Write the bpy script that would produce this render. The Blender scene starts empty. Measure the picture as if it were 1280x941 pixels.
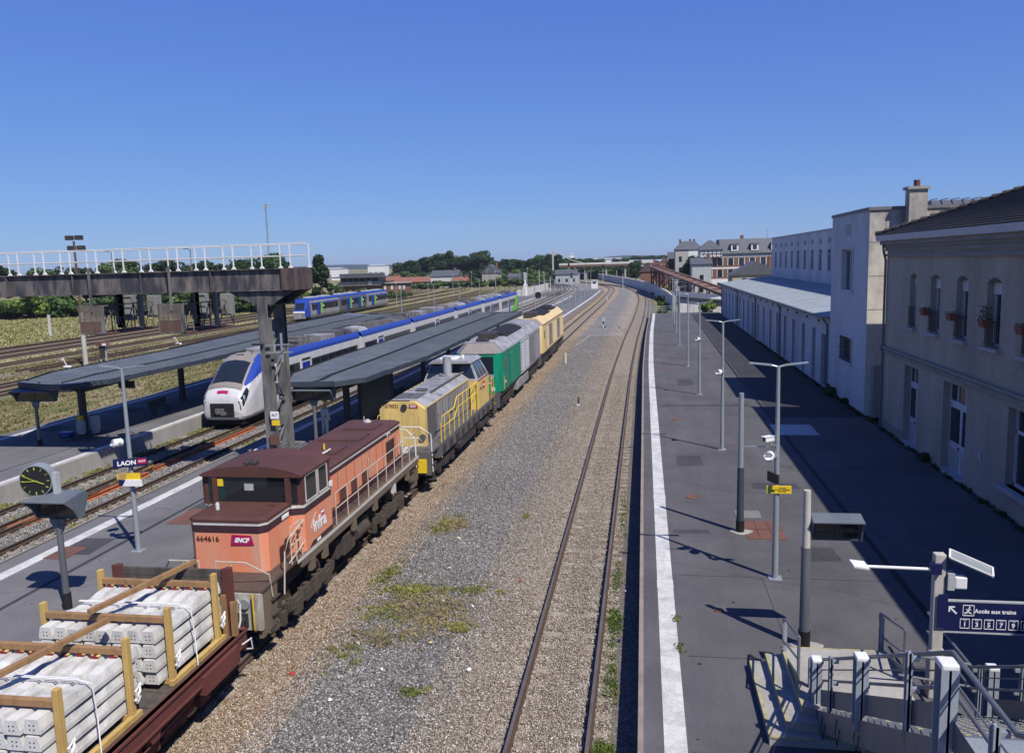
import bpy, math, random
import numpy as np
from mathutils import Vector, Matrix
R = math.radians
random.seed(7); RNG = np.random.default_rng(7)
scene = bpy.context.scene
COL = scene.collection

# ---------------------------------------------------------------- camera
def cam_axes(yaw, pitch, roll):
    f = Vector((math.sin(yaw)*math.cos(pitch), math.cos(yaw)*math.cos(pitch), -math.sin(pitch)))
    r = Vector((math.cos(yaw), -math.sin(yaw), 0)); u = r.cross(f)
    return r*math.cos(roll)+u*math.sin(roll), u*math.cos(roll)-r*math.sin(roll), f
cr, cu, cf = cam_axes(-0.1616007, 0.1383147, -0.0282472)
cam = bpy.data.cameras.new('camera'); camo = bpy.data.objects.new('camera', cam); COL.objects.link(camo)
camo.matrix_world = Matrix(((cr.x, cu.x, -cf.x, 0), (cr.y, cu.y, -cf.y, 0), (cr.z, cu.z, -cf.z, 9.0), (0, 0, 0, 1)))
cam.sensor_width = 36; cam.lens = 36*1023.6/1280; cam.clip_start = .1; cam.clip_end = 20000
scene.camera = camo
# ---------------------------------------------------------------- light
SUN_AZ = (0.688, -0.725)          # ground direction towards the sun
SUN_EL = R(52)
world = bpy.data.worlds.new('World'); scene.world = world; world.use_nodes = True
wn = world.node_tree.nodes; wl = world.node_tree.links; wn.clear()
wo = wn.new('ShaderNodeOutputWorld'); bg = wn.new('ShaderNodeBackground'); sky = wn.new('ShaderNodeTexSky')
sky.sky_type = 'NISHITA'; sky.sun_disc = False; sky.sun_elevation = SUN_EL
sky.sun_rotation = math.atan2(SUN_AZ[0], SUN_AZ[1])
sky.altitude = 0; sky.air_density = 1.0; sky.dust_density = 0.0; sky.ozone_density = 6.0
bg.inputs['Strength'].default_value = 0.078
sc_ = wn.new('ShaderNodeSeparateColor'); cc_ = wn.new('ShaderNodeCombineColor'); wl.new(sky.outputs[0], sc_.inputs[0])
for k_, g_ in enumerate((.72, .7, .36)):
    pw = wn.new('ShaderNodeMath'); pw.operation = 'POWER'; pw.inputs[1].default_value = g_; wl.new(sc_.outputs[k_], pw.inputs[0]); wl.new(pw.outputs[0], cc_.inputs[k_])
tn = wn.new('ShaderNodeMix'); tn.data_type = 'RGBA'; tn.blend_type = 'MULTIPLY'
tn.inputs[0].default_value = 1; tn.inputs[7].default_value = (.75, 1.1, 3.72, 1)      # the deep polarised blue of the photographed sky
wl.new(cc_.outputs[0], tn.inputs[6]); wl.new(tn.outputs[2], bg.inputs['Color']); wl.new(bg.outputs[0], wo.inputs['Surface'])
sl = bpy.data.lights.new('sun', 'SUN'); sl.energy = 5.0; sl.angle = R(.53); sl.color = (1.0, .95, .87)
so = bpy.data.objects.new('sun', sl); COL.objects.link(so)
sd = Vector((SUN_AZ[0]*math.cos(SUN_EL), SUN_AZ[1]*math.cos(SUN_EL), math.sin(SUN_EL)))
so.rotation_euler = sd.to_track_quat('Z', 'Y').to_euler()
scene.view_settings.view_transform = 'Standard'; scene.view_settings.look = 'None'
scene.view_settings.exposure = 0.35; scene.view_settings.gamma = 1
scene.render.resolution_x = 1024; scene.render.resolution_y = 752

# ---------------------------------------------------------------- materials
MATS = {}
def N(nt, t, **kw):
    n = nt.nodes.new(t)
    for k, v in kw.items():
        if k in n.inputs: n.inputs[k].default_value = v
        else: setattr(n, k, v)
    return n
def rgba(c): return (c[0]*.8, c[1]*.8, c[2]*.8, 1)
def mix(nt, fac, a, b, bt='MIX'):
    m = nt.nodes.new('ShaderNodeMix'); m.data_type = 'RGBA'; m.blend_type = bt
    for sock, v in ((m.inputs[0], fac), (m.inputs[6], a), (m.inputs[7], b)):
        if isinstance(v, (int, float)): sock.default_value = v
        elif isinstance(v, tuple): sock.default_value = rgba(v)
        else: nt.links.new(v, sock)
    return m.outputs[2]
def ramp(nt, fac, stops, interp='LINEAR'):
    r = nt.nodes.new('ShaderNodeValToRGB'); r.color_ramp.interpolation = interp
    e = r.color_ramp.elements
    while len(e) < len(stops): e.new(.5)
    for i, (p, c) in enumerate(stops):
        e[i].position = p; e[i].color = rgba(c) if isinstance(c, tuple) else (c, c, c, 1)
    nt.links.new(fac, r.inputs[0]); return r.outputs[0]
def noise(nt, scale, detail=4, rough=.6, vec=None, stretch=None):
    t = N(nt, 'ShaderNodeTexNoise', Scale=scale, Detail=detail, Roughness=rough)
    if vec is None:
        tc = nt.nodes.new('ShaderNodeNewGeometry'); vec = tc.outputs['Position']
    if stretch:
        mp = nt.nodes.new('ShaderNodeMapping'); mp.inputs['Scale'].default_value = stretch
        nt.links.new(vec, mp.inputs[0]); vec = mp.outputs[0]
    nt.links.new(vec, t.inputs['Vector']); return t.outputs['Fac']
def base(name):
    m = bpy.data.materials.new(name); m.use_nodes = True; nt = m.node_tree
    b = nt.nodes['Principled BSDF']; MATS[name] = m
    return m, nt, b
def paint(name, col, dirt=None, amt=.5, scale=1.5, rough=.55, metal=0, streak=True, bump=0, bscale=30, spec=.4):
    """a painted or plain surface with grime in patches and vertical streaks"""
    m, nt, b = base(name)
    b.inputs['Roughness'].default_value = rough; b.inputs['Metallic'].default_value = metal
    b.inputs['Specular IOR Level'].default_value = spec
    if dirt is None: dirt = tuple(c*.55 for c in col)
    f = noise(nt, scale, 6, .65, stretch=(1, 1, .25) if streak else None)
    f = ramp(nt, f, [(.42, 0.0), (.72, float(amt))])
    c = mix(nt, f, col, dirt)
    g = noise(nt, scale*14, 3, .6); g = ramp(nt, g, [(.3, .88), (.7, 1.08)])
    c = mix(nt, 1.0, c, g, 'MULTIPLY')
    nt.links.new(c, b.inputs['Base Color'])
    if bump:
        bp = N(nt, 'ShaderNodeBump', Strength=bump, Distance=.02); nt.links.new(noise(nt, bscale, 4), bp.inputs['Height'])
        nt.links.new(bp.outputs[0], b.inputs['Normal'])
    return m
def glassy(name, col=(.015, .02, .025), rough=.06):
    m, nt, b = base(name); b.inputs['Base Color'].default_value = rgba(col)
    b.inputs['Roughness'].default_value = rough; b.inputs['Specular IOR Level'].default_value = .8
    return m
M = {}
M['dark_steel'] = paint('dark_steel', (.035, .033, .035), (.09, .06, .045), .6, 2, .6)
M['underframe'] = paint('underframe', (.055, .045, .038), (.12, .085, .06), .8, 2.5, .8)
M['wheel'] = paint('wheel', (.06, .045, .035), (.13, .08, .05), .7, 4, .6)
M['tread'] = paint('tread', (.35, .33, .31), (.15, .1, .07), .5, 4, .3, .8)
M['rail_side'] = paint('rail_side', (.085, .055, .04), (.05, .038, .03), .6, 3, .9, spec=.15)
M['rail_top'] = paint('rail_top', (.17, .14, .125), (.09, .07, .06), .6, 1.2, .6, .25, spec=.3)
M['rusty_rail'] = paint('rusty_rail', (.26, .085, .03), (.12, .045, .025), .6, 3, .85)
M['conc_sleeper'] = paint('conc_sleeper', (.33, .29, .24), (.2, .15, .11), .7, 3, .9, bump=.3)
M['new_concrete'] = paint('new_concrete', (.66, .65, .62), (.36, .34, .31), .9, 2.2, .85, bump=.15, bscale=60)
M['old_concrete'] = paint('old_concrete', (.38, .36, .33), (.22, .2, .18), .7, .8, .9, bump=.25)
M['pole_concrete'] = paint('pole_concrete', (.5, .47, .42), (.28, .26, .23), .6, 2.5, .9, bump=.2)
M['timber'] = paint('timber', (.33, .19, .085), (.16, .09, .045), .7, 5, .8, bump=.3)
M['worn_nosing'] = paint('worn_nosing', (.42, .38, .2), (.2, .19, .13), .8, 6, .9)
M['maroon_clip'] = paint('maroon_clip', (.2, .02, .03), (.12, .02, .02), .4, 3, .6)
M['timber_yellow'] = paint('timber_yellow', (.55, .37, .12), (.35, .2, .07), .6, 5, .8, bump=.3)
M['dirty_pale'] = paint('dirty_pale', (.5, .47, .42), (.16, .12, .09), 1.0, 3.5, .8)
M['old_timber'] = paint('old_timber', (.1, .085, .075), (.03, .025, .022), .8, 5, .9, bump=.4)
M['maroon_roof'] = paint('maroon_roof', (.092, .042, .033), (.14, .055, .045), .7, .9, .6, streak=False, spec=.25)
M['orange'] = paint('orange', (.78, .27, .145), (.66, .36, .25), 1.0, 2.2, .55)
M['dark_band'] = paint('dark_band', (.05, .02, .028), (.09, .04, .04), .5, 2, .5)
M['band_white'] = paint('band_white', (.62, .6, .56), (.35, .3, .26), .5, 3, .5)
M['rail_pale'] = paint('rail_pale', (.55, .5, .42), (.28, .19, .12), .6, 4, .6)
M['deck_brown'] = paint('deck_brown', (.085, .055, .045), (.14, .09, .06), .7, 3, .8)
M['sill_brown'] = paint('sill_brown', (.17, .13, .09), (.08, .055, .04), .7, 2, .8)
M['wagon_red'] = paint('wagon_red', (.14, .04, .032), (.07, .03, .025), .7, 2, .75)
M['louvre_brown'] = paint('louvre_brown', (.13, .05, .035), (.07, .03, .025), .6, 3, .8)
M['yellow'] = paint('yellow', (.78, .56, .18), (.42, .31, .14), .7, 2.5, .5)
M['bright_yellow'] = paint('bright_yellow', (.85, .58, .02), (.7, .45, .03), .3, 3, .5)
M['pale_yellow'] = paint('pale_yellow', (.78, .6, .3), (.55, .38, .17), .6, .8, .5)
M['loco_grey'] = paint('loco_grey', (.32, .31, .32), (.15, .135, .13), 1.0, 2, .5)
M['loco_dark_grey'] = paint('loco_dark_grey', (.1, .1, .105), (.17, .15, .13), .6, 1.5, .6)
M['roof_grey'] = paint('roof_grey', (.38, .38, .4), (.16, .15, .145), 1.0, 1.6, .5, streak=False)
M['taupe'] = paint('taupe', (.27, .24, .215), (.17, .15, .14), .5, 1, .5, streak=False)
M['green'] = paint('green', (.0, .25, .14), (.02, .13, .085), .7, 2.5, .45)
M['body_white'] = paint('body_white', (.6, .6, .62), (.42, .42, .42), .5, 1.2, .3)
M['blue'] = paint('blue', (.02, .06, .36), (.03, .05, .2), .6, 2, .4)
M['deep_blue'] = paint('deep_blue', (.015, .03, .3), (.01, .02, .2), .3, 2, .35)
M['lime'] = paint('lime', (.18, .55, .04), (.14, .42, .05), .3, 2, .4)
M['window_band'] = paint('window_band', (.055, .05, .055), (.08, .075, .08), .4, 1, .15, spec=.6)
M['canopy'] = paint('canopy', (.115, .135, .162), (.19, .2, .21), .9, .9, .6, streak=False)
M['canopy_dark'] = paint('canopy_dark', (.05, .062, .082), (.03, .035, .045), .5, 1, .55)
M['black_joint'] = paint('black_joint', (.01, .01, .012), None, .2, 1, .8)
M['galv'] = paint('galv', (.36, .39, .42), (.25, .27, .3), .5, 2.5, .45, .3)
M['galv_dark'] = paint('galv_dark', (.17, .18, .2), (.1, .1, .11), .6, 3, .5, .3)
M['stair_blue'] = paint('stair_blue', (.3, .33, .38), (.28, .31, .36), .4, 2.5, .5)
M['rail_tube'] = paint('rail_tube', (.2, .21, .24), (.13, .12, .12), .5, 4, .45, .3)
M['white'] = paint('white', (.8, .8, .79), (.55, .52, .48), .35, 2.5, .5)
M['off_white'] = paint('off_white', (.66, .65, .62), (.4, .37, .33), .6, 1.5, .6)
M['relay_grey'] = paint('relay_grey', (.27, .28, .28), (.15, .14, .13), .8, 3, .7)
M['grey_box'] = paint('grey_box', (.45, .47, .48), (.3, .3, .3), .5, 2, .5)
M['navy'] = paint('navy', (.008, .011, .07), (.015, .02, .08), .3, 2, .45)
M['sign_red'] = paint('sign_red', (.42, .01, .06), (.35, .02, .2), .8, 6, .4, streak=False)
M['text_white'] = paint('text_white', (.85, .85, .85), (.75, .75, .75), .2, 2, .5)
M['text_black'] = paint('text_black', (.015, .015, .015), None, .2, 2, .5)
M['red'] = paint('red', (.45, .03, .03), (.25, .02, .02), .4, 3, .5)
M['clock_green'] = paint('clock_green', (.5, .56, .06), None, .1, 3, .5)
M['manhole'] = paint('manhole', (.2, .085, .05), (.11, .06, .045), .7, 3, .85)
M['rust_plate'] = paint('rust_plate', (.17, .075, .05), (.1, .055, .045), .7, 1.5, .85)
M['gantry'] = paint('gantry', (.042, .042, .052), (.26, .22, .19), 1.0, 2.6, .7)
M['gantry_end'] = paint('gantry_end', (.06, .045, .045), (.2, .13, .11), .9, 2.5, .8)
M['gantry_column'] = paint('gantry_column', (.19, .185, .18), (.022, .021, .022), 1.0, 2.4, .8)
M['rust'] = paint('rust', (.16, .062, .042), (.1, .07, .06), .9, 3, .9)
M['mesh_grey'] = paint('mesh_grey', (.2, .17, .15), (.12, .06, .045), .9, 3, .9)
M['asphalt_patch'] = paint('asphalt_patch', (.2, .195, .18), (.12, .12, .12), .6, 3, .9)
M['glass'] = glassy('glass')
M['glass_green'] = glassy('glass_green', (.01, .035, .035))
M['win_dark'] = glassy('win_dark', (.02, .025, .035), .12)
M['stucco_white'] = paint('stucco_white', (.6, .61, .62), (.4, .4, .4), .9, .35, .9, bump=.05)
M['stucco_cream'] = paint('stucco_cream', (.47, .405, .315), (.3, .255, .205), .9, .5, .9, bump=.05)
M['trim'] = paint('trim', (.3, .28, .25), (.2, .18, .16), .6, .8, .85)
M['stone_trim'] = paint('stone_trim', (.44, .43, .41), (.3, .29, .27), .5, 2, .85)
M['gutter'] = paint('gutter', (.55, .56, .58), (.38, .38, .39), .5, 1, .5)
M['pipe'] = paint('pipe', (.17, .17, .18), (.1, .1, .1), .4, 2, .6)
M['door_white'] = paint('door_white', (.6, .62, .66), (.45, .46, .5), .4, 2, .5)
M['pot'] = paint('pot', (.28, .1, .06), (.18, .07, .05), .5, 5, .85)
M['roof_zinc'] = paint('roof_zinc', (.36, .4, .42), (.24, .27, .29), .7, .5, .6, streak=False)
M['brick'] = paint('brick', (.2, .1, .07), (.13, .07, .055), .6, 1.2, .9)
M['brick_dark'] = paint('brick_dark', (.11, .07, .065), (.06, .045, .045), .6, .5, .85)
M['slate'] = paint('slate', (.1, .105, .12), (.06, .065, .075), .5, .6, .6)
M['red_tile'] = paint('red_tile', (.27, .11, .075), (.17, .08, .06), .6, .4, .85)
M['rust_beam'] = paint('rust_beam', (.26, .15, .115), (.09, .055, .045), .7, .5, .9)
M['bark'] = paint('bark', (.09, .065, .045), (.05, .04, .03), .6, 3, .95)
M['skin'] = paint('skin', (.5, .32, .24), None, .1, 3, .6)
M['cloth_white'] = paint('cloth_white', (.6, .6, .62), None, .3, 3, .9)
M['cloth_dark'] = paint('cloth_dark', (.03, .03, .04), None, .3, 3, .9)

def box_tile_roof():
    m, nt, b = base('tile_roof'); b.inputs['Roughness'].default_value = .8
    f = noise(nt, 3, 5); c = ramp(nt, f, [(.3, (.04, .032, .027)), (.7, (.085, .065, .052))])
    g = noise(nt, 40, 2); c = mix(nt, 1.0, c, ramp(nt, g, [(.3, .8), (.7, 1.2)]), 'MULTIPLY')
    nt.links.new(c, b.inputs['Base Color']); return m
M['tile_roof'] = box_tile_roof()

def leaf_mat(name, a, b_, c_):
    m, nt, b = base(name); b.inputs['Roughness'].default_value = .65; b.inputs['Specular IOR Level'].default_value = .25
    oi = nt.nodes.new('ShaderNodeObjectInfo')
    f = noise(nt, .9, 4, .7); c = ramp(nt, f, [(.3, a), (.52, b_), (.72, c_)])
    g = noise(nt, 7, 2, .7); c = mix(nt, 1.0, c, ramp(nt, g, [(.25, .65), (.75, 1.35)]), 'MULTIPLY')
    hv = nt.nodes.new('ShaderNodeHueSaturation')
    mr = N(nt, 'ShaderNodeMapRange'); mr.inputs[3].default_value = .75; mr.inputs[4].default_value = 1.25
    nt.links.new(oi.outputs['Random'], mr.inputs[0]); nt.links.new(mr.outputs[0], hv.inputs['Value'])
    nt.links.new(c, hv.inputs['Color']); nt.links.new(hv.outputs[0], b.inputs['Base Color'])
    return m
M['leaf_dark'] = leaf_mat('leaf_dark', (.012, .03, .01), (.025, .055, .015), (.05, .09, .022))
M['leaf_mid'] = leaf_mat('leaf_mid', (.025, .055, .012), (.05, .095, .02), (.09, .14, .03))
M['leaf_light'] = leaf_mat('leaf_light', (.05, .09, .015), (.09, .14, .02), (.17, .2, .035))
M['straw'] = leaf_mat('straw', (.24, .2, .1), (.33, .27, .14), (.4, .33, .18))
M['weed'] = leaf_mat('weed', (.09, .11, .03), (.17, .18, .04), (.28, .26, .07))

# ---------------------------------------------------------------- mesh helpers
class MB:
    def __init__(s): s.v = []; s.f = []; s.m = []; s.mi = 0; s.T = None
    def _add(s, vs, fs):
        o = len(s.v)
        if s.T is not None: vs = [s.T @ Vector(v) for v in vs]
        s.v += [tuple(v) for v in vs]; s.f += [tuple(i+o for i in f) for f in fs]; s.m += [s.mi]*len(fs)
        return s
    def box(s, x0, x1, y0, y1, z0, z1):
        vs = [(x0,y0,z0),(x1,y0,z0),(x1,y1,z0),(x0,y1,z0),(x0,y0,z1),(x1,y0,z1),(x1,y1,z1),(x0,y1,z1)]
        return s._add(vs, [(0,3,2,1),(4,5,6,7),(0,1,5,4),(1,2,6,5),(2,3,7,6),(3,0,4,7)])
    def hexa(s, b, t):
        return s._add(list(b)+list(t), [(3,2,1,0),(4,5,6,7),(0,1,5,4),(1,2,6,5),(2,3,7,6),(3,0,4,7)])
    def quad(s, *p): return s._add(p, [tuple(range(len(p)))])
    def prism(s, prof, axis, a, b, cap=True):
        """extrude a closed 2D profile along an axis from a to b; profile gives the other two coordinates in order"""
        def P(u, w, t): return {'x': (t, u, w), 'y': (u, t, w), 'z': (u, w, t)}[axis]
        n = len(prof); vs = [P(u, w, a) for u, w in prof]+[P(u, w, b) for u, w in prof]
        fs = [(i, (i+1) % n, n+(i+1) % n, n+i) for i in range(n)]
        if cap: fs += [tuple(range(n))[::-1], tuple(range(n, 2*n))]
        return s._add(vs, fs)
    def bar(s, p, q, w, h=None):
        p = Vector(p); q = Vector(q); h = h or w; d = (q-p)
        if d.length < 1e-6: return s
        d.normalize(); up = Vector((0,0,1)) if abs(d.z) < .95 else Vector((0,1,0))
        a = d.cross(up).normalized()*(w/2); b = a.cross(d).normalized()*(h/2)
        return s.hexa([p-a-b, p+a-b, p+a+b, p-a+b], [q-a-b, q+a-b, q+a+b, q-a+b])
    def tube(s, pts, r, n=8, closed=False):
        pts = [Vector(p) for p in pts]; rr = r if isinstance(r, (list, tuple)) else [r]*len(pts); rings = []
        m = len(pts)
        for i, p in enumerate(pts):
            if closed: d = (pts[(i+1) % m]-pts[i-1])
            else: d = (pts[min(i+1, m-1)]-pts[max(i-1, 0)])
            d.normalize(); up = Vector((0,0,1)) if abs(d.z) < .9 else Vector((0,1,0))
            a = d.cross(up).normalized(); b = a.cross(d).normalized()
            rings.append([p+(a*math.cos(2*math.pi*k/n)+b*math.sin(2*math.pi*k/n))*rr[i] for k in range(n)])
        vs = [v for rg in rings for v in rg]; fs = []
        for i in range(m if closed else m-1):
            j = (i+1) % m
            for k in range(n): fs.append((i*n+k, j*n+k, j*n+(k+1) % n, i*n+(k+1) % n))
        if not closed: fs += [tuple(range(n)), tuple(range((m-1)*n, m*n))[::-1]]
        return s._add(vs, fs)
    def cyl(s, c, r, h, axis='z', n=16, r2=None):
        c = Vector(c); d = {'x': Vector((1,0,0)), 'y': Vector((0,1,0)), 'z': Vector((0,0,1))}[axis]
        return s.tube([c, c+d*h], [r, r if r2 is None else r2], n)
    def build(s, name, mats, parent=None, smooth=False, bevel=0, loc=None):
        me = bpy.data.meshes.new(name); me.from_pydata(s.v, [], s.f)
        if not isinstance(mats, (list, tuple)): mats = [mats]
        for m in mats: me.materials.append(M[m] if isinstance(m, str) else m)
        if len(mats) > 1: me.polygons.foreach_set('material_index', s.m)
        if smooth:
            me.polygons.foreach_set('use_smooth', [True]*len(me.polygons))
            try: me.set_sharp_from_angle(angle=R(38))
            except Exception: pass
        me.update()
        o = bpy.data.objects.new(name, me); COL.objects.link(o)
        if parent is not None: o.parent = parent
        if loc is not None: o.location = loc
        if bevel:
            b = o.modifiers.new('bevel', 'BEVEL'); b.width = bevel; b.segments = 2; b.limit_method = 'ANGLE'; b.angle_limit = R(50)
        return o
def tag(o, label=None, cat=None, group=None, kind=None):
    if label: o['label'] = label
    if cat: o['category'] = cat
    if group: o['group'] = group
    if kind: o['kind'] = kind
    return o
def root(name, loc, label, cat, group=None, rz=0):
    o = bpy.data.objects.new(name, None); COL.objects.link(o); o.location = loc; o.rotation_euler = (0, 0, rz)
    o.empty_display_size = .3
    return tag(o, label, cat, group)
def copy_tree(o, parent=None):
    kids = list(o.children); c = o.copy(); COL.objects.link(c)
    if parent is not None: c.parent = parent
    for k in kids: copy_tree(k, c)
    return c
def place(o, loc, label=None, rz=None, scale=None):
    o.location = loc
    if label: o['label'] = label
    if rz is not None: o.rotation_euler = (0, 0, rz)
    if scale is not None: o.scale = scale if isinstance(scale, (tuple, list)) else (scale,)*3
    return o
def text(name, s, size, mat, parent, loc, right, up, extrude=.004, bold=.0, align='CENTER', shear=0, squeeze=1):
    cu_ = bpy.data.curves.new(name, 'FONT'); cu_.body = s; cu_.size = size; cu_.extrude = extrude; cu_.offset = bold
    cu_.align_x = align; cu_.align_y = 'CENTER'; cu_.shear = shear; cu_.resolution_u = 3
    t = bpy.data.objects.new(name, cu_); COL.objects.link(t)
    bpy.context.view_layer.update()
    me = bpy.data.meshes.new_from_object(t); bpy.data.objects.remove(t); bpy.data.curves.remove(cu_)
    r = Vector(right).normalized(); u = Vector(up).normalized(); n = r.cross(u)
    mt = Matrix(((r.x*squeeze, u.x, n.x, loc[0]), (r.y*squeeze, u.y, n.y, loc[1]), (r.z*squeeze, u.z, n.z, loc[2]), (0, 0, 0, 1)))
    me.transform(mt); me.materials.clear(); me.materials.append(M[mat]); me.name = name
    o = bpy.data.objects.new(name, me); COL.objects.link(o)
    if parent is not None: o.parent = parent
    return o
ORD = ['first','second','third','fourth','fifth','sixth','seventh','eighth','ninth','tenth','eleventh','twelfth','thirteenth','fourteenth','fifteenth','sixteenth','seventeenth','eighteenth','nineteenth','twentieth']+['%d%s' % (k, {1:'st',2:'nd',3:'rd'}.get(k % 10, 'th')) for k in range(21, 90)]
def interp(pts, y):
    if y <= pts[0][0]: return pts[0][1]
    for (a, x), (b, z) in zip(pts, pts[1:]):
        if y <= b:
            t = (y-a)/(b-a); return x+(z-x)*t
    (a, x), (b, z) = pts[-2], pts[-1]; return z+(z-x)/(b-a)*(y-b)
# ================================================================ the ground, platforms and tracks
def smooth_path(pts):
    """Catmull-Rom through (y,x) knots -> function"""
    ys = [p[0] for p in pts]; xs = [p[1] for p in pts]
    def f(y):
        if y <= ys[0]: return xs[0]
        if y >= ys[-1]: return xs[-1]+(xs[-1]-xs[-2])/(ys[-1]-ys[-2])*(y-ys[-1])
        for i in range(len(ys)-1):
            if y <= ys[i+1]: break
        h = ys[i+1]-ys[i]; t = (y-ys[i])/h
        m0 = (xs[i+1]-xs[max(i-1,0)])/max(ys[i+1]-ys[max(i-1,0)], 1e-6)*h
        m1 = (xs[min(i+2,len(xs)-1)]-xs[i])/max(ys[min(i+2,len(xs)-1)]-ys[i], 1e-6)*h
        return (2*t**3-3*t*t+1)*xs[i]+(t**3-2*t*t+t)*m0+(-2*t**3+3*t*t)*xs[i+1]+(t**3-t*t)*m1
    return f
T1 = smooth_path([(-30,-1.85),(60,-1.83),(74,-1.74),(97,-1.45),(123,-.92),(153,-.48),(194,-.35),(227,-1.35),(256,-3.6),(275,-6.3),(290,-9.5),(310,-15),(340,-25),(380,-40)])
T2 = smooth_path([(-30,-10.05),(20,-10.05),(32,-9.92),(50,-9.85),(93,-9.8),(126,-9.55),(172,-9.13),(205,-9.1),(241,-9.35),(255,-9.75),(267,-10.45),(280,-11.9),(295,-14.2),(340,-24),(380,-37)])
def bend(y): return (T2(y)+9.9 if y > 60 else T2(y)+9.9 if y > 50 else 0)
S = smooth_path([(-30,0),(60,0),(93,.1),(126,.35),(172,.77),(205,.8),(241,.55),(255,.15),(267,-.5),(280,-1.9),(295,-4.2),(340,-14),(380,-27),(700,-130)])
YS = [-30+4*i for i in range(183)]
def strip(name, fx0, fx1, y0, y1, z, mat, parent=None, step=3.0, uoff=None, thick=None):
    """sheet between two lateral functions, with UV = (bend-free X, Y)/100"""
    n = max(1, int((y1-y0)/step)); mb = MB(); vs = []; uv = []
    for i in range(n+1):
        y = y0+(y1-y0)*i/n; a, b = fx0(y), fx1(y)
        vs += [(a, y, z), (b, y, z)]
    fs = [(2*i, 2*i+1, 2*i+3, 2*i+2) for i in range(n)]
    mb._add(vs, fs)
    if thick:
        for fx, flip in ((fx0, 0), (fx1, 1)):
            w = []
            for i in range(n+1):
                y = y0+(y1-y0)*i/n; w += [(fx(y), y, z), (fx(y), y, z-thick)]
            fs = [(2*i, 2*i+2, 2*i+3, 2*i+1) if flip == 0 else (2*i, 2*i+1, 2*i+3, 2*i+2) for i in range(n)]
            mb._add(w, fs)
        for y in (y0, y1):
            mb._add([(fx0(y), y, z-thick), (fx1(y), y, z-thick), (fx1(y), y, z), (fx0(y), y, z)], [(0,1,2,3)])
    return mb.build(name, mat, parent)

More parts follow.
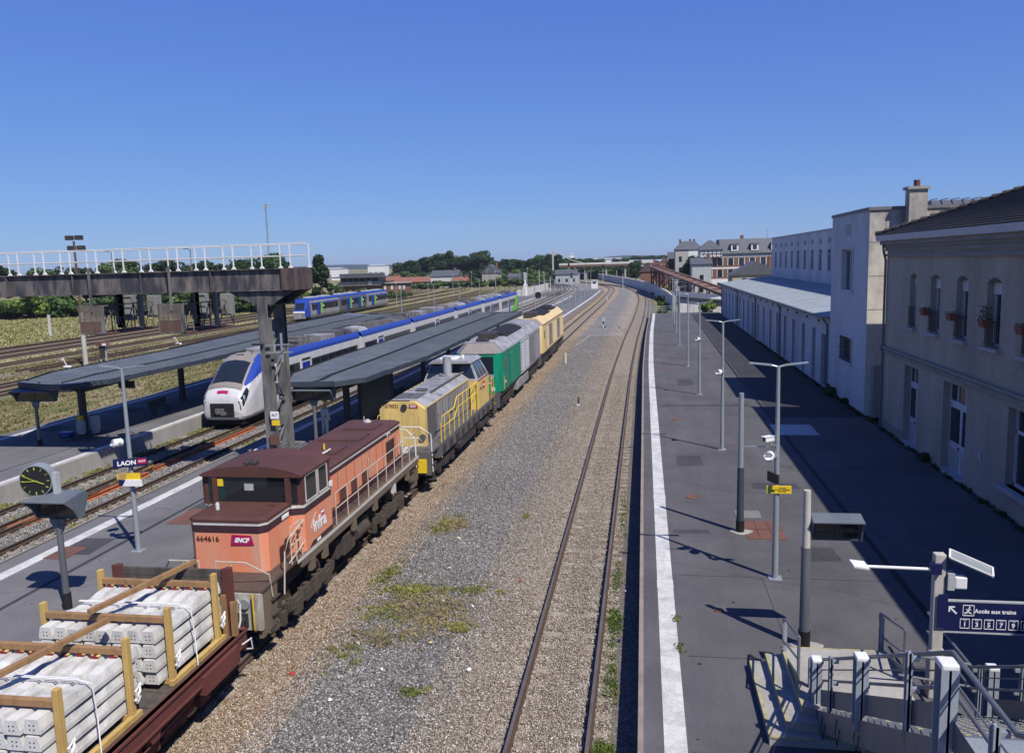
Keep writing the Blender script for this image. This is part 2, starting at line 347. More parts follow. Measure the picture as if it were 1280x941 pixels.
# ---- ground shader: zones in u = X - bend(Y), held in a UV map
def ground_material():
    m, nt, b = base('ground_mat'); b.inputs['Roughness'].default_value = .95; b.inputs['Specular IOR Level'].default_value = .15
    uvn = nt.nodes.new('ShaderNodeUVMap'); uvn.uv_map = 'track'
    sp = nt.nodes.new('ShaderNodeSeparateXYZ'); nt.links.new(uvn.outputs[0], sp.inputs[0])
    geo = nt.nodes.new('ShaderNodeNewGeometry'); pos = geo.outputs['Position']
    def math_(op, a, b_=None):
        n = nt.nodes.new('ShaderNodeMath'); n.operation = op
        for i, v in enumerate((a, b_)):
            if v is None: continue
            if isinstance(v, (int, float)): n.inputs[i].default_value = v
            else: nt.links.new(v, n.inputs[i])
        return n.outputs[0]
    u0 = sp.outputs[0]; v0 = sp.outputs[1]
    big = noise(nt, .35, 5, .65, pos); u = math_('ADD', u0, math_('MULTIPLY', math_('SUBTRACT', big, .5), 1.3))
    def band(a, b_, soft=.35):           # 1 inside [a,b]
        m1 = N(nt, 'ShaderNodeMapRange'); m1.inputs[1].default_value = a-soft; m1.inputs[2].default_value = a+soft; nt.links.new(u, m1.inputs[0])
        m2 = N(nt, 'ShaderNodeMapRange'); m2.inputs[1].default_value = b_-soft; m2.inputs[2].default_value = b_+soft; nt.links.new(u, m2.inputs[0])
        return math_('SUBTRACT', m1.outputs[0], m2.outputs[0])
    # stones
    vo = N(nt, 'ShaderNodeTexVoronoi', Scale=24.0); nt.links.new(pos, vo.inputs['Vector'])
    hs = nt.nodes.new('ShaderNodeSeparateColor'); nt.links.new(vo.outputs['Color'], hs.inputs[0])
    tone = hs.outputs[0]; tone2 = hs.outputs[1]
    brown = ramp(nt, tone, [(0, (.1, .08, .06)), (.35, (.26, .22, .17)), (.75, (.38, .33, .27)), (1, (.56, .52, .46))])
    rusty = ramp(nt, tone, [(0, (.13, .08, .05)), (.4, (.3, .22, .15)), (.8, (.42, .33, .24)), (1, (.6, .51, .41))])
    grey = ramp(nt, tone, [(0, (.065, .06, .058)), (.4, (.175, .167, .161)), (.8, (.275, .261, .25)), (1, (.52, .49, .46))])
    lgrey = ramp(nt, tone, [(0, (.08, .075, .065)), (.4, (.2, .19, .175)), (.8, (.32, .3, .28)), (1, (.52, .5, .47))])
    c = mix(nt, 0.0, grey, grey)
    c = mix(nt, band(-12.5, -7.75), c, rusty)
    pm = noise(nt, .8, 5, .7, pos); pm = ramp(nt, pm, [(.4, 0.0), (.62, 1.0)])
    c = mix(nt, math_('MULTIPLY', band(-4.4, -2.9, .6), math_('ADD', math_('MULTIPLY', pm, .5), .5)), c, brown)
    c = mix(nt, band(-3.4, -.6, .25), c, brown)
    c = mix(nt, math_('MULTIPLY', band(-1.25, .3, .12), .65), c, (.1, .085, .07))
    c = mix(nt, band(-30, -18.7, .2), c, lgrey)
    # dirt and dark oil staining between the rails
    oil = math_('MULTIPLY', band(-2.4, -1.3, .3), .25); c = mix(nt, oil, c, (.13, .09, .06))
    # grass and dry earth field to the west
    fn = noise(nt, .25, 7, .7, pos); fn2 = noise(nt, 5, 5, .75, pos)
    mp = nt.nodes.new('ShaderNodeMapping'); mp.inputs['Scale'].default_value = (1, .12, 1); nt.links.new(pos, mp.inputs[0])
    sn = noise(nt, .9, 5, .6, mp.outputs[0])
    fld = math_('ADD', math_('MULTIPLY', fn, .55), math_('MULTIPLY', sn, .5))
    field = ramp(nt, fld, [(.38, (.075, .11, .025)), (.47, (.15, .165, .05)), (.55, (.26, .22, .11)), (.64, (.33, .275, .17))])
    field = mix(nt, 1.0, field, ramp(nt, fn2, [(.3, .62), (.7, 1.35)]), 'MULTIPLY')
    c = mix(nt, band(-600, -34.2, .5), c, field)
    dirtc = ramp(nt, tone, [(0, (.13, .1, .07)), (.5, (.27, .225, .165)), (1, (.42, .36, .28))])
    mf = N(nt, 'ShaderNodeMapRange'); mf.inputs[1].default_value = 110; mf.inputs[2].default_value = 170; mf.inputs[3].default_value = 1; mf.inputs[4].default_value = .35; nt.links.new(v0, mf.inputs[0]); farfade = mf.outputs[0]
    for a, b_, k in ((-54.6, -52.4, .8), (-51.2, -48.8, .8), (-67.2, -64.8, .75), (-82.0, -70.6, .8), (-60.6, -58.0, .8)):
        c = mix(nt, math_('MULTIPLY', math_('MULTIPLY', band(a, b_, .5), farfade), math_('MINIMUM', math_('ADD', math_('MULTIPLY', fn2, 1.2), k-.45), 1.0)), c, dirtc)
    # east of the platforms (town): dusty
    c = mix(nt, band(.9, 900, .4), c, (.11, .105, .1))
    # beyond the yard: dry verge and green patches in the throat
    m3 = N(nt, 'ShaderNodeMapRange'); m3.inputs[1].default_value = 118; m3.inputs[2].default_value = 150; nt.links.new(v0, m3.inputs[0])
    verge = math_('MULTIPLY', band(1.1, 30, .4), m3.outputs[0])
    c = mix(nt, verge, c, mix(nt, ramp(nt, fn2, [(.38, 0.0), (.62, 1.0)]), (.1, .14, .03), (.3, .26, .12)))
    # weeds scattered as a ground stain
    wn_ = noise(nt, .5, 4, .6, pos); wn2 = noise(nt, 9, 4, .7, pos)
    wf = math_('MULTIPLY', ramp(nt, wn_, [(.58, 0.0), (.7, 1.0)]), ramp(nt, wn2, [(.45, 0.0), (.6, .8)]))
    c = mix(nt, math_('MULTIPLY', wf, math_('ADD', band(-30, -18.7), band(-7.4, -4.2))), c, (.1, .12, .03))
    # broad tonal patches
    bp2 = noise(nt, .22, 4, .6, pos); c = mix(nt, 1.0, c, ramp(nt, bp2, [(.3, .86), (.7, 1.14)]), 'MULTIPLY')
    nt.links.new(c, b.inputs['Base Color'])
    bp = N(nt, 'ShaderNodeBump', Strength=.9, Distance=.03)
    inv = math_('SUBTRACT', 1.0, vo.outputs['Distance']); nt.links.new(inv, bp.inputs['Height'])
    nt.links.new(bp.outputs[0], b.inputs['Normal'])
    return m
GM = ground_material()
def yard():
    us = [-600,-400,-300,-200,-150,-120,-100,-90,-80,-70,-60,-52,-44,-36,-30,-26,-22,-19,-15,-11.5,-9,-7,-5,-4,-2.8,-1.2,-.3,.6,1.5,4,8,14,25,50,100,200,400,700]
    ys = [-60+6*i for i in range(80)]+[430+40*i for i in range(12)]+[950,1300,2000,3500,6000,9000]
    mb = MB(); vs = []; uvs = []
    far = lambda u, y: u*(1 if y < 900 else 1+(y-900)/600)
    for y in ys:
        for u in us:
            b_ = S(min(y, 460)); vs.append((far(u, y)+b_, y, -.22)); uvs.append((u, y))
    w = len(us); fs = [(j*w+i, j*w+i+1, (j+1)*w+i+1, (j+1)*w+i) for j in range(len(ys)-1) for i in range(w-1)]
    mb._add(vs, fs); o = mb.build('ground', GM); tag(o, 'stony railway ground and dry grass field around the tracks', 'ground', kind='structure')
    uvl = o.data.uv_layers.new(name='track'); uvl.data.foreach_set('uv', [c for l in o.data.loops for c in uvs[l.vertex_index]])
yard()

# ---- platforms
def asphalt(name, a, b_, c_, cracks=True):
    m, nt, b = base(name); b.inputs['Roughness'].default_value = .9; b.inputs['Specular IOR Level'].default_value = .2
    f = noise(nt, .35, 6, .65); c = ramp(nt, f, [(.3, a), (.5, b_), (.72, c_)])
    mpx = noise(nt, 1.2, 6, .7, stretch=(1, .1, 1)); c = mix(nt, 1.0, c, ramp(nt, mpx, [(.3, .88), (.7, 1.1)]), 'MULTIPLY')
    g = noise(nt, 45, 3, .8); c = mix(nt, 1.0, c, ramp(nt, g, [(.3, .75), (.7, 1.28)]), 'MULTIPLY')
    if cracks:
        v = N(nt, 'ShaderNodeTexVoronoi', Scale=.13, feature='DISTANCE_TO_EDGE'); geo = nt.nodes.new('ShaderNodeNewGeometry')
        ad = nt.nodes.new('ShaderNodeVectorMath'); ad.operation = 'ADD'; nn = N(nt, 'ShaderNodeTexNoise', Scale=.8, Detail=6.0)
        nt.links.new(geo.outputs['Position'], nn.inputs['Vector']); nt.links.new(geo.outputs['Position'], ad.inputs[0]); nt.links.new(nn.outputs['Color'], ad.inputs[1])
        nt.links.new(ad.outputs[0], v.inputs['Vector'])
        c = mix(nt, ramp(nt, v.outputs['Distance'], [(.0, .35), (.006, 0.0)]), c, (.035, .035, .04))
    nt.links.new(c, b.inputs['Base Color'])
    bp = N(nt, 'ShaderNodeBump', Strength=.35, Distance=.006); nt.links.new(noise(nt, 90, 2), bp.inputs['Height']); nt.links.new(bp.outputs[0], b.inputs['Normal'])
    return m
M['rusty_rail'] = paint('rusty_rail', (.42, .13, .045), (.2, .07, .035), .6, 3, .85)
M['asphalt'] = asphalt('asphalt', (.08, .077, .082), (.1, .096, .101), (.125, .12, .123))
M['asphalt_b'] = asphalt('asphalt_b', (.12, .117, .12), (.148, .145, .148), (.18, .175, .176))
M['asphalt_dark'] = asphalt('asphalt_dark', (.036, .036, .04), (.046, .046, .05), (.06, .06, .064))  # dark asphalt tone, lowered further so the building shadow looks deeper
def line_mat():
    m, nt, b = base('worn_line'); b.inputs['Roughness'].default_value = .8
    f = noise(nt, 2.2, 8, .75); f2 = noise(nt, 25, 4, .8)
    c = ramp(nt, f, [(.35, (.42, .41, .39)), (.6, (.68, .67, .64))]); c = mix(nt, 1.0, c, ramp(nt, f2, [(.3, .72), (.6, 1.05)]), 'MULTIPLY')
    nt.links.new(c, b.inputs['Base Color']); return m
M['worn_line'] = line_mat()
M['edge_stone'] = paint('edge_stone', (.3, .25, .21), (.16, .13, .11), .7, 2, .9, bump=.2)
PZ = .55
def TA(y): return T1(y)
def edgeA(off): return lambda y: T1(y)+1.70+off
pa = strip('platform', edgeA(.1), lambda y: 11.45, -12, 129.5, PZ, 'asphalt', thick=.9); tag(pa, 'long grey asphalt platform in front of the station buildings', 'platform', kind='structure')
strip('edge_coping', edgeA(0), edgeA(.1), -12, 129.5, PZ+.004, 'edge_stone', pa, thick=.9)
ln = strip('safety_line', edgeA(.46), edgeA(.86), -12, 129, PZ+.004, 'worn_line', pa)
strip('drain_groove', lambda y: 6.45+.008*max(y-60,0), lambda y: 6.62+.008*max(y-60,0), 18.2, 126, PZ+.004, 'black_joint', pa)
strip('resurfaced_shade_strip', lambda y: 6.7+.008*max(y-60,0), lambda y: 11.3, 44, 126, PZ+.003, 'asphalt_dark', pa)  # darker surfacing beside the buildings, with extra shade put into its colour
mb = MB()
for y in (16.9, 21.5): mb.box(.9, 6.2, y, y+.012, PZ+.001, PZ+.005)
mb.box(3.05, 3.06, 16.9, 21.5, PZ+.001, PZ+.005)
mb.build('joint_line', 'black_joint', pa)
mb = MB()
for y in (20.6, 28.6, 41, 60): mb.box(T1(y)+2.15, T1(y)+2.57, y, y+.5, PZ+.006, PZ+.008)
mb.build('line_patch', 'off_white', pa)
stain = np.random.default_rng(5)
mb = MB()
for k in range(150):
    x = .9+stain.random()*8.5; y = 13+stain.random()**1.6*70; r_ = stain.uniform(.015, .05); n = 7
    mb._add([(x+math.cos(a)*r_*stain.uniform(.6, 1.3), y+math.sin(a)*r_*stain.uniform(.6, 1.3), PZ+.003) for a in [q*2*math.pi/n for q in range(n)]], [tuple(range(n))])
mb.build('gum_stain', 'black_joint', pa)
M['patch_tar'] = asphalt('patch_tar', (.05, .05, .055), (.065, .063, .07), (.085, .082, .088), False)
mb = MB()
for x0, x1, y0, y1 in ((1.3, 2.4, 33.4, 35.2), (3.9, 5.6, 30.1, 31.0), (1.0, 5.9, 47.2, 47.9), (2.2, 3.3, 55, 58), (4.4, 5.4, 22.8, 24.0), (.85, 2.0, 24.9, 25.35)): mb.quad((x0, y0, PZ+.002), (x1, y0+.1, PZ+.002), (x1-.05, y1, PZ+.002), (x0+.04, y1-.06, PZ+.002))
mb.build('tar_patch', 'patch_tar', pa)
# platform B
PB0, PB1 = -19.1, -11.7
pb = strip('platform', lambda y: PB0+.1+S(y), lambda y: PB1-.1+S(y), 2, 233, PZ, 'asphalt_b', thick=.9); tag(pb, 'island platform with clock and canopy beside the orange locomotive', 'platform', kind='structure')
strip('edge_coping', lambda y: PB0+S(y), lambda y: PB0+.1+S(y), 2, 233, PZ+.004, 'edge_stone', pb, thick=.9)
strip('edge_coping', lambda y: PB1-.1+S(y), lambda y: PB1+S(y), 2, 233, PZ+.004, 'edge_stone', pb, thick=.9)
strip('safety_line', lambda y: PB0+.78+S(y), lambda y: PB0+1.2+S(y), 2, 200, PZ+.004, 'worn_line', pb)
strip('safety_line', lambda y: PB1-1.1+S(y), lambda y: PB1-.65+S(y), 2, 230, PZ+.004, 'worn_line', pb)
strip('drain_groove', lambda y: -16.42+S(y), lambda y: -16.28+S(y), 2, 228, PZ+.004, 'asphalt_dark', pb)
strip('trim_line', lambda y: -18.96+S(y), lambda y: -18.92+S(y), 2, 230, PZ+.006, 'black_joint', pb)
# platform C
PC1, PC0 = -25.85, -34.3
def SC(y): return S(y)
pc = strip('platform', lambda y: PC0+SC(y), lambda y: PC1-.25+SC(y), 2, 205, PZ, 'asphalt_b', thick=.9); tag(pc, 'second island platform under the left canopy with a pale concrete wall', 'platform', kind='structure')
strip('edge_wall', lambda y: PC1-.25+SC(y), lambda y: PC1+SC(y), 2, 205, PZ+.02, 'old_concrete', pc, thick=.92)
strip('safety_line', lambda y: PC1-.62+SC(y), lambda y: PC1-.3+SC(y), 2, 205, PZ+.004, 'worn_line', pc)
strip('safety_line', lambda y: PC0+.7+SC(y), lambda y: PC0+1.1+SC(y), 2, 205, PZ+.004, 'worn_line', pc)
strip('drain_groove', lambda y: -27.95+SC(y), lambda y: -27.88+SC(y), 2, 200, PZ+.004, 'black_joint', pc)

rg = random.Random(4)
for par, x0, x1, ya, yb in ((pb, -18.6, -12.8, 15, 60), (pc, -33.5, -26.8, 26, 60)):
    mb = MB()
    for k in range(60):
        x = rg.uniform(x0, x1); y = rg.uniform(ya, yb); r_ = rg.uniform(.02, .06); mb._add([(x+math.cos(a)*r_*rg.uniform(.6, 1.3), y+math.sin(a)*r_*rg.uniform(.6, 1.3), PZ+.003) for a in [q*math.pi/3 for q in range(6)]], [tuple(range(6))])
    mb.build('gum_stain', 'black_joint', par)
    mb = MB()
    for k in range(5): x = rg.uniform(x0, x1-1.5); y = rg.uniform(ya, yb); mb.quad((x, y, PZ+.002), (x+1.4, y+.1, PZ+.002), (x+1.3, y+1.6, PZ+.002), (x, y+1.5, PZ+.002))
    mb.build('tar_patch', 'patch_tar', par)
# platform fittings, all real things lying on the asphalt
def manhole(x, y, r, label):
    mb = MB(); mb.cyl((0, 0, 0), r, .012, n=24); o = mb.build('manhole_cover', 'manhole'); o.location = (x, y, PZ+.004)
    tag(o, label, 'manhole cover', 'manhole covers along the near platform')
    mb = MB(); mb.tube([(math.cos(a)*r*.82, math.sin(a)*r*.82, .014) for a in [i*math.pi/8 for i in range(16)]], .012, 4, closed=True)
    mb.build('lid_ring', 'rust_plate', o)
manhole(1.66, 28.9, .24, 'round rusty manhole cover nearest the camera on the right platform')
manhole(1.7, 43.4, .27, 'round rusty manhole cover, second along the right platform')
manhole(1.72, 63, .27, 'small distant round manhole cover, third along the right platform')
manhole(1.74, 88, .27, 'farthest round manhole cover on the right platform')
manhole(1.75, 19.3, .12, 'tiny grey utility cover near the clockwise end of the stair rails')
def plate(name, x0, x1, y0, y1, mat, label, cat, seams=0, skew=0):
    mb = MB(); mb.hexa([(x0,y0,PZ+.003),(x1,y0,PZ+.003),(x1-skew,y1,PZ+.003),(x0-skew,y1,PZ+.003)], [(x0,y0,PZ+.016),(x1,y0,PZ+.016),(x1-skew,y1,PZ+.016),(x0-skew,y1,PZ+.016)])
    o = mb.build(name, mat); tag(o, label, cat)
    if seams:
        mb = MB()
        for k in range(1, seams): t = k/seams; mb.box(x0+(x1-x0)*t-.006-skew*.5, x0+(x1-x0)*t+.006-skew*.5, y0+.01, y1-.01, PZ+.017, PZ+.02)
        mb.box(x0, x1-skew, (y0+y1)/2, (y0+y1)/2+.012, PZ+.017, PZ+.02)
        mb.build('seam', 'black_joint', o)
    return o
plate('access_cover', 3.05, 4.2, 24.55, 26.3, 'rust_plate', 'large reddish rectangular cable access cover behind the yellow sign pole', 'access cover', 3)
plate('concrete_slab', 2.95, 3.75, 26.6, 27.4, 'asphalt_patch', 'rough pale square concrete patch beside the short two tone pole', 'concrete slab')
plate('access_cover', 6.2, 8.15, 39.5, 42.0, 'galv', 'flat grey metal hatch lying in the building shadow', 'access cover')
plate('drain_cover', -17.95, -17.2, 21.15, 22.2, 'rust_plate', 'reddish cover plate on the platform edge by the clock pole', 'access cover')
plate('drain_cover', -16.05, -13.9, 24.6, 26.3, 'rust_plate', 'reddish cover plate on the platform left of the orange locomotive cab', 'access cover')

# ---- tracks
RAILP = [(-.07,-.16),(.07,-.16),(.07,-.145),(.012,-.12),(.012,-.045),(.036,-.035),(.036,0),(-.036,0),(-.036,-.035),(-.012,-.045),(-.012,-.12),(-.07,-.145)]
def rail_mesh(fx, y0, y1, step, parent, mats=('rail_side','rail_top'), prof=RAILP):
    mb = MB(); n = max(1, int((y1-y0)/step)); k = len(prof)
    ys = [y0+(y1-y0)*i/n for i in range(n+1)]
    vs = [(fx(y)+u, y, w) for y in ys for u, w in prof]; fs = []; ms = []
    for i in range(n):
        for j in range(k):
            fs.append((i*k+j, i*k+(j+1) % k, (i+1)*k+(j+1) % k, (i+1)*k+j)); ms.append(1 if prof[j][1] == 0 and prof[(j+1) % k][1] == 0 else 0)
    fs += [tuple(range(k))[::-1], tuple(range(n*k, n*k+k))]; ms += [0, 0]
    mb.v = vs; mb.f = fs; mb.m = ms
    return mb.build('rail', list(mats), parent)
def sleeper_mesh(mat, w=2.3, d=.26):
    mb = MB(); h = w/2
    mb.prism([(-h,-.3),(h,-.3),(h-.02,-.178),(h-.72,-.178),(h-.9,-.2),(-h+.9,-.2),(-h+.72,-.178),(-h+.02,-.178)], 'y', -d/2, d/2)
    for s in (-1, 1):
        for t in (-1, 1): mb.box(s*.7535+t*.11-.03, s*.7535+t*.11+.03, -.06, .06, -.18, -.13)
    return mb
def track(fx, y0, y1, label, nsl=0, sp=.6, mat='conc_sleeper', mats=('rail_side','rail_top'), step=3, rest=None):
    t = root('railway_track', (0, 0, 0), label, 'railway track', 'railway tracks')
    rail_mesh(lambda y: fx(y)-.7535, y0, y1, step, t, mats); rail_mesh(lambda y: fx(y)+.7535, y0, y1, step, t, mats)
    if nsl:
        s0 = sleeper_mesh(mat).build('sleeper', mat, t)
        for i in range(nsl):
            s = s0 if i == 0 else s0.copy()
            if i: COL.objects.link(s); s.parent = t
            y = max(y0, 6)+sp*i+random.uniform(-.02,.02); s.location = (fx(y), y, random.uniform(-.042,-.016)); s.rotation_euler = (0, 0, random.uniform(-.006,.006))
    if rest:
        mb = MB(); y = rest[0]
        while y < rest[1]:
            mb.box(fx(y)-1.15, fx(y)+1.15, y-.13, y+.13, -.3, -.19); y += sp
        o = mb.build('sleepers_in_distance', mat, t); tag(o, kind='stuff')
    return t
track(T1, -20, 378, 'curving railway track running right beside the long asphalt platform', 100, rest=(66, 300))
track(T2, -20, 378, 'railway track carrying the locomotives and the flat wagon', 100, rest=(66, 296))
T3 = lambda y: -21.95+S(y); T4 = lambda y: -24.05+S(y)
T3 = smooth_path([(-20,-21.95),(48,-21.95),(62,-21.6),(80,-20.95),(93,-20.75),(126,-20.5),(172,-20.1),(205,-20.1),(241,-20.4),(267,-21.8),(295,-25.5),(340,-36),(380,-50)])
track(T4, -20, 330, 'railway track under the white and blue train beside the pale concrete wall', 60, step=4)
track(T3, -20, 378, 'weedy railway track between the island platforms', 60, step=4)
# spare rails lying in the four-foot
for k, (xa, ya, xb, yb) in enumerate(((-23.0, 25.6, -22.75, 30.2), (-22.85, 27.4, -22.7, 33.5), (-22.9, 33.8, -22.75, 44))):
    t = root('spare_rail', (xa, ya, -.04), ['bright orange rusty spare rail lying nearest the camera in the ballast','orange rusty spare rail lying beyond the first between the left tracks','dark rusty spare rail lying farthest towards the white and blue train'][k], 'rail', 'spare rails lying between the left tracks')
    a = math.atan2(xb-xa, yb-ya); L = math.hypot(xb-xa, yb-ya)
    mb = MB(); [mb.prism([(u*1.6+d_, w) for u, w in RAILP], 'y', d_*2, L) for d_ in (0, .2)]; o = mb.build('rail', 'rusty_rail', t); o.rotation_euler = (0, 0, -a)
# sidings to the west
def sid(x, y0, y1, label, nb=False):
    track(lambda y: x+S(y)*(1 if y > 100 else 1), y0, y1, label, 0, step=8, mats=('rail_side','rail_top'))
W = [(-49.9, 20, 'siding track nearest the left canopy in the dry grass'), (-53.3, 20, 'siding track, second from the left canopy in the dry grass'), (-59.3, 70, 'siding track carrying the short blue railcar'),
     (-66.0, 30, 'siding track crossing the field beside the red signal cabinet'), (-72.2, 30, 'siding track, first of the trio at the far side of the field'), (-76.2, 30, 'siding track, middle of the trio at the far side of the field'), (-80.4, 30, 'siding track, farthest left of the trio near the hedge')]
for x, y0, lb in W: sid(x, y0, 330, lb)
for i, x in enumerate((-36.5, -40.5, -44.5, -48.4)):
    track((lambda x: lambda y: x+S(y)+(0 if y > 150 else (150-y)**2*.0012*(-1)))(x), 100+i*4, 360, 'grassy siding track, %s beyond the end of the left canopy' % ORD[i], 0, step=8)
track(smooth_path([(90,-55.5),(112,-58),(147,-62.5),(200,-64.5),(300,-66)]), 90, 300, 'siding track diverging behind the blue railcar', 0, step=6)
track(smooth_path([(200,-28),(240,-27),(270,-28.5),(300,-34),(340,-46),(380,-60)]), 215, 378, 'curved track leading into the far station throat, left one', 0, step=6)
track(smooth_path([(215,-24.5),(240,-24.2),(270,-26),(300,-31),(340,-42),(380,-56)]), 215, 378, 'curved track leading into the far station throat, right one', 0, step=6)

# ---- loose ballast stones near the camera
def stones(n, u0, u1, y0, y1, tones, name, label, rmin=.014, rmax=.03, z=-.215):
    oc = np.array([(1,0,0),(-1,0,0),(0,1,0),(0,-1,0),(0,0,1),(0,0,-1)], float)
    fc = np.array([(0,2,4),(2,1,4),(1,3,4),(3,0,4),(2,0,5),(1,2,5),(3,1,5),(0,3,5)])
    # density falls with distance
    t = RNG.random(n); y = y0+(y1-y0)*t**2.5
    x = RNG.uniform(u0, u1, n)
    r = RNG.uniform(rmin, rmax, n)
    sc = r[:, None]*RNG.uniform(.6, 1.25, (n, 3)); sc[:, 2] *= .8
    v = oc[None]*sc[:, None, :]+RNG.normal(0, .12, (n, 6, 3))*r[:, None, None]
    a = RNG.uniform(0, 6.283, n); ca, sa = np.cos(a), np.sin(a)
    vx = v[:, :, 0]*ca[:, None]-v[:, :, 1]*sa[:, None]; vy = v[:, :, 0]*sa[:, None]+v[:, :, 1]*ca[:, None]
    b_ = RNG.uniform(-.9, .9, n); cb, sb = np.cos(b_), np.sin(b_)
    vz = v[:, :, 2]*cb[:, None]+vx*sb[:, None]; vx = vx*cb[:, None]-v[:, :, 2]*sb[:, None]
    P = np.stack([vx+x[:, None], vy+y[:, None], vz+z+r[:, None]*.5], -1).reshape(-1, 3)
    F = (fc[None]+(np.arange(n)*6)[:, None, None]).reshape(-1, 3)
    me = bpy.data.meshes.new(name); me.vertices.add(len(P)); me.vertices.foreach_set('co', P.ravel())
    me.loops.add(F.size); me.loops.foreach_set('vertex_index', F.ravel().astype(np.int32))
    me.polygons.add(len(F)); me.polygons.foreach_set('loop_start', np.arange(len(F))*3)
    me.update(calc_edges=True)
    at = me.attributes.new('tone', 'FLOAT', 'POINT'); at.data.foreach_set('value', np.repeat(RNG.random(n), 6))
    m, nt, b = base(name+'_mat'); b.inputs['Roughness'].default_value = .9; b.inputs['Specular IOR Level'].default_value = .2
    an = nt.nodes.new('ShaderNodeAttribute'); an.attribute_name = 'tone'
    nt.links.new(ramp(nt, an.outputs['Fac'], tones), b.inputs['Base Color'])
    me.materials.append(m); o = bpy.data.objects.new(name, me); COL.objects.link(o)
    tag(o, label, 'gravel', kind='stuff'); return o
BR = [(0, (.12, .09, .065)), (.3, (.25, .2, .15)), (.7, (.38, .32, .25)), (.93, (.5, .45, .38)), (1, (.72, .69, .64))]
RU = [(0, (.13, .08, .05)), (.35, (.28, .2, .135)), (.75, (.42, .33, .24)), (.94, (.55, .48, .39)), (1, (.72, .67, .6))]
GR = [(0, (.065, .058, .056)), (.3, (.155, .148, .144)), (.7, (.275, .262, .252)), (.9, (.43, .4, .36)), (1, (.75, .72, .68))]
LG = [(0, (.07, .065, .055)), (.35, (.18, .17, .155)), (.75, (.3, .28, .26)), (1, (.6, .58, .55))]
stones(76000, -3.3, -.7, 11, 100, BR, 'tan_ballast', 'loose tan ballast stones around the right hand track')
stones(44000, -4.7, -3.0, 11, 100, BR, 'mixed_ballast', 'pale mixed ballast stones along the edge of the right hand track')
stones(82000, -7.9, -4.1, 11, 100, GR, 'grey_ballast', 'grey ballast stones in the strip between the two main tracks')
stones(44000, -9.2, -7.3, 12, 100, RU, 'rusty_ballast', 'rusty brown ballast stones beside the locomotives')
stones(26000, -25.6, -19.3, 20, 55, LG, 'pale_ballast', 'light grey ballast stones between the island platforms', .02, .045)
# ================================================================ rail vehicles
def wheel_mesh(r=.46):
    mb = MB(); mb.cyl((-.07, 0, 0), r+.03, .03, 'x', 20); mb.mi = 1; mb.cyl((-.04, 0, 0), r, .11, 'x', 20); mb.mi = 0
    mb.cyl((.07, 0, 0), r*.78, .02, 'x', 20); mb.mi = 1; mb.cyl((.09, 0, 0), .11, .07, 'x', 10); return mb
def bogie(parent, y, wb=2.5, r=.46, side='dark_steel', name='bogie', half=1.13):
    mb = MB()
    for s in (-1, 1):
        x = s*half
        mb.box(x-.06, x+.06, y-wb/2-.55, y+wb/2+.55, .5, .72)
        mb.box(x-.09, x+.09, y-.5, y+.5, .35, .6)
        for t in (-1, 1):
            yy = y+t*wb/2
            mb.box(x-.12, x+.12, yy-.19, yy+.19, .28, .64)
            for q in (-1, 1): mb.cyl((x, yy+q*.34, .45), .09, .33, 'z', 8)
            mb.box(x-.05, x+.05, yy-.75*1-.05, yy-.62, .25, .6)
        for k in (-.28, 0, .28): mb.cyl((x, y+k, .38), .1, .4, 'z', 8)
        mb.tube([(x+s*.08, y-wb/2-.4, .5), (x+s*.08, y, .42), (x+s*.08, y+wb/2+.4, .52)], .025, 6)
    mb.box(-half, half, y-.25, y+.25, .45, .7)
    b = mb.build(name, side, parent)
    for t in (-1, 1):
        for s in (-1, 1):
            w = wheel_mesh(r).build('wheel', ['wheel', 'tread'], b); w.location = (s*.78, y+t*wb/2, r); w.rotation_euler = (0, 0, 0 if s > 0 else math.pi)
    return b
def buffers(parent, y, d, mat='dark_steel', z=1.03):
    """d=-1 faces the camera side"""
    for s in (-1, 1):
        mb = MB(); x = s*.875
        mb.tube([(x, y, z), (x, y+d*.28, z)], .11, 12); mb.tube([(x, y+d*.2, z), (x, y+d*.52, z)], .075, 12)
        mb.box(x-.2, x+.2, min(y+d*.5, y+d*.56), max(y+d*.5, y+d*.56), z-.17, z+.17); mb.box(x-.17, x+.17, min(y, y+d*.04), max(y, y+d*.04), z-.17, z+.17)
        mb.build('buffer', mat, parent, bevel=.02)
    mb = MB(); mb.box(-.12, .12, min(y, y+d*.25), max(y, y+d*.25), z-.1, z+.08)
    mb.tube([(0, y+d*.1, z+.05), (0, y+d*.45, z-.05), (0, y+d*.5, z-.25)], .045, 8); mb.build('coupling_hook', mat, parent)
    for s in (-.45, .45, .3):
        mb = MB(); mb.tube([(s, y, .95), (s, y+d*.18, .8), (s*.95, y+d*.3, .6), (s*.9, y+d*.16, .5)], .022, 6); mb.build('brake_hose', 'black_joint', parent)
def railing(pts, posts, r, mat, parent, name='handrail', mid=True, base_z=None, levels=(1.0,)):
    mb = MB(); mb.tube(pts, r, 7); mb.build(name, mat, parent, smooth=True)
def handrail(parent, path, h, mat, mid=(.5,), r=.018, ends=True, name='handrail', every=None):
    """stanchions at each path point (deck level), tubes at height h and mid fractions"""
    mb = MB()
    for lv in (1.0,)+tuple(mid): mb.tube([(p[0], p[1], p[2]+h*lv) for p in path], r, 6)
    for p in path: mb.tube([p, (p[0], p[1], p[2]+h)], r, 6)
    return mb.build(name, mat, parent, smooth=True)
def vrot(x0, y0, fx): return math.atan2(-(fx(y0+6)-fx(y0)), 6)

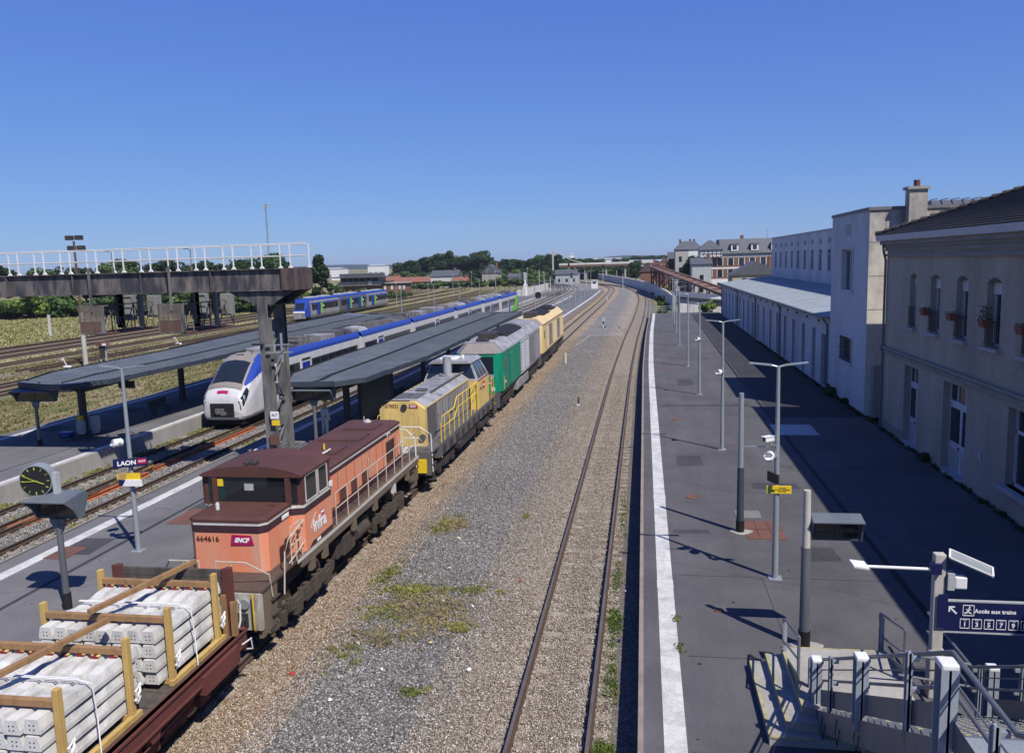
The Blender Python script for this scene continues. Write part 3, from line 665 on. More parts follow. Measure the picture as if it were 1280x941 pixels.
# ------------------------------------------------ orange shunting locomotive 664616
def loco_orange():
    y0 = 16.75
    t = root('diesel_locomotive', (T2(y0), y0, 0), 'faded orange and maroon diesel shunter 664616 with a centre cab behind the flat wagon', 'locomotive', 'locomotives in the line', rz=0)
    Lf = 13.2; D = 1.70
    mb = MB(); mb.box(-1.36, 1.36, 0, Lf, D-.07, D); mb.build('deck', 'deck_brown', t)
    mb = MB(); mb.box(-1.05, 1.05, .1, Lf-.1, 1.05, D-.07); mb.build('frame', 'underframe', t)
    for s in (-1, 1):
        mb = MB(); mb.box(s*1.36-.04, s*1.36+.06, 2.2, Lf, D-.26, D+.02) if s > 0 else mb.box(-1.42, -1.32, 2.2, Lf, D-.26, D+.02)
        so_ = mb.build('side_sill', 'sill_brown', t)
        mb = MB(); mb.box(s*1.425-.008, s*1.425+.008, 1.9, Lf+.02, D-.06, D+.02); mb.build('pale_stripe', 'band_white', so_)
        for y in (2.7, 3.6, 5.9, 7.9, 9.9, 11.6): mb = MB(); mb.box(s*1.38-.05, s*1.38+.05, y, y+.28, 1.15, D-.25); mb.build('hanger_plate', 'sill_brown' if y != 9.9 else 'off_white', so_)
    # headstocks
    for y, d in ((0, -1), (Lf, 1)):
        mb = MB(); mb.box(-1.36, 1.36, y-.06, y+.06, .78, D-.05); hs = mb.build('headstock', 'dirty_pale' if d < 0 else 'sill_brown', t)
        for s in (-1, 1):
            mb = MB(); mb.prism([(y-.02*d, .55), (y-.02*d, D-.1), (y-.9*d, D-.1), (y-.75*d, .6)], 'x', s*1.28-.05, s*1.28+.05); mb.build('step_bracket', 'sill_brown', t)
            mb = MB()
            for k in range(3): mb.box(s*1.38-.14, s*1.38+.02, y-.7*d-.2, y-.7*d+.2, .5+k*.38, .53+k*.38)
            mb.build('footstep', 'underframe', t)
        buffers(t, y+.06*d, d)
    bogie(t, 3.1, 2.0, .48, 'underframe', half=1.2); bogie(t, 10.1, 2.0, .48, 'underframe', half=1.2)
    mb = MB(); mb.box(-1.15, 1.15, 5.2, 8.0, .5, 1.1); mb.box(1.0, 1.3, 5.4, 6.3, .55, 1.15); mb.cyl((1.15, 6.6, .8), .2, 1.0, 'y', 12); mb.build('fuel_tank', 'underframe', t, bevel=.03)
    # nose hood
    def hood(y0_, y1_, hw, zt, band, name, front=True, roofover=.06):
        mb = MB(); ch = .16
        pr_ = [(-hw, y0_+ch if front else y0_), (-hw+ch, y0_), (hw-ch, y0_), (hw, y0_+ch), (hw, y1_), (-hw, y1_)] if front else [(-hw, y0_), (hw, y0_), (hw, y1_-ch), (hw-ch, y1_), (-hw+ch, y1_), (-hw, y1_-ch)]
        mb.prism(pr_, 'z', D, band-.001); h = mb.build(name, 'orange', t)
        def grow(e): 
            cx_ = 0; cy_ = (y0_+y1_)/2
            return [(x*(1+e/hw), cy_+(y-cy_)*(1+e/((y1_-y0_)/2))) for x, y in pr_]
        mb = MB(); mb.prism(grow(.004), 'z', band, zt-.19); mb.build('dark_band', 'dark_band', h)
        mb = MB(); mb.prism(grow(.012), 'z', zt-.19, zt-.12); mb.build('white_band', 'band_white', h)
        g = grow(.02); mb = MB(); mb.prism(g, 'z', zt-.12, zt-.05)
        g2 = grow(-.1); n = len(g)
        mb._add([(x, y, zt-.05) for x, y in g]+[(x, y, zt+.0) for x, y in g2], [(i, (i+1) % n, n+(i+1) % n, n+i) for i in range(n)]+[tuple(range(n, 2*n))])
        rf = mb.build('hood_roof', 'maroon_roof', h); return h, rf
    h1, rf = hood(1.1, 2.55, 1.0, 3.06, 2.68, 'nose_hood')
    mb = MB(); mb.cyl((-.55, 1.75, 3.05), .05, .16, n=10); mb.cyl((-.55, 1.75, 3.2), .035, .04, n=10); mb.build('vent_cap', 'off_white', rf)
    mb = MB(); mb.box(.62, .8, 2.1, 2.16, 3.05, 3.1); mb.build('lifting_lug', 'maroon_roof', rf)
    for y, z in ((1.98, 2.0), (2.28, 2.1)):
        mb = MB()
        for k in range(7): mb.box(1.03, 1.045, y-.22, y+.06, z-.24+k*.055, z-.215+k*.055)
        mb.build('louvre', 'dark_band', h1)
        text('number', '664616', .2, 'text_black', h1, (-.5, 1.09, 2.52), (1,0,0), (0,0,1), extrude=.002, bold=0)
    mb = MB(); mb.prism([(.1, 2.38), (.7, 2.4), (.64, 2.63), (.14, 2.645)], 'y', 1.078, 1.095); lg = mb.build('logo', 'sign_red', h1)
    text('lettering', 'SNCF', .15, 'text_white', lg, (.39, 1.074, 2.51), (1,0,0), (0,0,1), bold=.008, shear=.3)
    text('number', '664616', .085, 'text_white', h1, (1.035, 2.2, 2.79), (0,1,0), (0,0,1), bold=.003)
    mb = MB(); mb.box(1.028, 1.033, 1.99, 2.4, 2.73, 2.84); mb.build('number_plate', 'text_white', h1)
    # cab
    cy0, cy1, cw, zt = 2.5, 4.45, 1.36, 3.7
    mb = MB()
    mb.prism([(-cw, cy0+.12), (-cw+.3, cy0), (cw-.3, cy0), (cw, cy0+.12), (cw, cy1), (-cw, cy1)], 'z', D, 2.7); cab = mb.build('cab', 'orange', t)
    mb = MB(); pr_ = [(-cw-.004, cy0+.116), (-cw+.3, cy0-.004), (cw-.3, cy0-.004), (cw+.004, cy0+.116), (cw+.004, cy1+.004), (-cw-.004, cy1+.004)]
    mb.prism(pr_, 'z', 2.7, 2.88); mb.build('dark_band', 'dark_band', cab)
    mb = MB(); mb.prism([(x*1.006, y) for x, y in pr_], 'z', 2.88, 2.95); mb.build('white_band', 'band_white', cab)
    # upper cab: pillars and panes
    mb = MB(); c1 = cw-.08
    for x, y in ((-c1, cy0+.15), (c1, cy0+.15), (-c1, cy1-.06), (c1, cy1-.06), (-cw+.36, cy0+.03), (cw-.36, cy0+.03)): mb = MB(); mb.box(x-.07, x+.07, y-.06, y+.06, 2.95, zt); mb.build('cab_pillar', 'maroon_roof', cab)
    mb = MB()
    mb.box(-c1, c1, cy1-.1, cy1-.02, 2.95, zt)
    mb.box(-c1, -cw+.36, cy0+.05, cy0+.12, 2.95, 3.0)
    mb.build('cab_frame', 'maroon_roof', cab)
    mb = MB(); mb.box(-cw+.4, cw-.4, cy0+.03, cy0+.05, 2.95, zt)
    mb.build('windscreen', 'glass', cab)
    mb = MB(); mb.box(-cw+.15, -cw+.33, cy0+.06, cy0+.08, 2.97, zt); mb.box(-cw+.42, -cw+.62, cy0+.02, cy0+.028, 2.9, zt-.04); mb.build('side_light', 'glass_green', cab)
    mb = MB(); mb.box(cw-.33, cw-.15, cy0+.06, cy0+.08, 2.97, zt); mb.build('side_light', 'glass', cab)
    mb = MB(); mb.box(-.2, .05, cy0+.02, cy0+.028, 3.34, 3.52); mb.build('rear_window_glimpse', 'grey_box', cab)
    mb = MB(); mb.box(-.98, -.78, cy0-.0, cy0+.03, 3.45, 3.65); mb.build('warning_plate', 'bright_yellow', cab)
    for s in (-1, 1):
        for k, (a, b_) in enumerate(((cy0+.26, cy0+1.0), (cy0+1.1, cy0+1.72))):
            mb = MB(); mb.box(s*cw-.05, s*cw-.0, a, b_, 2.99, zt-.02); w = mb.build('side_window', 'glass', cab)
            mb = MB(); x = s*(cw+.006)
            for q in ((a, 2.99, a, zt-.02), (b_, 2.99, b_, zt-.02), (a, zt-.02, b_, zt-.02), (a, 2.99, b_, 2.99)): mb.bar((x, q[0], q[1]), (x, q[2], q[3]), .03, .03)
            mb.build('window_frame', 'band_white', w)
        mb = MB(); mb.box(s*cw-.06, s*cw+.002, cy0+.12, cy0+.25, 2.95, zt); mb.box(s*cw-.06, s*cw+.002, cy0+1.0, cy0+1.1, 2.95, zt); mb.box(s*cw-.06, s*cw+.002, cy0+1.72, cy1, 2.95, zt); mb.build('side_pillar', 'maroon_roof', cab)
    # arched roof
    mb = MB(); n = 12; prof = []
    for i in range(n+1):
        x = -1.4+2.8*i/n; prof.append((x, zt+.06+.24*(1-(x/1.4)**2)**.8))
    prof2 = [(-1.4, zt+.01)]+prof+[(1.4, zt+.01)]
    mb.prism(prof2, 'y', cy0-.04, cy1+.08); rf = mb.build('cab_roof', 'maroon_roof', cab, smooth=True)
    mb = MB(); mb.cyl((-.12, cy0-.02, 4.05), .06, .3, 'y', 10, .09); mb.cyl((.08, cy0-.0, 4.05), .05, .26, 'y', 10, .07); mb.box(-.2, .15, cy0+.1, cy0+.22, 3.95, 4.06); mb.build('horn', 'dark_steel', rf)
    text('lettering', 'infra', .5, 'text_white', cab, (cw+.012, 3.55, 2.2), (0,1,0), (0,0,1), bold=.014)
    mb = MB()
    for i in range(9):
        a = i/8; mb.box(cw+.002, cw+.01, 2.98+.33*a*a*.9, 3.01+.33*a*a*.9+.012, 2.2+.34*a*.95, 2.225+.34*a*.95)
        mb.box(cw+.002, cw+.01, 3.1+.33*a*a*.7, 3.12+.33*a*a*.7, 2.26+.27*a*.95, 2.28+.27*a*.95)
    mb.build('dotted_arc', 'text_white', cab)
    mb = MB(); mb.box(cw+.002, cw+.008, 3.62, 3.9, 2.35, 2.5); lg = mb.build('logo', 'sign_red', cab); text('lettering', 'SNCF', .1, 'text_white', lg, (cw+.012, 3.76, 2.425), (0,1,0), (0,0,1), bold=.004)
    mb = MB(); mb.prism([(cy0+.3, D+.02), (cy1, D+.02), (cy1, D+.16), (cy0+.55, D+.14)], 'x', cw+.002, cw+.008); mb.build('maroon_skirt', 'dark_band', cab)
    mb = MB(); mb.box(cw+.008, cw+.014, 3.3, 3.55, D+.04, D+.12); mb.build('data_plate', 'text_white', cab)
    mb = MB(); mb.box(cw+.0, cw+.05, cy1-.12, cy1+.04, 2.97, 3.1); mb.build('tail_lamp', 'text_white', cab)
    # engine hood
    h2, rf = hood(4.5, 12.45, .99, 3.28, 2.96, 'engine_hood', front=False)
    mb = MB(); mb.box(.99, 1.0, 4.52, 5.2, D, 2.95); mb.build('recess_panel', 'louvre_brown', h2)
    mb = MB()
    for k in range(10): mb.box(.99, .997, 5.2+k*.72, 5.212+k*.72, D+.25, 2.94)
    mb.build('door_seam', 'louvre_brown', h2)
    mb = MB(); mb.box(.99, .998, 5.2, 12.3, D, D+.22); mb.build('maroon_skirt', 'dark_band', h2)
    for ya in (6.0, 7.0, 8.0):
        mb = MB()
        for k in range(9): mb.box(.992, 1.004, ya, ya+.62, D+.3+k*.045, D+.322+k*.045)
        mb.build('louvre', 'louvre_brown', h2)
    mb = MB(); mb.box(.99, 1.004, 10.6, 11.55, 2.05, 2.8); lv = mb.build('radiator_grille', 'louvre_brown', h2)
    mb = MB()
    for k in range(14): mb.box(1.004, 1.014, 10.62, 11.53, 2.08+k*.05, 2.095+k*.05)
    mb.build('grille_slat', 'dark_band', lv)
    mb = MB(); mb.box(.995, 1.012, 10.75, 11.1, 2.99, 3.08); mb.build('number_plate', 'text_white', h2)
    text('number', '664616', .08, 'text_black', h2, (1.016, 10.93, 3.03), (0,1,0), (0,0,1), bold=.003)
    for (xa, xb, ya, yb) in ((-.78, .3, 5.6, 6.15), (-.6, .62, 6.7, 7.9), (-.7, .72, 8.6, 9.8), (-.5, .6, 10.4, 11.6)):
        mb = MB(); mb.box(xa, xb, ya, yb, 3.27, 3.32); mb.box(xa, xb, ya+.1, yb-.1, 3.32, 3.335); mb.build('roof_hatch', 'maroon_roof', rf, bevel=.01)
    mb = MB(); mb.cyl((.1, 7.2, 3.3), .03, .22, n=8); mb.build('exhaust_pipe', 'bright_yellow', rf)
    for s in (-1, 1):
        for ya in (4.9, 8.6, 11.9): mb = MB(); mb.tube([(s*1.01, ya, D+.3), (s*1.04, ya, D+.35), (s*1.04, ya, D+1.0), (s*1.01, ya, D+1.05)], .014, 6); mb.build('grab_rail', 'rail_pale', h2)
    mb = MB(); mb.tube([(.25, 6.6, 3.33), (.35, 6.8, 3.38), (.38, 7.0, 3.4)], .03, 6); mb.build('lifting_hook', 'off_white', rf)
    mb = MB(); mb.cyl((-.1, 11.9, 3.27), .14, .05, n=12); mb.cyl((-.1, 11.9, 3.32), .08, .06, n=12); mb.tube([(-.3, 12.1, 3.27), (-.3, 12.1, 3.46)], .015, 6); mb.build('roof_aerial', 'off_white', rf)
    # railings
    g = 'rail_pale'
    handrail(t, [(1.36, 4.75+i*.93, D) for i in range(10)], .95, g, (.52,), .016)
    handrail(t, [(-1.36, 4.75+i*.93, D) for i in range(10)], .95, g, (.52,), .016)
    handrail(t, [(1.36, 1.7, D), (1.36, 2.35, D)], .95, g, (.5,), .018)
    mb = MB(); mb.tube([(1.38, 2.5, D+.9), (1.38, 1.55, D+.72), (1.4, 1.25, D+.5), (1.42, 1.05, D-.5)], .02, 7); mb.tube([(1.38, 2.5, D+.35), (1.38, 1.5, D+.1)], .016, 6); mb.tube([(1.38, 1.95, D), (1.38, 1.95, D+.8)], .016, 6); mb.build('step_handrail', g, t, smooth=True)
    for s in (-1, 1):
        mb = MB(); mb.tube([(s*.2, .14, D+.62), (s*.95, .14, D+.62), (s*1.34, .5, D+.2), (s*1.36, .55, D-.35)], .02, 7); mb.tube([(s*.6, .14, D), (s*.6, .14, D+.62)], .016, 6); mb.tube([(s*.2, .14, D), (s*.2, .14, D+.62)], .016, 6)
        mb.build('end_handrail', g, t, smooth=True)
        mb = MB(); mb.tube([(s*.25, Lf-.1, D), (s*.25, Lf-.1, D+1.05), (s*1.0, Lf-.1, D+1.05), (s*1.36, Lf-.2, D+.75), (s*1.38, Lf-.2, D-.4)], .02, 7); mb.tube([(s*.25, Lf-.1, D+.55), (s*.95, Lf-.1, D+.55)], .016, 6); mb.build('end_handrail', 'white', t, smooth=True)
        mb = MB(); mb.tube([(s*1.2, -.08, D-.1), (s*1.22, -.16, D+.0), (s*1.22, -.16, .9), (s*1.18, -.05, .75)], .018, 6); mb.build('shunter_grab', 'bright_yellow', t, smooth=True)
        mb = MB(); mb.cyl((s*.98, -.12, 1.42), .12, .1, 'y', 14); mb.build('headlamp', 'galv', t)
        mb = MB(); mb.cyl((s*.9, Lf+.02, 1.9), .12, .12, 'y', 14); mb.build('headlamp', 'white', t)
    return t
loco_orange()

# ------------------------------------------------ yellow and grey centre-cab locomotive
def loco_yellow_grey():
    y0 = 31.1
    t = root('diesel_locomotive', (T2(y0)+.02, y0, 0), 'yellow and grey diesel locomotive with a tall exhaust stack in front of its cab', 'locomotive', 'locomotives in the line', rz=vrot(0, y0, T2))
    Lf = 14.3; D = 1.55
    mb = MB(); mb.box(-1.45, 1.45, 0, Lf, D-.08, D); mb.build('deck', 'loco_dark_grey', t)
    mb = MB(); mb.box(-1.0, 1.0, .1, Lf-.1, .95, D-.08); mb.box(1.2, 1.45, 1.4, Lf-1.2, 1.0, D-.08); mb.box(-1.45, -1.2, 1.4, Lf-1.2, 1.0, D-.08); mb.build('frame', 'loco_dark_grey', t)
    for y, d in ((0, -1), (Lf, 1)):
        mb = MB(); mb.box(-1.45, 1.45, y-.08, y+.08, .65, D); mb.build('headstock', 'loco_dark_grey', t); buffers(t, y+.08*d, d)
        for s in (-1, 1):
            mb = MB()
            for k in range(4): mb.box(s*1.3-.2, s*1.3+.18, y-d*.55-.3, y-d*.55+.3, .35+k*.32, .38+k*.32)
            mb.box(s*1.3-.2, s*1.3-.17, y-d*.55-.3, y-d*.55+.3, .35, D); mb.build('footstep', 'dark_steel', t)
    bogie(t, 3.1, 2.4, .5, 'dark_steel', half=1.2); bogie(t, 11.2, 2.4, .5, 'dark_steel', half=1.2)
    mb = MB(); mb.box(-1.35, 1.35, 5.1, 9.2, .4, 1.2); mb.build('fuel_tank', 'dark_steel', t, bevel=.06)
    for k in range(9): mb = MB(); mb.box(1.45, 1.47, 2+k*1.2, 2.5+k*1.2+.1*(k % 3), 1.05, 1.38); mb.build('equipment_hatch', 'dark_steel', t)
    mb = MB()
    mb.cyl((1.4, 4.6, .8), .13, .7, 'y', 10); mb.cyl((1.4, 9.4, .75), .13, .5, 'y', 10); mb.build('side_equipment', 'dark_steel', t)
    hw = .96
    def profile(z): return [(-hw, D), (hw, D), (hw, z-.42), (hw-.38, z), (-hw+.38, z), (-hw, z-.42)]
    # long hood: yellow nose then grey body then roof
    mb = MB(); mb.prism([(-hw+.08, D), (hw-.08, D), (hw, D), (hw, 3.12), (hw-.42, 3.42), (-hw+.42, 3.42), (-hw, 3.12), (-hw, D)], 'y', 1.1, 1.45); nose = mb.build('nose', 'yellow', t)
    mb = MB(); mb.prism([(-hw, D), (hw, D), (hw, 3.12), (-hw, 3.12)], 'y', 1.45, 9.55); hood_ = mb.build('engine_hood', 'loco_grey', t)
    mb = MB(); mb.box(hw, hw+.012, 1.5, 2.95, D+.1, 3.08); g_ = mb.build('radiator_grille', 'loco_dark_grey', hood_)
    mb = MB()
    for s in (-1, 1): mb.box(s*hw-.03, s*hw+.03, 1.45, 9.55, 3.12, 3.17)
    mb.build('yellow_edge', 'yellow', hood_)
    mb = MB(); mb.prism([(-hw, 3.17), (hw, 3.17), (hw-.42, 3.46), (-hw+.42, 3.46)], 'y', 1.4, 9.55); rf = mb.build('hood_roof', 'roof_grey', hood_)
    mb = MB()
    for k in range(13): mb.box(hw+.0, hw+.01, 3.1+k*.5, 3.12+k*.5, D+.2, 3.08)
    for k in range(7): mb.box(hw+.003, hw+.02, 3.25+k*.9, 3.3+k*.9, 2.4, 2.52)
    mb.build('door_seam', 'loco_dark_grey', hood_)
    mb = MB()
    for k in range(2): mb.box(-.5+k*.55, -.02+k*.55, 1.7, 3.0, 3.46, 3.5)
    mb.box(-.1, .35, 3.5, 3.9, 3.46, 3.56); mb.build('roof_grille', 'loco_dark_grey', rf)
    mb = MB(); mb.box(-.78, .28, 1.25, 1.42, 3.425, 3.44); mb.build('nose_grille', 'black_joint', nose)
    mb = MB()
    for k in range(8): mb.box(-.6, .6, 3.9+k*.62, 3.93+k*.62, 3.46, 3.48)
    mb.box(.58, .64, 3.4, 9.3, 3.4, 3.5); mb.build('roof_seam', 'loco_dark_grey', rf)
    mb = MB(); mb.cyl((.08, 8.7, 3.46), .42, .07, n=24); mb.cyl((.08, 8.7, 3.53), .22, .85, n=24); mb.cyl((.08, 8.7, 4.38), .14, .03, n=16); mb.build('exhaust_stack', 'roof_grey', rf, smooth=True)
    mb = MB()
    for x in (-.5, 0, .5): mb.box(x-.006, x+.006, 1.09, 1.1, D+.1, 3.0)
    mb.box(.7, .71, 1.085, 1.1, D+.3, 2.85); mb.build('door_seam', 'timber_yellow', nose)
    text('number', '679021', .2, 'timber', nose, (-.42, 1.09, 3.24), (1,0,0), (0,0,1), bold=.006)
    mb = MB(); mb.cyl((.1, 1.04, 3.2), .13, .06, 'y', 16); mb.build('headlamp', 'dark_steel', nose)
    mb = MB(); mb.prism([(.3, 3.16), (.68, 3.16), (.66, 3.3), (.32, 3.3)], 'y', 1.085, 1.1); lg = mb.build('logo', 'sign_red', nose); text('lettering', 'SNCF', .1, 'text_white', lg, (.49, 1.08, 3.23), (1,0,0), (0,0,1), bold=.004)
    for s in (-1, 1):
        mb = MB(); mb.cyl((s*.85, 1.02, 1.95), .13, .08, 'y', 14); mb.build('headlamp', 'loco_dark_grey', nose)
    # cab
    cw = 1.42; a, b_ = 9.6, 12.5
    mb = MB(); mb.prism([(-cw, D-.1), (cw, D-.1), (cw, 3.05), (-cw, 3.05)], 'y', a, b_); cab = mb.build('cab', 'yellow', t)
    mb = MB(); mb.box(cw, cw+.006, a, b_, 2.98, 3.05); mb.build('red_stripe', 'red', cab)
    mb = MB(); mb.box(.55, 1.05, a-.01, a, D, 2.75); mb.build('cab_door', 'dark_steel', cab)
    # raked glazed upper part
    b4 = [(-cw, a, 3.05), (cw, a, 3.05), (cw, b_, 3.05), (-cw, b_, 3.05)]; t4 = [(-cw+.38, a+.25, 3.96), (cw-.38, a+.25, 3.96), (cw-.38, b_-.5, 3.96), (-cw+.38, b_-.5, 3.96)]
    mb = MB(); mb.hexa(b4, t4); up = mb.build('cab_glazing', 'roof_grey', cab)
    def onside(u, w, s=1):   # u 0..1 along y, w 0..1 in height, on the side plane
        x = s*(cw+(-.38)*w); ya = a+.25*w; yb = b_-.5*w
        return Vector((x+s*.008, ya+(yb-ya)*u, 3.05+.91*w))
    for s in (-1, 1):
        for u0, u1 in ((.1, .34), (.38, .62), (.66, .9)):
            mb = MB(); mb.quad(onside(u0, .08, s), onside(u1, .08, s), onside(u1, .92, s), onside(u0, .92, s)); mb.build('cab_window', 'glass', up)
    mb = MB(); mb.quad((-cw+.1, a+.02, 3.12), (cw-.1, a+.02, 3.12), (cw-.42, a+.215, 3.9), (-cw+.42, a+.215, 3.9)); mb.build('windscreen', 'glass', up)
    mb = MB(); mb.bar((-.1, a+.05, 3.3), (.7, a+.12, 3.5), .16, .02); mb.build('sun_visor', 'grey_box', up)
    mb = MB(); mb.prism([(-cw+.3, 3.96), (cw-.3, 3.96), (cw-.5, 4.1), (-cw+.5, 4.1)], 'y', a-.2, b_-.3); rf2 = mb.build('cab_roof', 'roof_grey', cab)
    mb = MB(); mb.box(-.6, .35, a+.3, a+1.1, 4.1, 4.2); mb.cyl((-.3, a+.7, 4.2), .2, .05, n=16); mb.cyl((.15, a+.7, 4.2), .14, .05, n=16); mb.cyl((.5, a+.8, 4.1), .09, .2, n=12); mb.box(-.1, .3, a+.05, a+.3, 4.1, 4.18); mb.build('air_conditioner', 'white', rf2, bevel=.03)
    text('number', '679021', .2, 'timber', cab, (cw+.012, a+.75, 2.55), (0,1,0), (0,0,1), bold=.004)
    mb = MB(); mb.prism([(a+1.25, 2.4), (a+1.75, 2.45), (a+1.8, 2.85), (a+1.3, 2.8)], 'x', cw+.002, cw+.01); lg = mb.build('logo', 'sign_red', cab); text('lettering', 'SNCF', .14, 'text_white', lg, (cw+.014, a+1.52, 2.62), (0,1,0), (0,0,1), bold=.004)
    mb = MB(); mb.prism([(-hw, D), (hw, D), (hw, 2.6), (hw-.3, 2.9), (-hw+.3, 2.9), (-hw, 2.6)], 'y', b_+.01, 13.7); mb.build('short_hood', 'loco_grey', t)
    Y = 'bright_yellow'
    D0 = D
    mb = MB()
    for s in (1, -1):
        p = [(s*1.42, 1.9, .9), (s*1.42, 1.9, 2.35), (s*1.42, 2.2, 2.62), (s*1.42, 4.3, 2.62), (s*1.42, 4.9, 3.0), (s*1.42, 9.5, 3.0)]
        mb.tube(p, .022, 7)
        mb.tube([(s*1.42, 2.2, 2.15), (s*1.42, 4.35, 2.15), (s*1.42, 4.95, 2.5), (s*1.42, 9.5, 2.5)], .018, 6)
        for y, z in ((2.5, 2.62), (3.4, 2.62), (4.3, 2.62), (5.2, 3.0), (6.1, 3.0), (7.0, 3.0), (7.9, 3.0), (8.7, 3.0), (9.5, 3.0)): mb.tube([(s*1.42, y, D), (s*1.42, y, z)], .018, 6)
    mb.build('side_handrail', Y, t, smooth=True)
    for s in (-1, 1):
        mb = MB(); mb.tube([(s*.3, -.0, D+1.05), (s*1.05, 0, D+1.05), (s*1.42, .25, D+.7), (s*1.44, .3, .7)], .022, 7); mb.tube([(s*.3, 0, D+.6), (s*1.0, 0, D+.6), (s*1.2, 0, D+.35), (s*.4, 0, D+.2)], .018, 6); mb.tube([(s*.3, 0, D), (s*.3, 0, D+1.05)], .018, 6); mb.build('end_handrail', 'white', t, smooth=True)
        mb = MB(); mb.tube([(s*1.42, 12.9, D), (s*1.42, 12.9, D+1.1), (s*1.42, 13.7, D+1.1), (s*1.42, 14.1, .9)], .022, 7); mb.tube([(s*1.42, 13.3, D), (s*1.42, 13.3, D+1.1)], .018, 6); mb.build('end_handrail', Y, t, smooth=True)
    mb = MB(); mb.box(.65, 1.3, -.16, -.08, .75, 1.3); mb.build('buffer_plate', Y, t)
    return t
loco_yellow_grey()

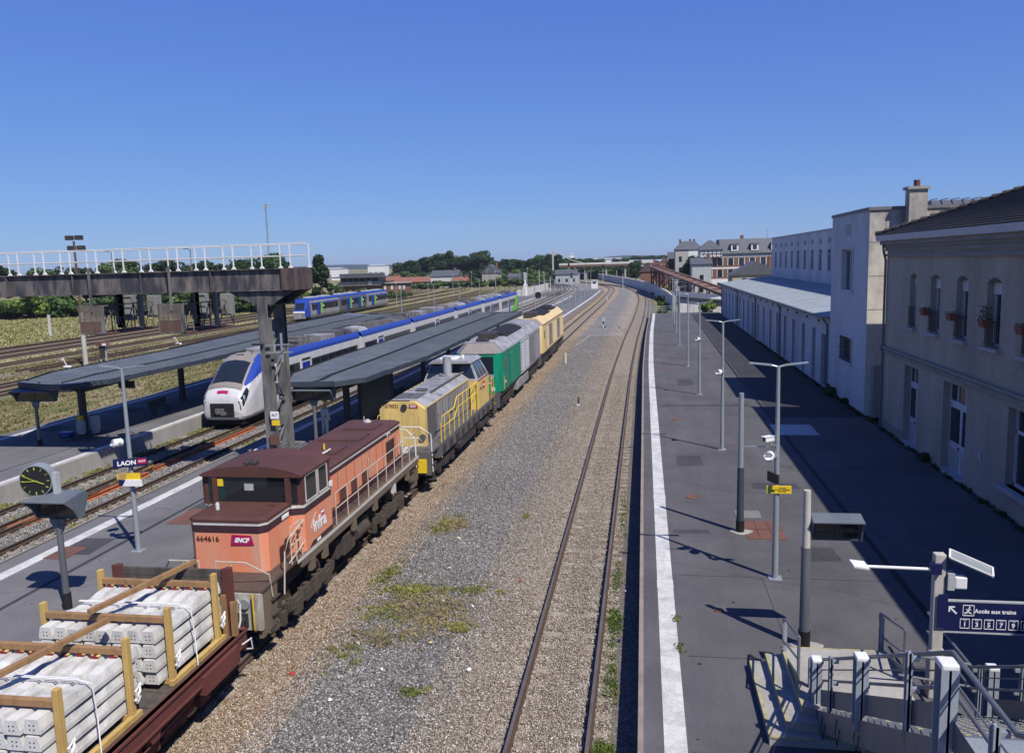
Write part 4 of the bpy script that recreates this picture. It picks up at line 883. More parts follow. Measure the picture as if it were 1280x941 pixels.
# ------------------------------------------------ two big body-shell locomotives
def loco_box(y0, scheme, label):
    L = 19.4; hw = 1.42
    t = root('diesel_locomotive', (T2(y0+2)+.0, y0, 0), label, 'locomotive', 'locomotives in the line', rz=vrot(0, y0, T2))
    zs, zt = 3.64, 4.2
    mb = MB(); mb.box(-1.3, 1.3, .3, L-.3, 1.0, 1.3); mb.build('frame', 'dark_steel', t)
    main = {'green': 'green', 'yellow': 'pale_yellow'}[scheme]
    # panels along the side, butted end to end
    secs = [(1.0, 8.3, 'green'), (8.3, 12.4, 'body_white'), (12.4, L-.6, 'loco_grey')] if scheme == 'green' else [(1.0, L-.6, 'pale_yellow')]
    bodies = []
    for a, b_, m_ in secs:
        mb = MB(); mb.box(-hw, hw, a, b_, 1.3, zs); bodies.append(mb.build('body', m_, t))
    # front cab end, slightly raked
    mb = MB(); mb.hexa([(-1.1, .15, 1.3), (1.1, .15, 1.3), (hw, 1.0, 1.3), (-hw, 1.0, 1.3)], [(-1.06, .45, zs), (1.06, .45, zs), (hw, 1.0, zs), (-hw, 1.0, zs)]); fr = mb.build('cab_front', main, t, bevel=.03)
    mb = MB(); mb.hexa([(-hw, L-.6, 1.3), (hw, L-.6, 1.3), (hw-.12, L-.1, 1.3), (-hw+.12, L-.1, 1.3)], [(-hw, L-.6, zs), (hw, L-.6, zs), (hw-.12, L-.35, zs), (-hw+.12, L-.35, zs)]); mb.build('cab_rear', 'loco_grey' if scheme == 'green' else main, t)
    def fy(z): return .15+.3*(z-1.3)/(zs-1.3)
    mb = MB(); mb.quad((-.98, fy(2.45)-.012, 2.45), (.98, fy(2.45)-.012, 2.45), (.96, fy(3.45)-.012, 3.45), (-.96, fy(3.45)-.012, 3.45)); mb.build('windscreen', 'glass', fr)
    mb = MB(); mb.quad((-1.0, fy(2.2)-.015, 2.2), (1.0, fy(2.2)-.015, 2.2), (1.0, fy(2.4)-.015, 2.4), (-1.0, fy(2.4)-.015, 2.4)); mb.build('grey_panel', 'roof_grey', fr)
    # roof, chamfered
    rm = 'roof_grey' if scheme == 'green' else 'pale_yellow'
    def roofprof(w2, zt_): return [(-hw, zs), (hw, zs), (w2, zt_), (-w2, zt_)]
    mb = MB(); mb.hexa([(-1.08, .4, zs+.002), (1.08, .4, zs+.002), (hw, 1.2, zs+.002), (-hw, 1.2, zs+.002)], [(-.7, .95, zt), (.7, .95, zt), (.85, 1.3, zt), (-.85, 1.3, zt)]); mb.build('roof_brow', 'taupe', t)
    cut = [(1.3, 5.0), (5.04, 8.9), (8.94, 12.6), (12.64, 16.4), (16.44, L-.5)]
    rfs = []
    for k, (a, b_) in enumerate(cut):
        mb = MB(); mb.prism([(-hw-.01, zs+.003), (hw+.01, zs+.003), (hw-.02, zs+.1), (.88, zt+.04), (-.88, zt+.04), (-hw+.02, zs+.1)], 'y', a, b_); rfs.append(mb.build('roof_section', rm, t))
    mb = MB(); mb.box(-.5, .55, 3.2, 4.8, zt+.04, zt+.45); mb.build('roof_equipment', 'dark_steel', rfs[0], bevel=.05)
    mb = MB(); n = 14; pr_ = [(-.95, zt+.0)]+[(-.95+1.9*i/n, zt+.06+.28*math.sin(math.pi*i/n)) for i in range(n+1)]+[(.95, zt)]
    mb.prism(pr_, 'y', 5.4, 12.2 if scheme == 'green' else 11); mb.build('cooling_dome', 'black_joint', rfs[1], smooth=True)
    mb = MB(); mb.prism([(x*.9, z+.02) for x, z in pr_], 'y', 13.0, 17.2); mb.build('cooling_dome', 'black_joint' if scheme != 'green' else 'loco_grey', rfs[3], smooth=True)
    mb = MB(); mb.box(-.3, .3, 1.6, 2.1, zt+.05, zt+.2); mb.cyl((.45, 1.5, zt+.12), .06, .35, 'y', 8); mb.build('horn', 'dark_steel', rfs[0])
    if scheme != 'green':
        mb = MB()
        for s in (-1, 1): mb.box(s*(hw+.012)-.004, s*(hw+.012)+.004, 1.0, L-.6, zs-.02, zs+.06)
        mb.build('purple_stripe', 'dark_band', t)
    # louvres
    x = hw+.006
    for s in (-1, 1):
        X0, X1 = (s*(hw+.003), s*(hw+.07))
        for (ya, yb, m_, par) in (((3.6, 4.5, 'green', 0), (8.5, 9.6, 'body_white', 1), (10.3, 12.1, 'body_white', 1), (15.6, 17.8, 'loco_grey', 2)) if scheme == 'green' else ((3.3, 5.2, 'pale_yellow', 0), (8.4, 11.9, 'pale_yellow', 0), (15.2, 17.6, 'pale_yellow', 0))):
            mb = MB()
            for k in range(10): z = 1.55+k*.19; mb.hexa([(X0, ya, z), (X1, ya, z), (X1, yb, z), (X0, yb, z)], [(X0, ya, z+.13), (X0+s*.01, ya, z+.13), (X0+s*.01, yb, z+.13), (X0, yb, z+.13)])
            lp_ = mb.build('louvre_panel', m_, bodies[par])
            mb = MB(); mb.box(*sorted((s*hw, s*(hw+.004))), ya-.05, yb+.05, 1.5, 3.45); mb.build('louvre_recess', 'loco_dark_grey', lp_)
        for (ya, yb, par) in (((13.0, 15.3, 2),) if scheme == 'green' else ((5.6, 8.0, 0), (12.4, 14.8, 0))):
            mb = MB(); mb.box(*sorted((s*hw, s*(hw+.01))), ya, yb, 1.5, 3.42); g_ = mb.build('radiator_grille', 'loco_dark_grey', bodies[par])
            mb = MB()
            for k in range(7): y = ya+.15+k*(yb-ya-.3)/6; mb.box(*sorted((s*(hw+.01), s*(hw+.03))), y-.02, y+.02, 1.52, 3.4)
            mb.build('grille_bar', 'loco_grey', g_)
        mb = MB(); mb.box(*sorted((s*hw, s*(hw+.01))), 1.9, 2.5, 2.45, 3.15); mb.build('cab_window', 'glass', bodies[0])
        mb = MB(); mb.box(*sorted((s*hw, s*(hw+.006))), 2.75, 2.78, 1.35, 3.3); mb.box(*sorted((s*hw, s*(hw+.006))), 3.4, 3.43, 1.35, 3.3); mb.build('door_seam', 'dark_steel', bodies[0])
    mb = MB(); mb.box(.35, 1.0, fy(1.9)-.03, fy(1.9)-.01, 1.8, 2.0); lg = mb.build('logo', 'sign_red', fr); text('lettering', 'SNCF', .15, 'text_white', lg, (.67, fy(1.9)-.036, 1.9), (1,0,0), (0,0,1), bold=.006)
    if scheme == 'green': text('number', '475', .24, 'text_white', bodies[0], (hw+.012, 1.9, 1.75), (0,1,0), (0,0,1), bold=.01)
    for s in (-1, 1):
        mb = MB(); mb.cyl((s*.95, fy(1.6)-.06, 1.55), .13, .06, 'y', 12); mb.build('headlamp', 'off_white', fr)
    for y, d in ((.12, -1), (L-.12, 1)):
        mb = MB(); mb.box(-1.35, 1.35, y-.1, y+.1, .45, 1.3); mb.build('headstock', 'loco_dark_grey', t); buffers(t, y+.1*d, d)
    bogie(t, 3.9, 2.9, .52, 'dark_steel', half=1.2); bogie(t, L-3.9, 2.9, .52, 'dark_steel', half=1.2)
    mb = MB(); mb.box(-1.35, 1.35, 7.0, 12.4, .4, 1.0); mb.box(1.3, 1.4, 7.4, 9.0, .5, 1.1); mb.build('fuel_tank', 'loco_grey' if scheme == 'green' else 'dark_steel', t, bevel=.08)
    mb = MB(); mb.tube([(1.44, 1.15, 1.35), (1.47, 1.15, 1.4), (1.47, 1.15, 2.2), (1.44, 1.15, 2.25)], .014, 6); mb.build('grab_rail', 'bright_yellow', t)
    return t
loco_box(47.3, 'green', 'green, white and grey box shaped diesel locomotive, third in the line')
loco_box(67.4, 'yellow', 'pale yellow box shaped diesel locomotive at the far end of the line')

# ------------------------------------------------ flat wagon
def wagon():
    ye = 15.85
    t = root('flat_wagon', (-10.05, ye, 0), 'rusty red flat wagon with a timber headboard carrying concrete sleepers', 'wagon')
    L = 14.0; z = 1.22
    mb = MB()
    for s in (-1, 1):
        x = s*1.36; mb.box(x-.05, x+.05, -L, 0, .92, z+.02); mb.box(x-.09, x+.09, -L, 0, z-.03, z+.02); mb.box(x-.09, x+.09, -L, 0, .9, .94)
    mb.box(-1.4, 1.4, -.12, 0, .78, z+.04); mb.box(-1.4, 1.4, -L, -L+.12, .78, z)
    for k in range(8): mb.box(-1.3, 1.3, -1.2-k*1.7-.06, -1.2-k*1.7+.06, .95, 1.15)
    for s in (-.4, .4): mb.box(s-.08, s+.08, -L, 0, .8, 1.12)
    mb.build('frame', 'wagon_red', t)
    mb = MB()
    for k in range(52):
        y = -L+.14+k*.265
        if y > -.35: break
        mb.box(-1.28, 1.28, y, y+.25, z-.06, z+random.uniform(-.004,.006))
    mb.build('plank_floor', 'old_timber', t)
    mb = MB()
    for k in range(6): mb.prism([(-1-k*2.2, .95), (-1.5-k*2.2, .95), (-1.35-k*2.2, .7), (-1.15-k*2.2, .7)], 'x', 1.28, 1.4)
    mb.tube([(1.3, -1.2, .85), (1.3, -3.5, .62), (1.3, -9, .62), (1.3, -12, .85)], .025, 6); mb.build('truss_rod', 'wagon_red', t)
    # headboard with two posts
    for x in (-1.32, 1.25):
        mb = MB(); mb.box(x-.07, x+.07, -.32, -.22, z-.02, 2.72); mb.prism([(-.35, z), (-.35, 2.72), (-.32, 2.72), (-.32, z)], 'x', x-.12, x+.12); mb.build('headboard_post', 'wagon_red', t)
    mb = MB()
    for k in range(4): mb.box(-1.24, 1.17, -.31, -.24, 1.98+k*.175, 2.145+k*.175)
    mb.build('headboard', 'old_timber', t)
    mb = MB(); mb.box(1.1, 1.2, -.42, -.36, z, 2.15); mb.box(1.3, 1.4, -.42, -.3, z-.2, 2.0); mb.build('stake', 'timber', t)
    mb = MB(); mb.box(1.22, 1.5, -1.9, -.5, .72, 1.1); mb.build('side_plate', 'wagon_red', t)
    bogie(t, -2.3, 1.8, .46, 'wagon_red', half=1.05); bogie(t, -11.7, 1.8, .46, 'wagon_red', half=1.05)
    buffers(t, 0, 1, 'dark_steel')
    mb = MB(); mb.tube([(1.25, -.05, 1.2), (1.28, .02, 1.4), (1.28, .05, 1.75), (1.2, .1, 1.85), (1.12, .1, 1.7), (1.12, .06, 1.2)], .022, 7); mb.build('grab_handle', 'off_white', t, smooth=True)
    mb = MB(); mb.tube([(1.45, -.3, 1.0), (1.5, .02, 1.0), (1.5, .05, .75), (1.2, .06, .7)], .02, 7); mb.build('grab_handle', 'off_white', t, smooth=True)
wagon()
def concrete_sleeper_mesh():
    # trapezoid beam, 2.4 m along y, with fastening recesses and end holes
    mb = MB(); L = 2.4
    secs = [(0, .10, .235), (.75, .10, .235), (.95, .095, .195), (1.45, .095, .195), (1.65, .10, .235), (2.4, .10, .235)]
    vs = []; 
    for y, tw, h in secs: vs += [(-.14, y, 0), (.14, y, 0), (.14, y, .07), (tw, y, h), (-tw, y, h), (-.14, y, .07)]
    fs = []
    for i in range(len(secs)-1):
        for j in range(6): fs.append((i*6+j, i*6+(j+1) % 6, (i+1)*6+(j+1) % 6, (i+1)*6+j))
    fs += [(5,4,3,2,1,0), tuple(range(30, 36))]
    mb._add(vs, fs)
    mb.mi = 1
    for x in (-.035, .035):
        for z in (.07, .14): mb.cyl((x, -.003, z), .013, .004, 'y', 8)
    mb.mi = 2
    for y in (.42, 1.98):
        mb.mi = 2; mb.box(-.075, .075, y-.05, y+.05, .235, .27); mb.mi = 3; mb.box(.03, .09, y-.035, y+.02, .262, .285); mb.box(-.09, -.05, y, y+.04, .262, .283)
    return mb
def stack(xc, y, z, who, rows=4, cols=8):
    base_mesh = concrete_sleeper_mesh().build('concrete_sleeper', ['new_concrete', 'black_joint', 'maroon_clip', 'yellow']); me = base_mesh.data; first = True
    side = ['leftmost', 'second from left', 'third from left', 'fourth from left', 'fifth from left', 'sixth from left', 'second from right', 'rightmost']
    lay = ['bottom layer', 'second layer', 'third layer', 'top layer']
    for r in range(rows):
        for c in range(cols):
            if first: o = base_mesh; first = False
            else: o = bpy.data.objects.new('concrete_sleeper', me); COL.objects.link(o)
            o.location = (xc+(c-3.5)*.302+random.uniform(-.006,.006), y+random.uniform(-.03,.03)+(0.0 if r % 2 else .0), z+r*.268); o.rotation_euler = (0, 0, random.uniform(-.004,.004))
            tag(o, 'concrete sleeper, %s in the %s of the %s' % (side[c], lay[r], who), 'sleeper', 'concrete sleepers stacked on the flat wagon')
    # timber clamping frame: two transverse beams on top, two posts each, bottom runners
    zt = z+rows*.268+.02
    for k, yy in enumerate((y+.32, y+2.02)):
        f = root('timber_clamp', (xc, yy, z-.12), 'wooden clamping frame round the %s end of the %s' % (('camera', 'far')[k], who), 'timber frame', 'wooden frames clamping the sleeper stacks')
        mb = MB(); mb.box(-1.3, 1.3, -.05, .05, zt-z+.12, zt-z+.24); mb.build('top_beam', 'timber', f, bevel=.008)
        for s in (-1, 1):
            mb = MB(); mb.box(s*1.3-.05, s*1.3+.05, -.06, .06, .0, zt-z+.42); mb.build('post', 'timber_yellow', f, bevel=.008)
        mb = MB(); mb.box(-1.3, 1.3, -.05, .05, 0, .1); mb.build('bottom_beam', 'timber_yellow', f)
    mb = MB(); mb.box(-.05, .05, 0, 2.0, 0, .1); o = mb.build('side_runner', 'timber_yellow'); o.location = (xc+1.33, y+.2, z-.12); tag(o, 'yellow timber runner low along the right of the %s' % who, 'timber', 'timber runners under the stacks')
    mb = MB(); zz = zt+.28
    mb.bar((0, 0, 0), (.62, 2.65, .02), .1, .09); o = mb.build('long_batten', 'timber'); o.location = (xc-.75, y-.6, zt+.29); tag(o, 'long loose timber batten laid slantwise over the %s' % who, 'timber', 'loose battens over the sleeper stacks')
    o.location = (xc-.12, y+.05, zt+.275)
    mb = MB(); mb.tube([(-1.15, 1.1, zt), (1.05, 1.1, zt+.015), (1.3, 1.1, zt-.04), (1.34, 1.1, z+.5), (1.42, 1.0, z-.1)], .012, 5); mb.tube([(-1.15, 1.14, zt), (1.05, 1.15, zt+.012)], .01, 5)
    o = mb.build('strap', 'white'); o.location = (xc, y, 0); tag(o, 'thin white lashing strap tight over the %s' % who, 'strap', 'white lashing straps')
    for s_, yy in ((1.4, .3), (1.4, 2.0)):
        mb = MB(); mb.tube([(s_, yy, z+.25), (s_+.05, yy+.08, z+.4), (s_+.02, yy+.14, z+.5), (s_+.04, yy-.03, z+.45), (s_, yy+.05, z+.2), (s_+.03, yy+.1, z+.3)], .025, 6)
        o = mb.build('strap_bundle', 'white'); o.location = (xc, y, 0); tag(o, 'bunched white strap end on the %s post of the %s' % ('camera side' if yy < 1 else 'far', who), 'strap', 'bunched strap ends')
stack(-10.2, 13.12, 1.36, 'stack nearest the locomotive')
stack(-10.2, 10.15, 1.36, 'stack nearest the camera')

# ------------------------------------------------ white and blue multiple unit
def regio_car(t, y0, y1, first=False, last=False, end='body_white'):
    hw = 1.42; g = []
    return g
def lerp(a, b, t): return a+(b-a)*t
def emu():
    cars = [(43.35, 63.05), (63.55, 78.1), (78.6, 97.0), (97.5, 113.5), (114, 127), (127.5, 147.3)]
    y0 = 43.35
    t = root('electric_train', (T4(45)-.02, y0, 0), 'long white, blue and dark grey passenger train with a raked nose at the pale wall', 'train')
    X0 = T4(45)-.02
    hw = 1.42
    for k, (a, b_) in enumerate(cars):
        a0 = a+4.28 if k == 0 else a; b0 = b_-3 if k == 5 else b_
        dx = T4((a+b_)/2)-X0; rz = vrot(0, a, T4)
        T = Matrix.Translation((dx, 0, 0))
        def B(name, mat, parent, fill, **kw):
            mb = MB(); mb.T = T; fill(mb); return mb.build(name, mat, parent, **kw)
        A, Bq = a0-y0, b0-y0
        prof = [(-1.3, .45), (1.3, .45), (hw, .75), (hw, 3.0), (hw-.01, 3.45), (hw-.12, 3.68), (-hw+.12, 3.68), (-hw+.01, 3.45), (-hw, 3.0), (-hw, .75)]
        body = B('car_body', 'body_white', t, lambda m: m.prism(prof, 'y', A, Bq))
        for s in (-1, 1):
            B('blue_cantrail', 'blue', body, lambda m: m.prism([(s*(hw+.006), 3.34), (s*(hw-.01), 3.55), (s*(hw-.12), 3.74), (s*(hw-.5), 3.78), (s*(hw-.5), 3.6)], 'y', A, Bq))
        doors = {0: (52.2-y0, 59.5-y0), 1: (68.3-y0,), 2: (88-y0,), 3: (105-y0,), 4: (120-y0,), 5: (135-y0,)}[k]
        # window band between doors
        marks = [A+(1.2 if k == 0 else .6)]+[q for d in doors[:1] for q in (d-1.0, d+1.0)]+[Bq-.6]
        for i in range(0, len(marks), 2):
            for s in (-1, 1):
                w = B('window_band', 'window_band', body, lambda m: m.box(*sorted((s*hw, s*(hw+.012))), marks[i], marks[i+1], 1.75, 2.84))
                def panes(m):
                    y = marks[i]+.15
                    while y+1.3 < marks[i+1]: m.box(*sorted((s*(hw+.012), s*(hw+.018))), y, y+1.3, 1.92, 2.76); y += 1.45
                B('window', 'glass', w, panes)
        for d in doors[:1]:
            for s in (-1, 1):
                dr = B('door', 'body_white', body, lambda m: m.box(*sorted((s*hw, s*(hw+.03))), d-.85, d+.85, .75, 3.1))
                B('door_leaf', 'deep_blue', dr, lambda m: (m.box(*sorted((s*(hw+.03), s*(hw+.045))), d-.62, d-.02, .85, 2.75), m.box(*sorted((s*(hw+.03), s*(hw+.045))), d+.02, d+.62, .85, 2.75)))
                B('display', 'window_band', dr, lambda m: m.box(*sorted((s*(hw+.03), s*(hw+.045))), d-.7, d+.7, 2.86, 3.02))
        B('skirt', 'loco_dark_grey', body, lambda m: m.box(-1.38, 1.38, A, Bq, .35, .75))
        if k < 5: B('gangway', 'black_joint', t, lambda m: m.box(-1.2, 1.2, b_-y0, b_-y0+.5, .8, 3.5))
        # roof gear: fairings, boxes, resistor racks, insulators
        rnd = random.Random(k*7+3)
        B('roof_deck', 'loco_dark_grey', body, lambda m: m.box(-.95, .95, A+.2, Bq-.2, 3.66, 3.76))
        y = A+.6
        while y < Bq-1.6:
            L = rnd.uniform(1.3, 2.6); L = min(L, Bq-.4-y); typ = rnd.choice('abcabc') ; hgt = rnd.uniform(.32, .5)
            if typ == 'a':
                n = 8; pr2 = [(-1.12, 3.66)]+[(-1.12+2.24*i/n, 3.7+hgt*math.sin(math.pi*i/n)**.5) for i in range(n+1)]+[(1.12, 3.66)]
                B('roof_fairing', rnd.choice(['roof_grey', 'loco_grey', 'loco_dark_grey', 'dark_steel']), body, lambda m: m.prism(pr2, 'y', y, y+L), smooth=True)
            elif typ == 'b':
                B('roof_box', rnd.choice(['loco_grey', 'loco_dark_grey', 'roof_grey']), body, lambda m: [m.box(-.85, .85, y+.05, y+L-.05, 3.72, 3.72+hgt), m.box(-.7, .7, y+.2, y+L-.2, 3.72+hgt, 3.75+hgt)], bevel=.04)
            else:
                def rack(m):
                    q = y
                    while q < y+L-.1:
                        m.tube([(-.95, q, 3.72), (-.7, q, 3.72+hgt), (.7, q, 3.72+hgt), (.95, q, 3.72)], .04, 6); q += .32
                    for x in (-.5, .1, .5): m.cyl((x, y+L/2, 3.72), .09, hgt+.1, n=8)
                B('insulator_rack', 'loco_dark_grey', body, rack)
            y += L+rnd.uniform(.08, .3)
        for yy in ((A+2.5, Bq+.25) if k == 0 else ((Bq+.25,) if k < 5 else (Bq-1,))):
            mb = MB(); 
            b2 = bogie(t, yy, 2.4, .42, 'dark_steel', half=1.1); b2.location.x = dx
    # green tail car and raked tail
    dx = T4(140)-X0
    def tail(y1):
        A = 144.3-y0
        secs = [(0, 1.42, 3.62), (1.2, 1.38, 3.4), (2.2, 1.25, 2.7), (3.0, 1.0, 1.6)]
        return A, secs
    A, secs = tail(0)
    mb = MB(); vs = []
    for dy, w, zt in secs: vs += [(-w+dx, A+dy, .5), (w+dx, A+dy, .5), (w+dx, A+dy, min(zt, 2.9)), (w*.85+dx, A+dy, zt), (-w*.85+dx, A+dy, zt), (-w+dx, A+dy, min(zt, 2.9))]
    fs = [(i*6+j, i*6+(j+1) % 6, (i+1)*6+(j+1) % 6, (i+1)*6+j) for i in range(3) for j in range(6)]+[(18,19,20,21,22,23)]
    mb._add(vs, fs); mb.build('tail_cab', 'window_band', t)
    mb = MB(); mb.T = Matrix.Translation((dx, 0, 0)); mb.prism([(137-y0, .8), (144.4-y0, .8), (144.4-y0, 3.2), (142.5-y0, 3.2), (140.5-y0, 1.6), (137-y0, 1.2)], 'x', hw+.014, hw+.024); mb.build('green_panel', 'lime', t)
    # nose: lofted sections (y, half width and z of the floor, of the shoulder, of the crown)
    P = [(0.0, .95, .58, 1.06, .95, .95, 1.6), (.08, 1.05, .45, 1.2, 1.05, 1.08, 1.82), (.3, 1.15, .38, 1.33, 1.3, 1.14, 2.12), (.75, 1.2, .38, 1.40, 1.55, 1.12, 2.5), (1.3, 1.24, .4, 1.42, 1.9, 1.1, 3.0), (1.9, 1.28, .42, 1.42, 2.3, 1.08, 3.5), (2.5, 1.3, .45, 1.42, 2.7, 1.06, 3.84), (3.2, 1.3, .45, 1.42, 2.95, 1.08, 3.98), (4.3, 1.3, .45, 1.42, 3.2, 1.2, 3.86)]
    def sec(y):
        for q in range(len(P)-1):
            if y <= P[q+1][0]: break
        f = min(1, (y-P[q][0])/(P[q+1][0]-P[q][0])); return [lerp(P[q][j], P[q+1][j], f) for j in range(1, 7)]
    def surf(y, k, sg=1, e=0):       # k 0..9 runs from the keel round to the crown
        wb_, zb, wm, zm, wt, zt = sec(y)
        C_ = [(0, zb), (wb_*.6, zb), (wb_, zb+.03), (wm*.98, zb+.22), (wm, lerp(zb, zm, .6)), (wm, zm), (lerp(wm, wt, .42), lerp(zm, zt, .55)), (wt*.9, lerp(zm, zt, .88)), (wt*.55, zt+.0), (0, zt+.06)]
        i = min(8, int(k)); f = k-i; x = lerp(C_[i][0], C_[i+1][0], f); z = lerp(C_[i][1], C_[i+1][1], f)
        dx_, dz_ = C_[i+1][1]-C_[i][1], -(C_[i+1][0]-C_[i][0]); L_ = math.hypot(dx_, dz_) or 1
        return Vector(((x+dx_/L_*e)*sg, y-abs(e)*.8, z+dz_/L_*e))
    ysn = [4.3*(i/70)**1.35 for i in range(71)]; ks = [i*.15 for i in range(61)]
    vs = []; m_ = 120
    for y in ysn: vs += [tuple(surf(y, k)) for k in ks]+[tuple(surf(y, k, -1)) for k in ks[-2:0:-1]]
    fs = []; ms = []
    for i in range(70):
        for j in range(m_):
            fs.append((i*m_+j, i*m_+(j+1) % m_, (i+1)*m_+(j+1) % m_, (i+1)*m_+j))
            k = (j+.5 if j < 60 else m_-j-.5)*.15; y = (ysn[i]+ysn[i+1])/2; z = surf(y, k).z; mi = 0
            if k > 6.9 and y > .42: mi = 1
            if k > 4.5 and y > .8 and z > 2.3+(y-.8)*.36 and k <= 6.9+max(0, y-2.2)*.5: mi = 2
            if k < 4 and y > 2.6+max(0, 1.2-z)*.6-.4 and z < .9+(y-2.6)*.3 and k > 1: mi = 3
            ms.append(mi)
    fs.append(tuple(range(m_))[::-1]); ms.append(0)
    mb = MB(); mb.v = vs; mb.f = fs; mb.m = ms
    nose = mb.build('nose', ['body_white', 'taupe', 'blue', 'loco_grey'], t, smooth=True)
    def patch(name, mat, y0_, y1_, k0, k1, e, ny=6, nk=6, both=True, shape=None):
        mb = MB()
        for sg in ((1, -1) if both else (1,)):
            vv = []
            for a_ in range(ny+1):
                for b2 in range(nk+1):
                    k_ = lerp(k0, k1, b2/nk); y_ = lerp(y0_, y1_, a_/ny)
                    if shape: y_, k_ = shape(a_/ny, b2/nk)
                    vv.append(tuple(surf(y_, k_, sg, e)))
            mb._add(vv, [(a_*(nk+1)+b2, a_*(nk+1)+b2+1, (a_+1)*(nk+1)+b2+1, (a_+1)*(nk+1)+b2)[::sg] for a_ in range(ny) for b2 in range(nk)])
        return mb.build(name, mat, nose, smooth=True)
    patch('windscreen', 'glass', .75, 2.1, 7.2, 9, .02, 8, 6)
    patch('wiper_panel', 'taupe', .5, .78, 7.1, 9, .015, 2, 5)
    mb = MB(); mb.tube([surf(.8, 8.6, -1, .05), surf(1.7, 8.3, -1, .05)], .02, 5); mb.build('wiper', 'black_joint', nose)
    patch('headlight', 'glass', 0, 0, 0, 0, .015, 4, 4, shape=lambda a_, b2: (lerp(.03, .8, a_), lerp(5.0+.75*a_, 6.5-.1*a_, b2)))
    patch('headlamp', 'galv', 0, 0, 0, 0, .025, 2, 2, shape=lambda a_, b2: (lerp(.25, .38, a_), lerp(5.7, 6.1, b2)))
    mb = MB(); mb.box(-.75, .75, -.05, .25, .6, 1.42); cp = mb.build('coupler_hatch', 'black_joint', nose, bevel=.07)
    mb = MB(); mb.box(-.36, .16, -.2, -.05, .82, 1.12); mb.cyl((-.1, -.42, .9), .1, .38, 'y', 10); mb.box(.0, .3, -.3, -.05, .74, .92); mb.build('coupler', 'loco_dark_grey', cp, bevel=.02)
    patch('logo', 'sign_red', .14, .26, 8.45, 9, .02, 2, 2)
    for s in (-1, 1):
        mb = MB(); mb.box(*sorted((s*1.42, s*1.432)), 4.0, 4.35, 2.1, 3.0); mb.box(*sorted((s*1.42, s*1.428)), 3.75, 3.77, .8, 3.1); mb.build('cab_door_window', 'glass', nose)
        mb = MB(); mb.box(*sorted((s*1.422, s*1.432)), 2.75, 3.2, 1.95, 2.2); mb.build('logo', 'sign_red', nose)
    mb = MB(); mb.box(-1.1, 1.1, .35, 4.3, .12, .5); mb.build('pilot', 'black_joint', nose)
    mb = MB(); mb.tube([(-.6, 2.9, 3.95), (-.4, 3.4, 4.08), (0, 3.5, 4.12), (.4, 3.4, 4.08), (.6, 2.9, 3.95)], .03, 6); mb.build('roof_hoop', 'dark_steel', nose)
    mb = MB(); mb.box(-.2, .2, 2.6, 2.75, 3.88, 3.96); mb.build('horn', 'dark_steel', nose)
    return t
emu()

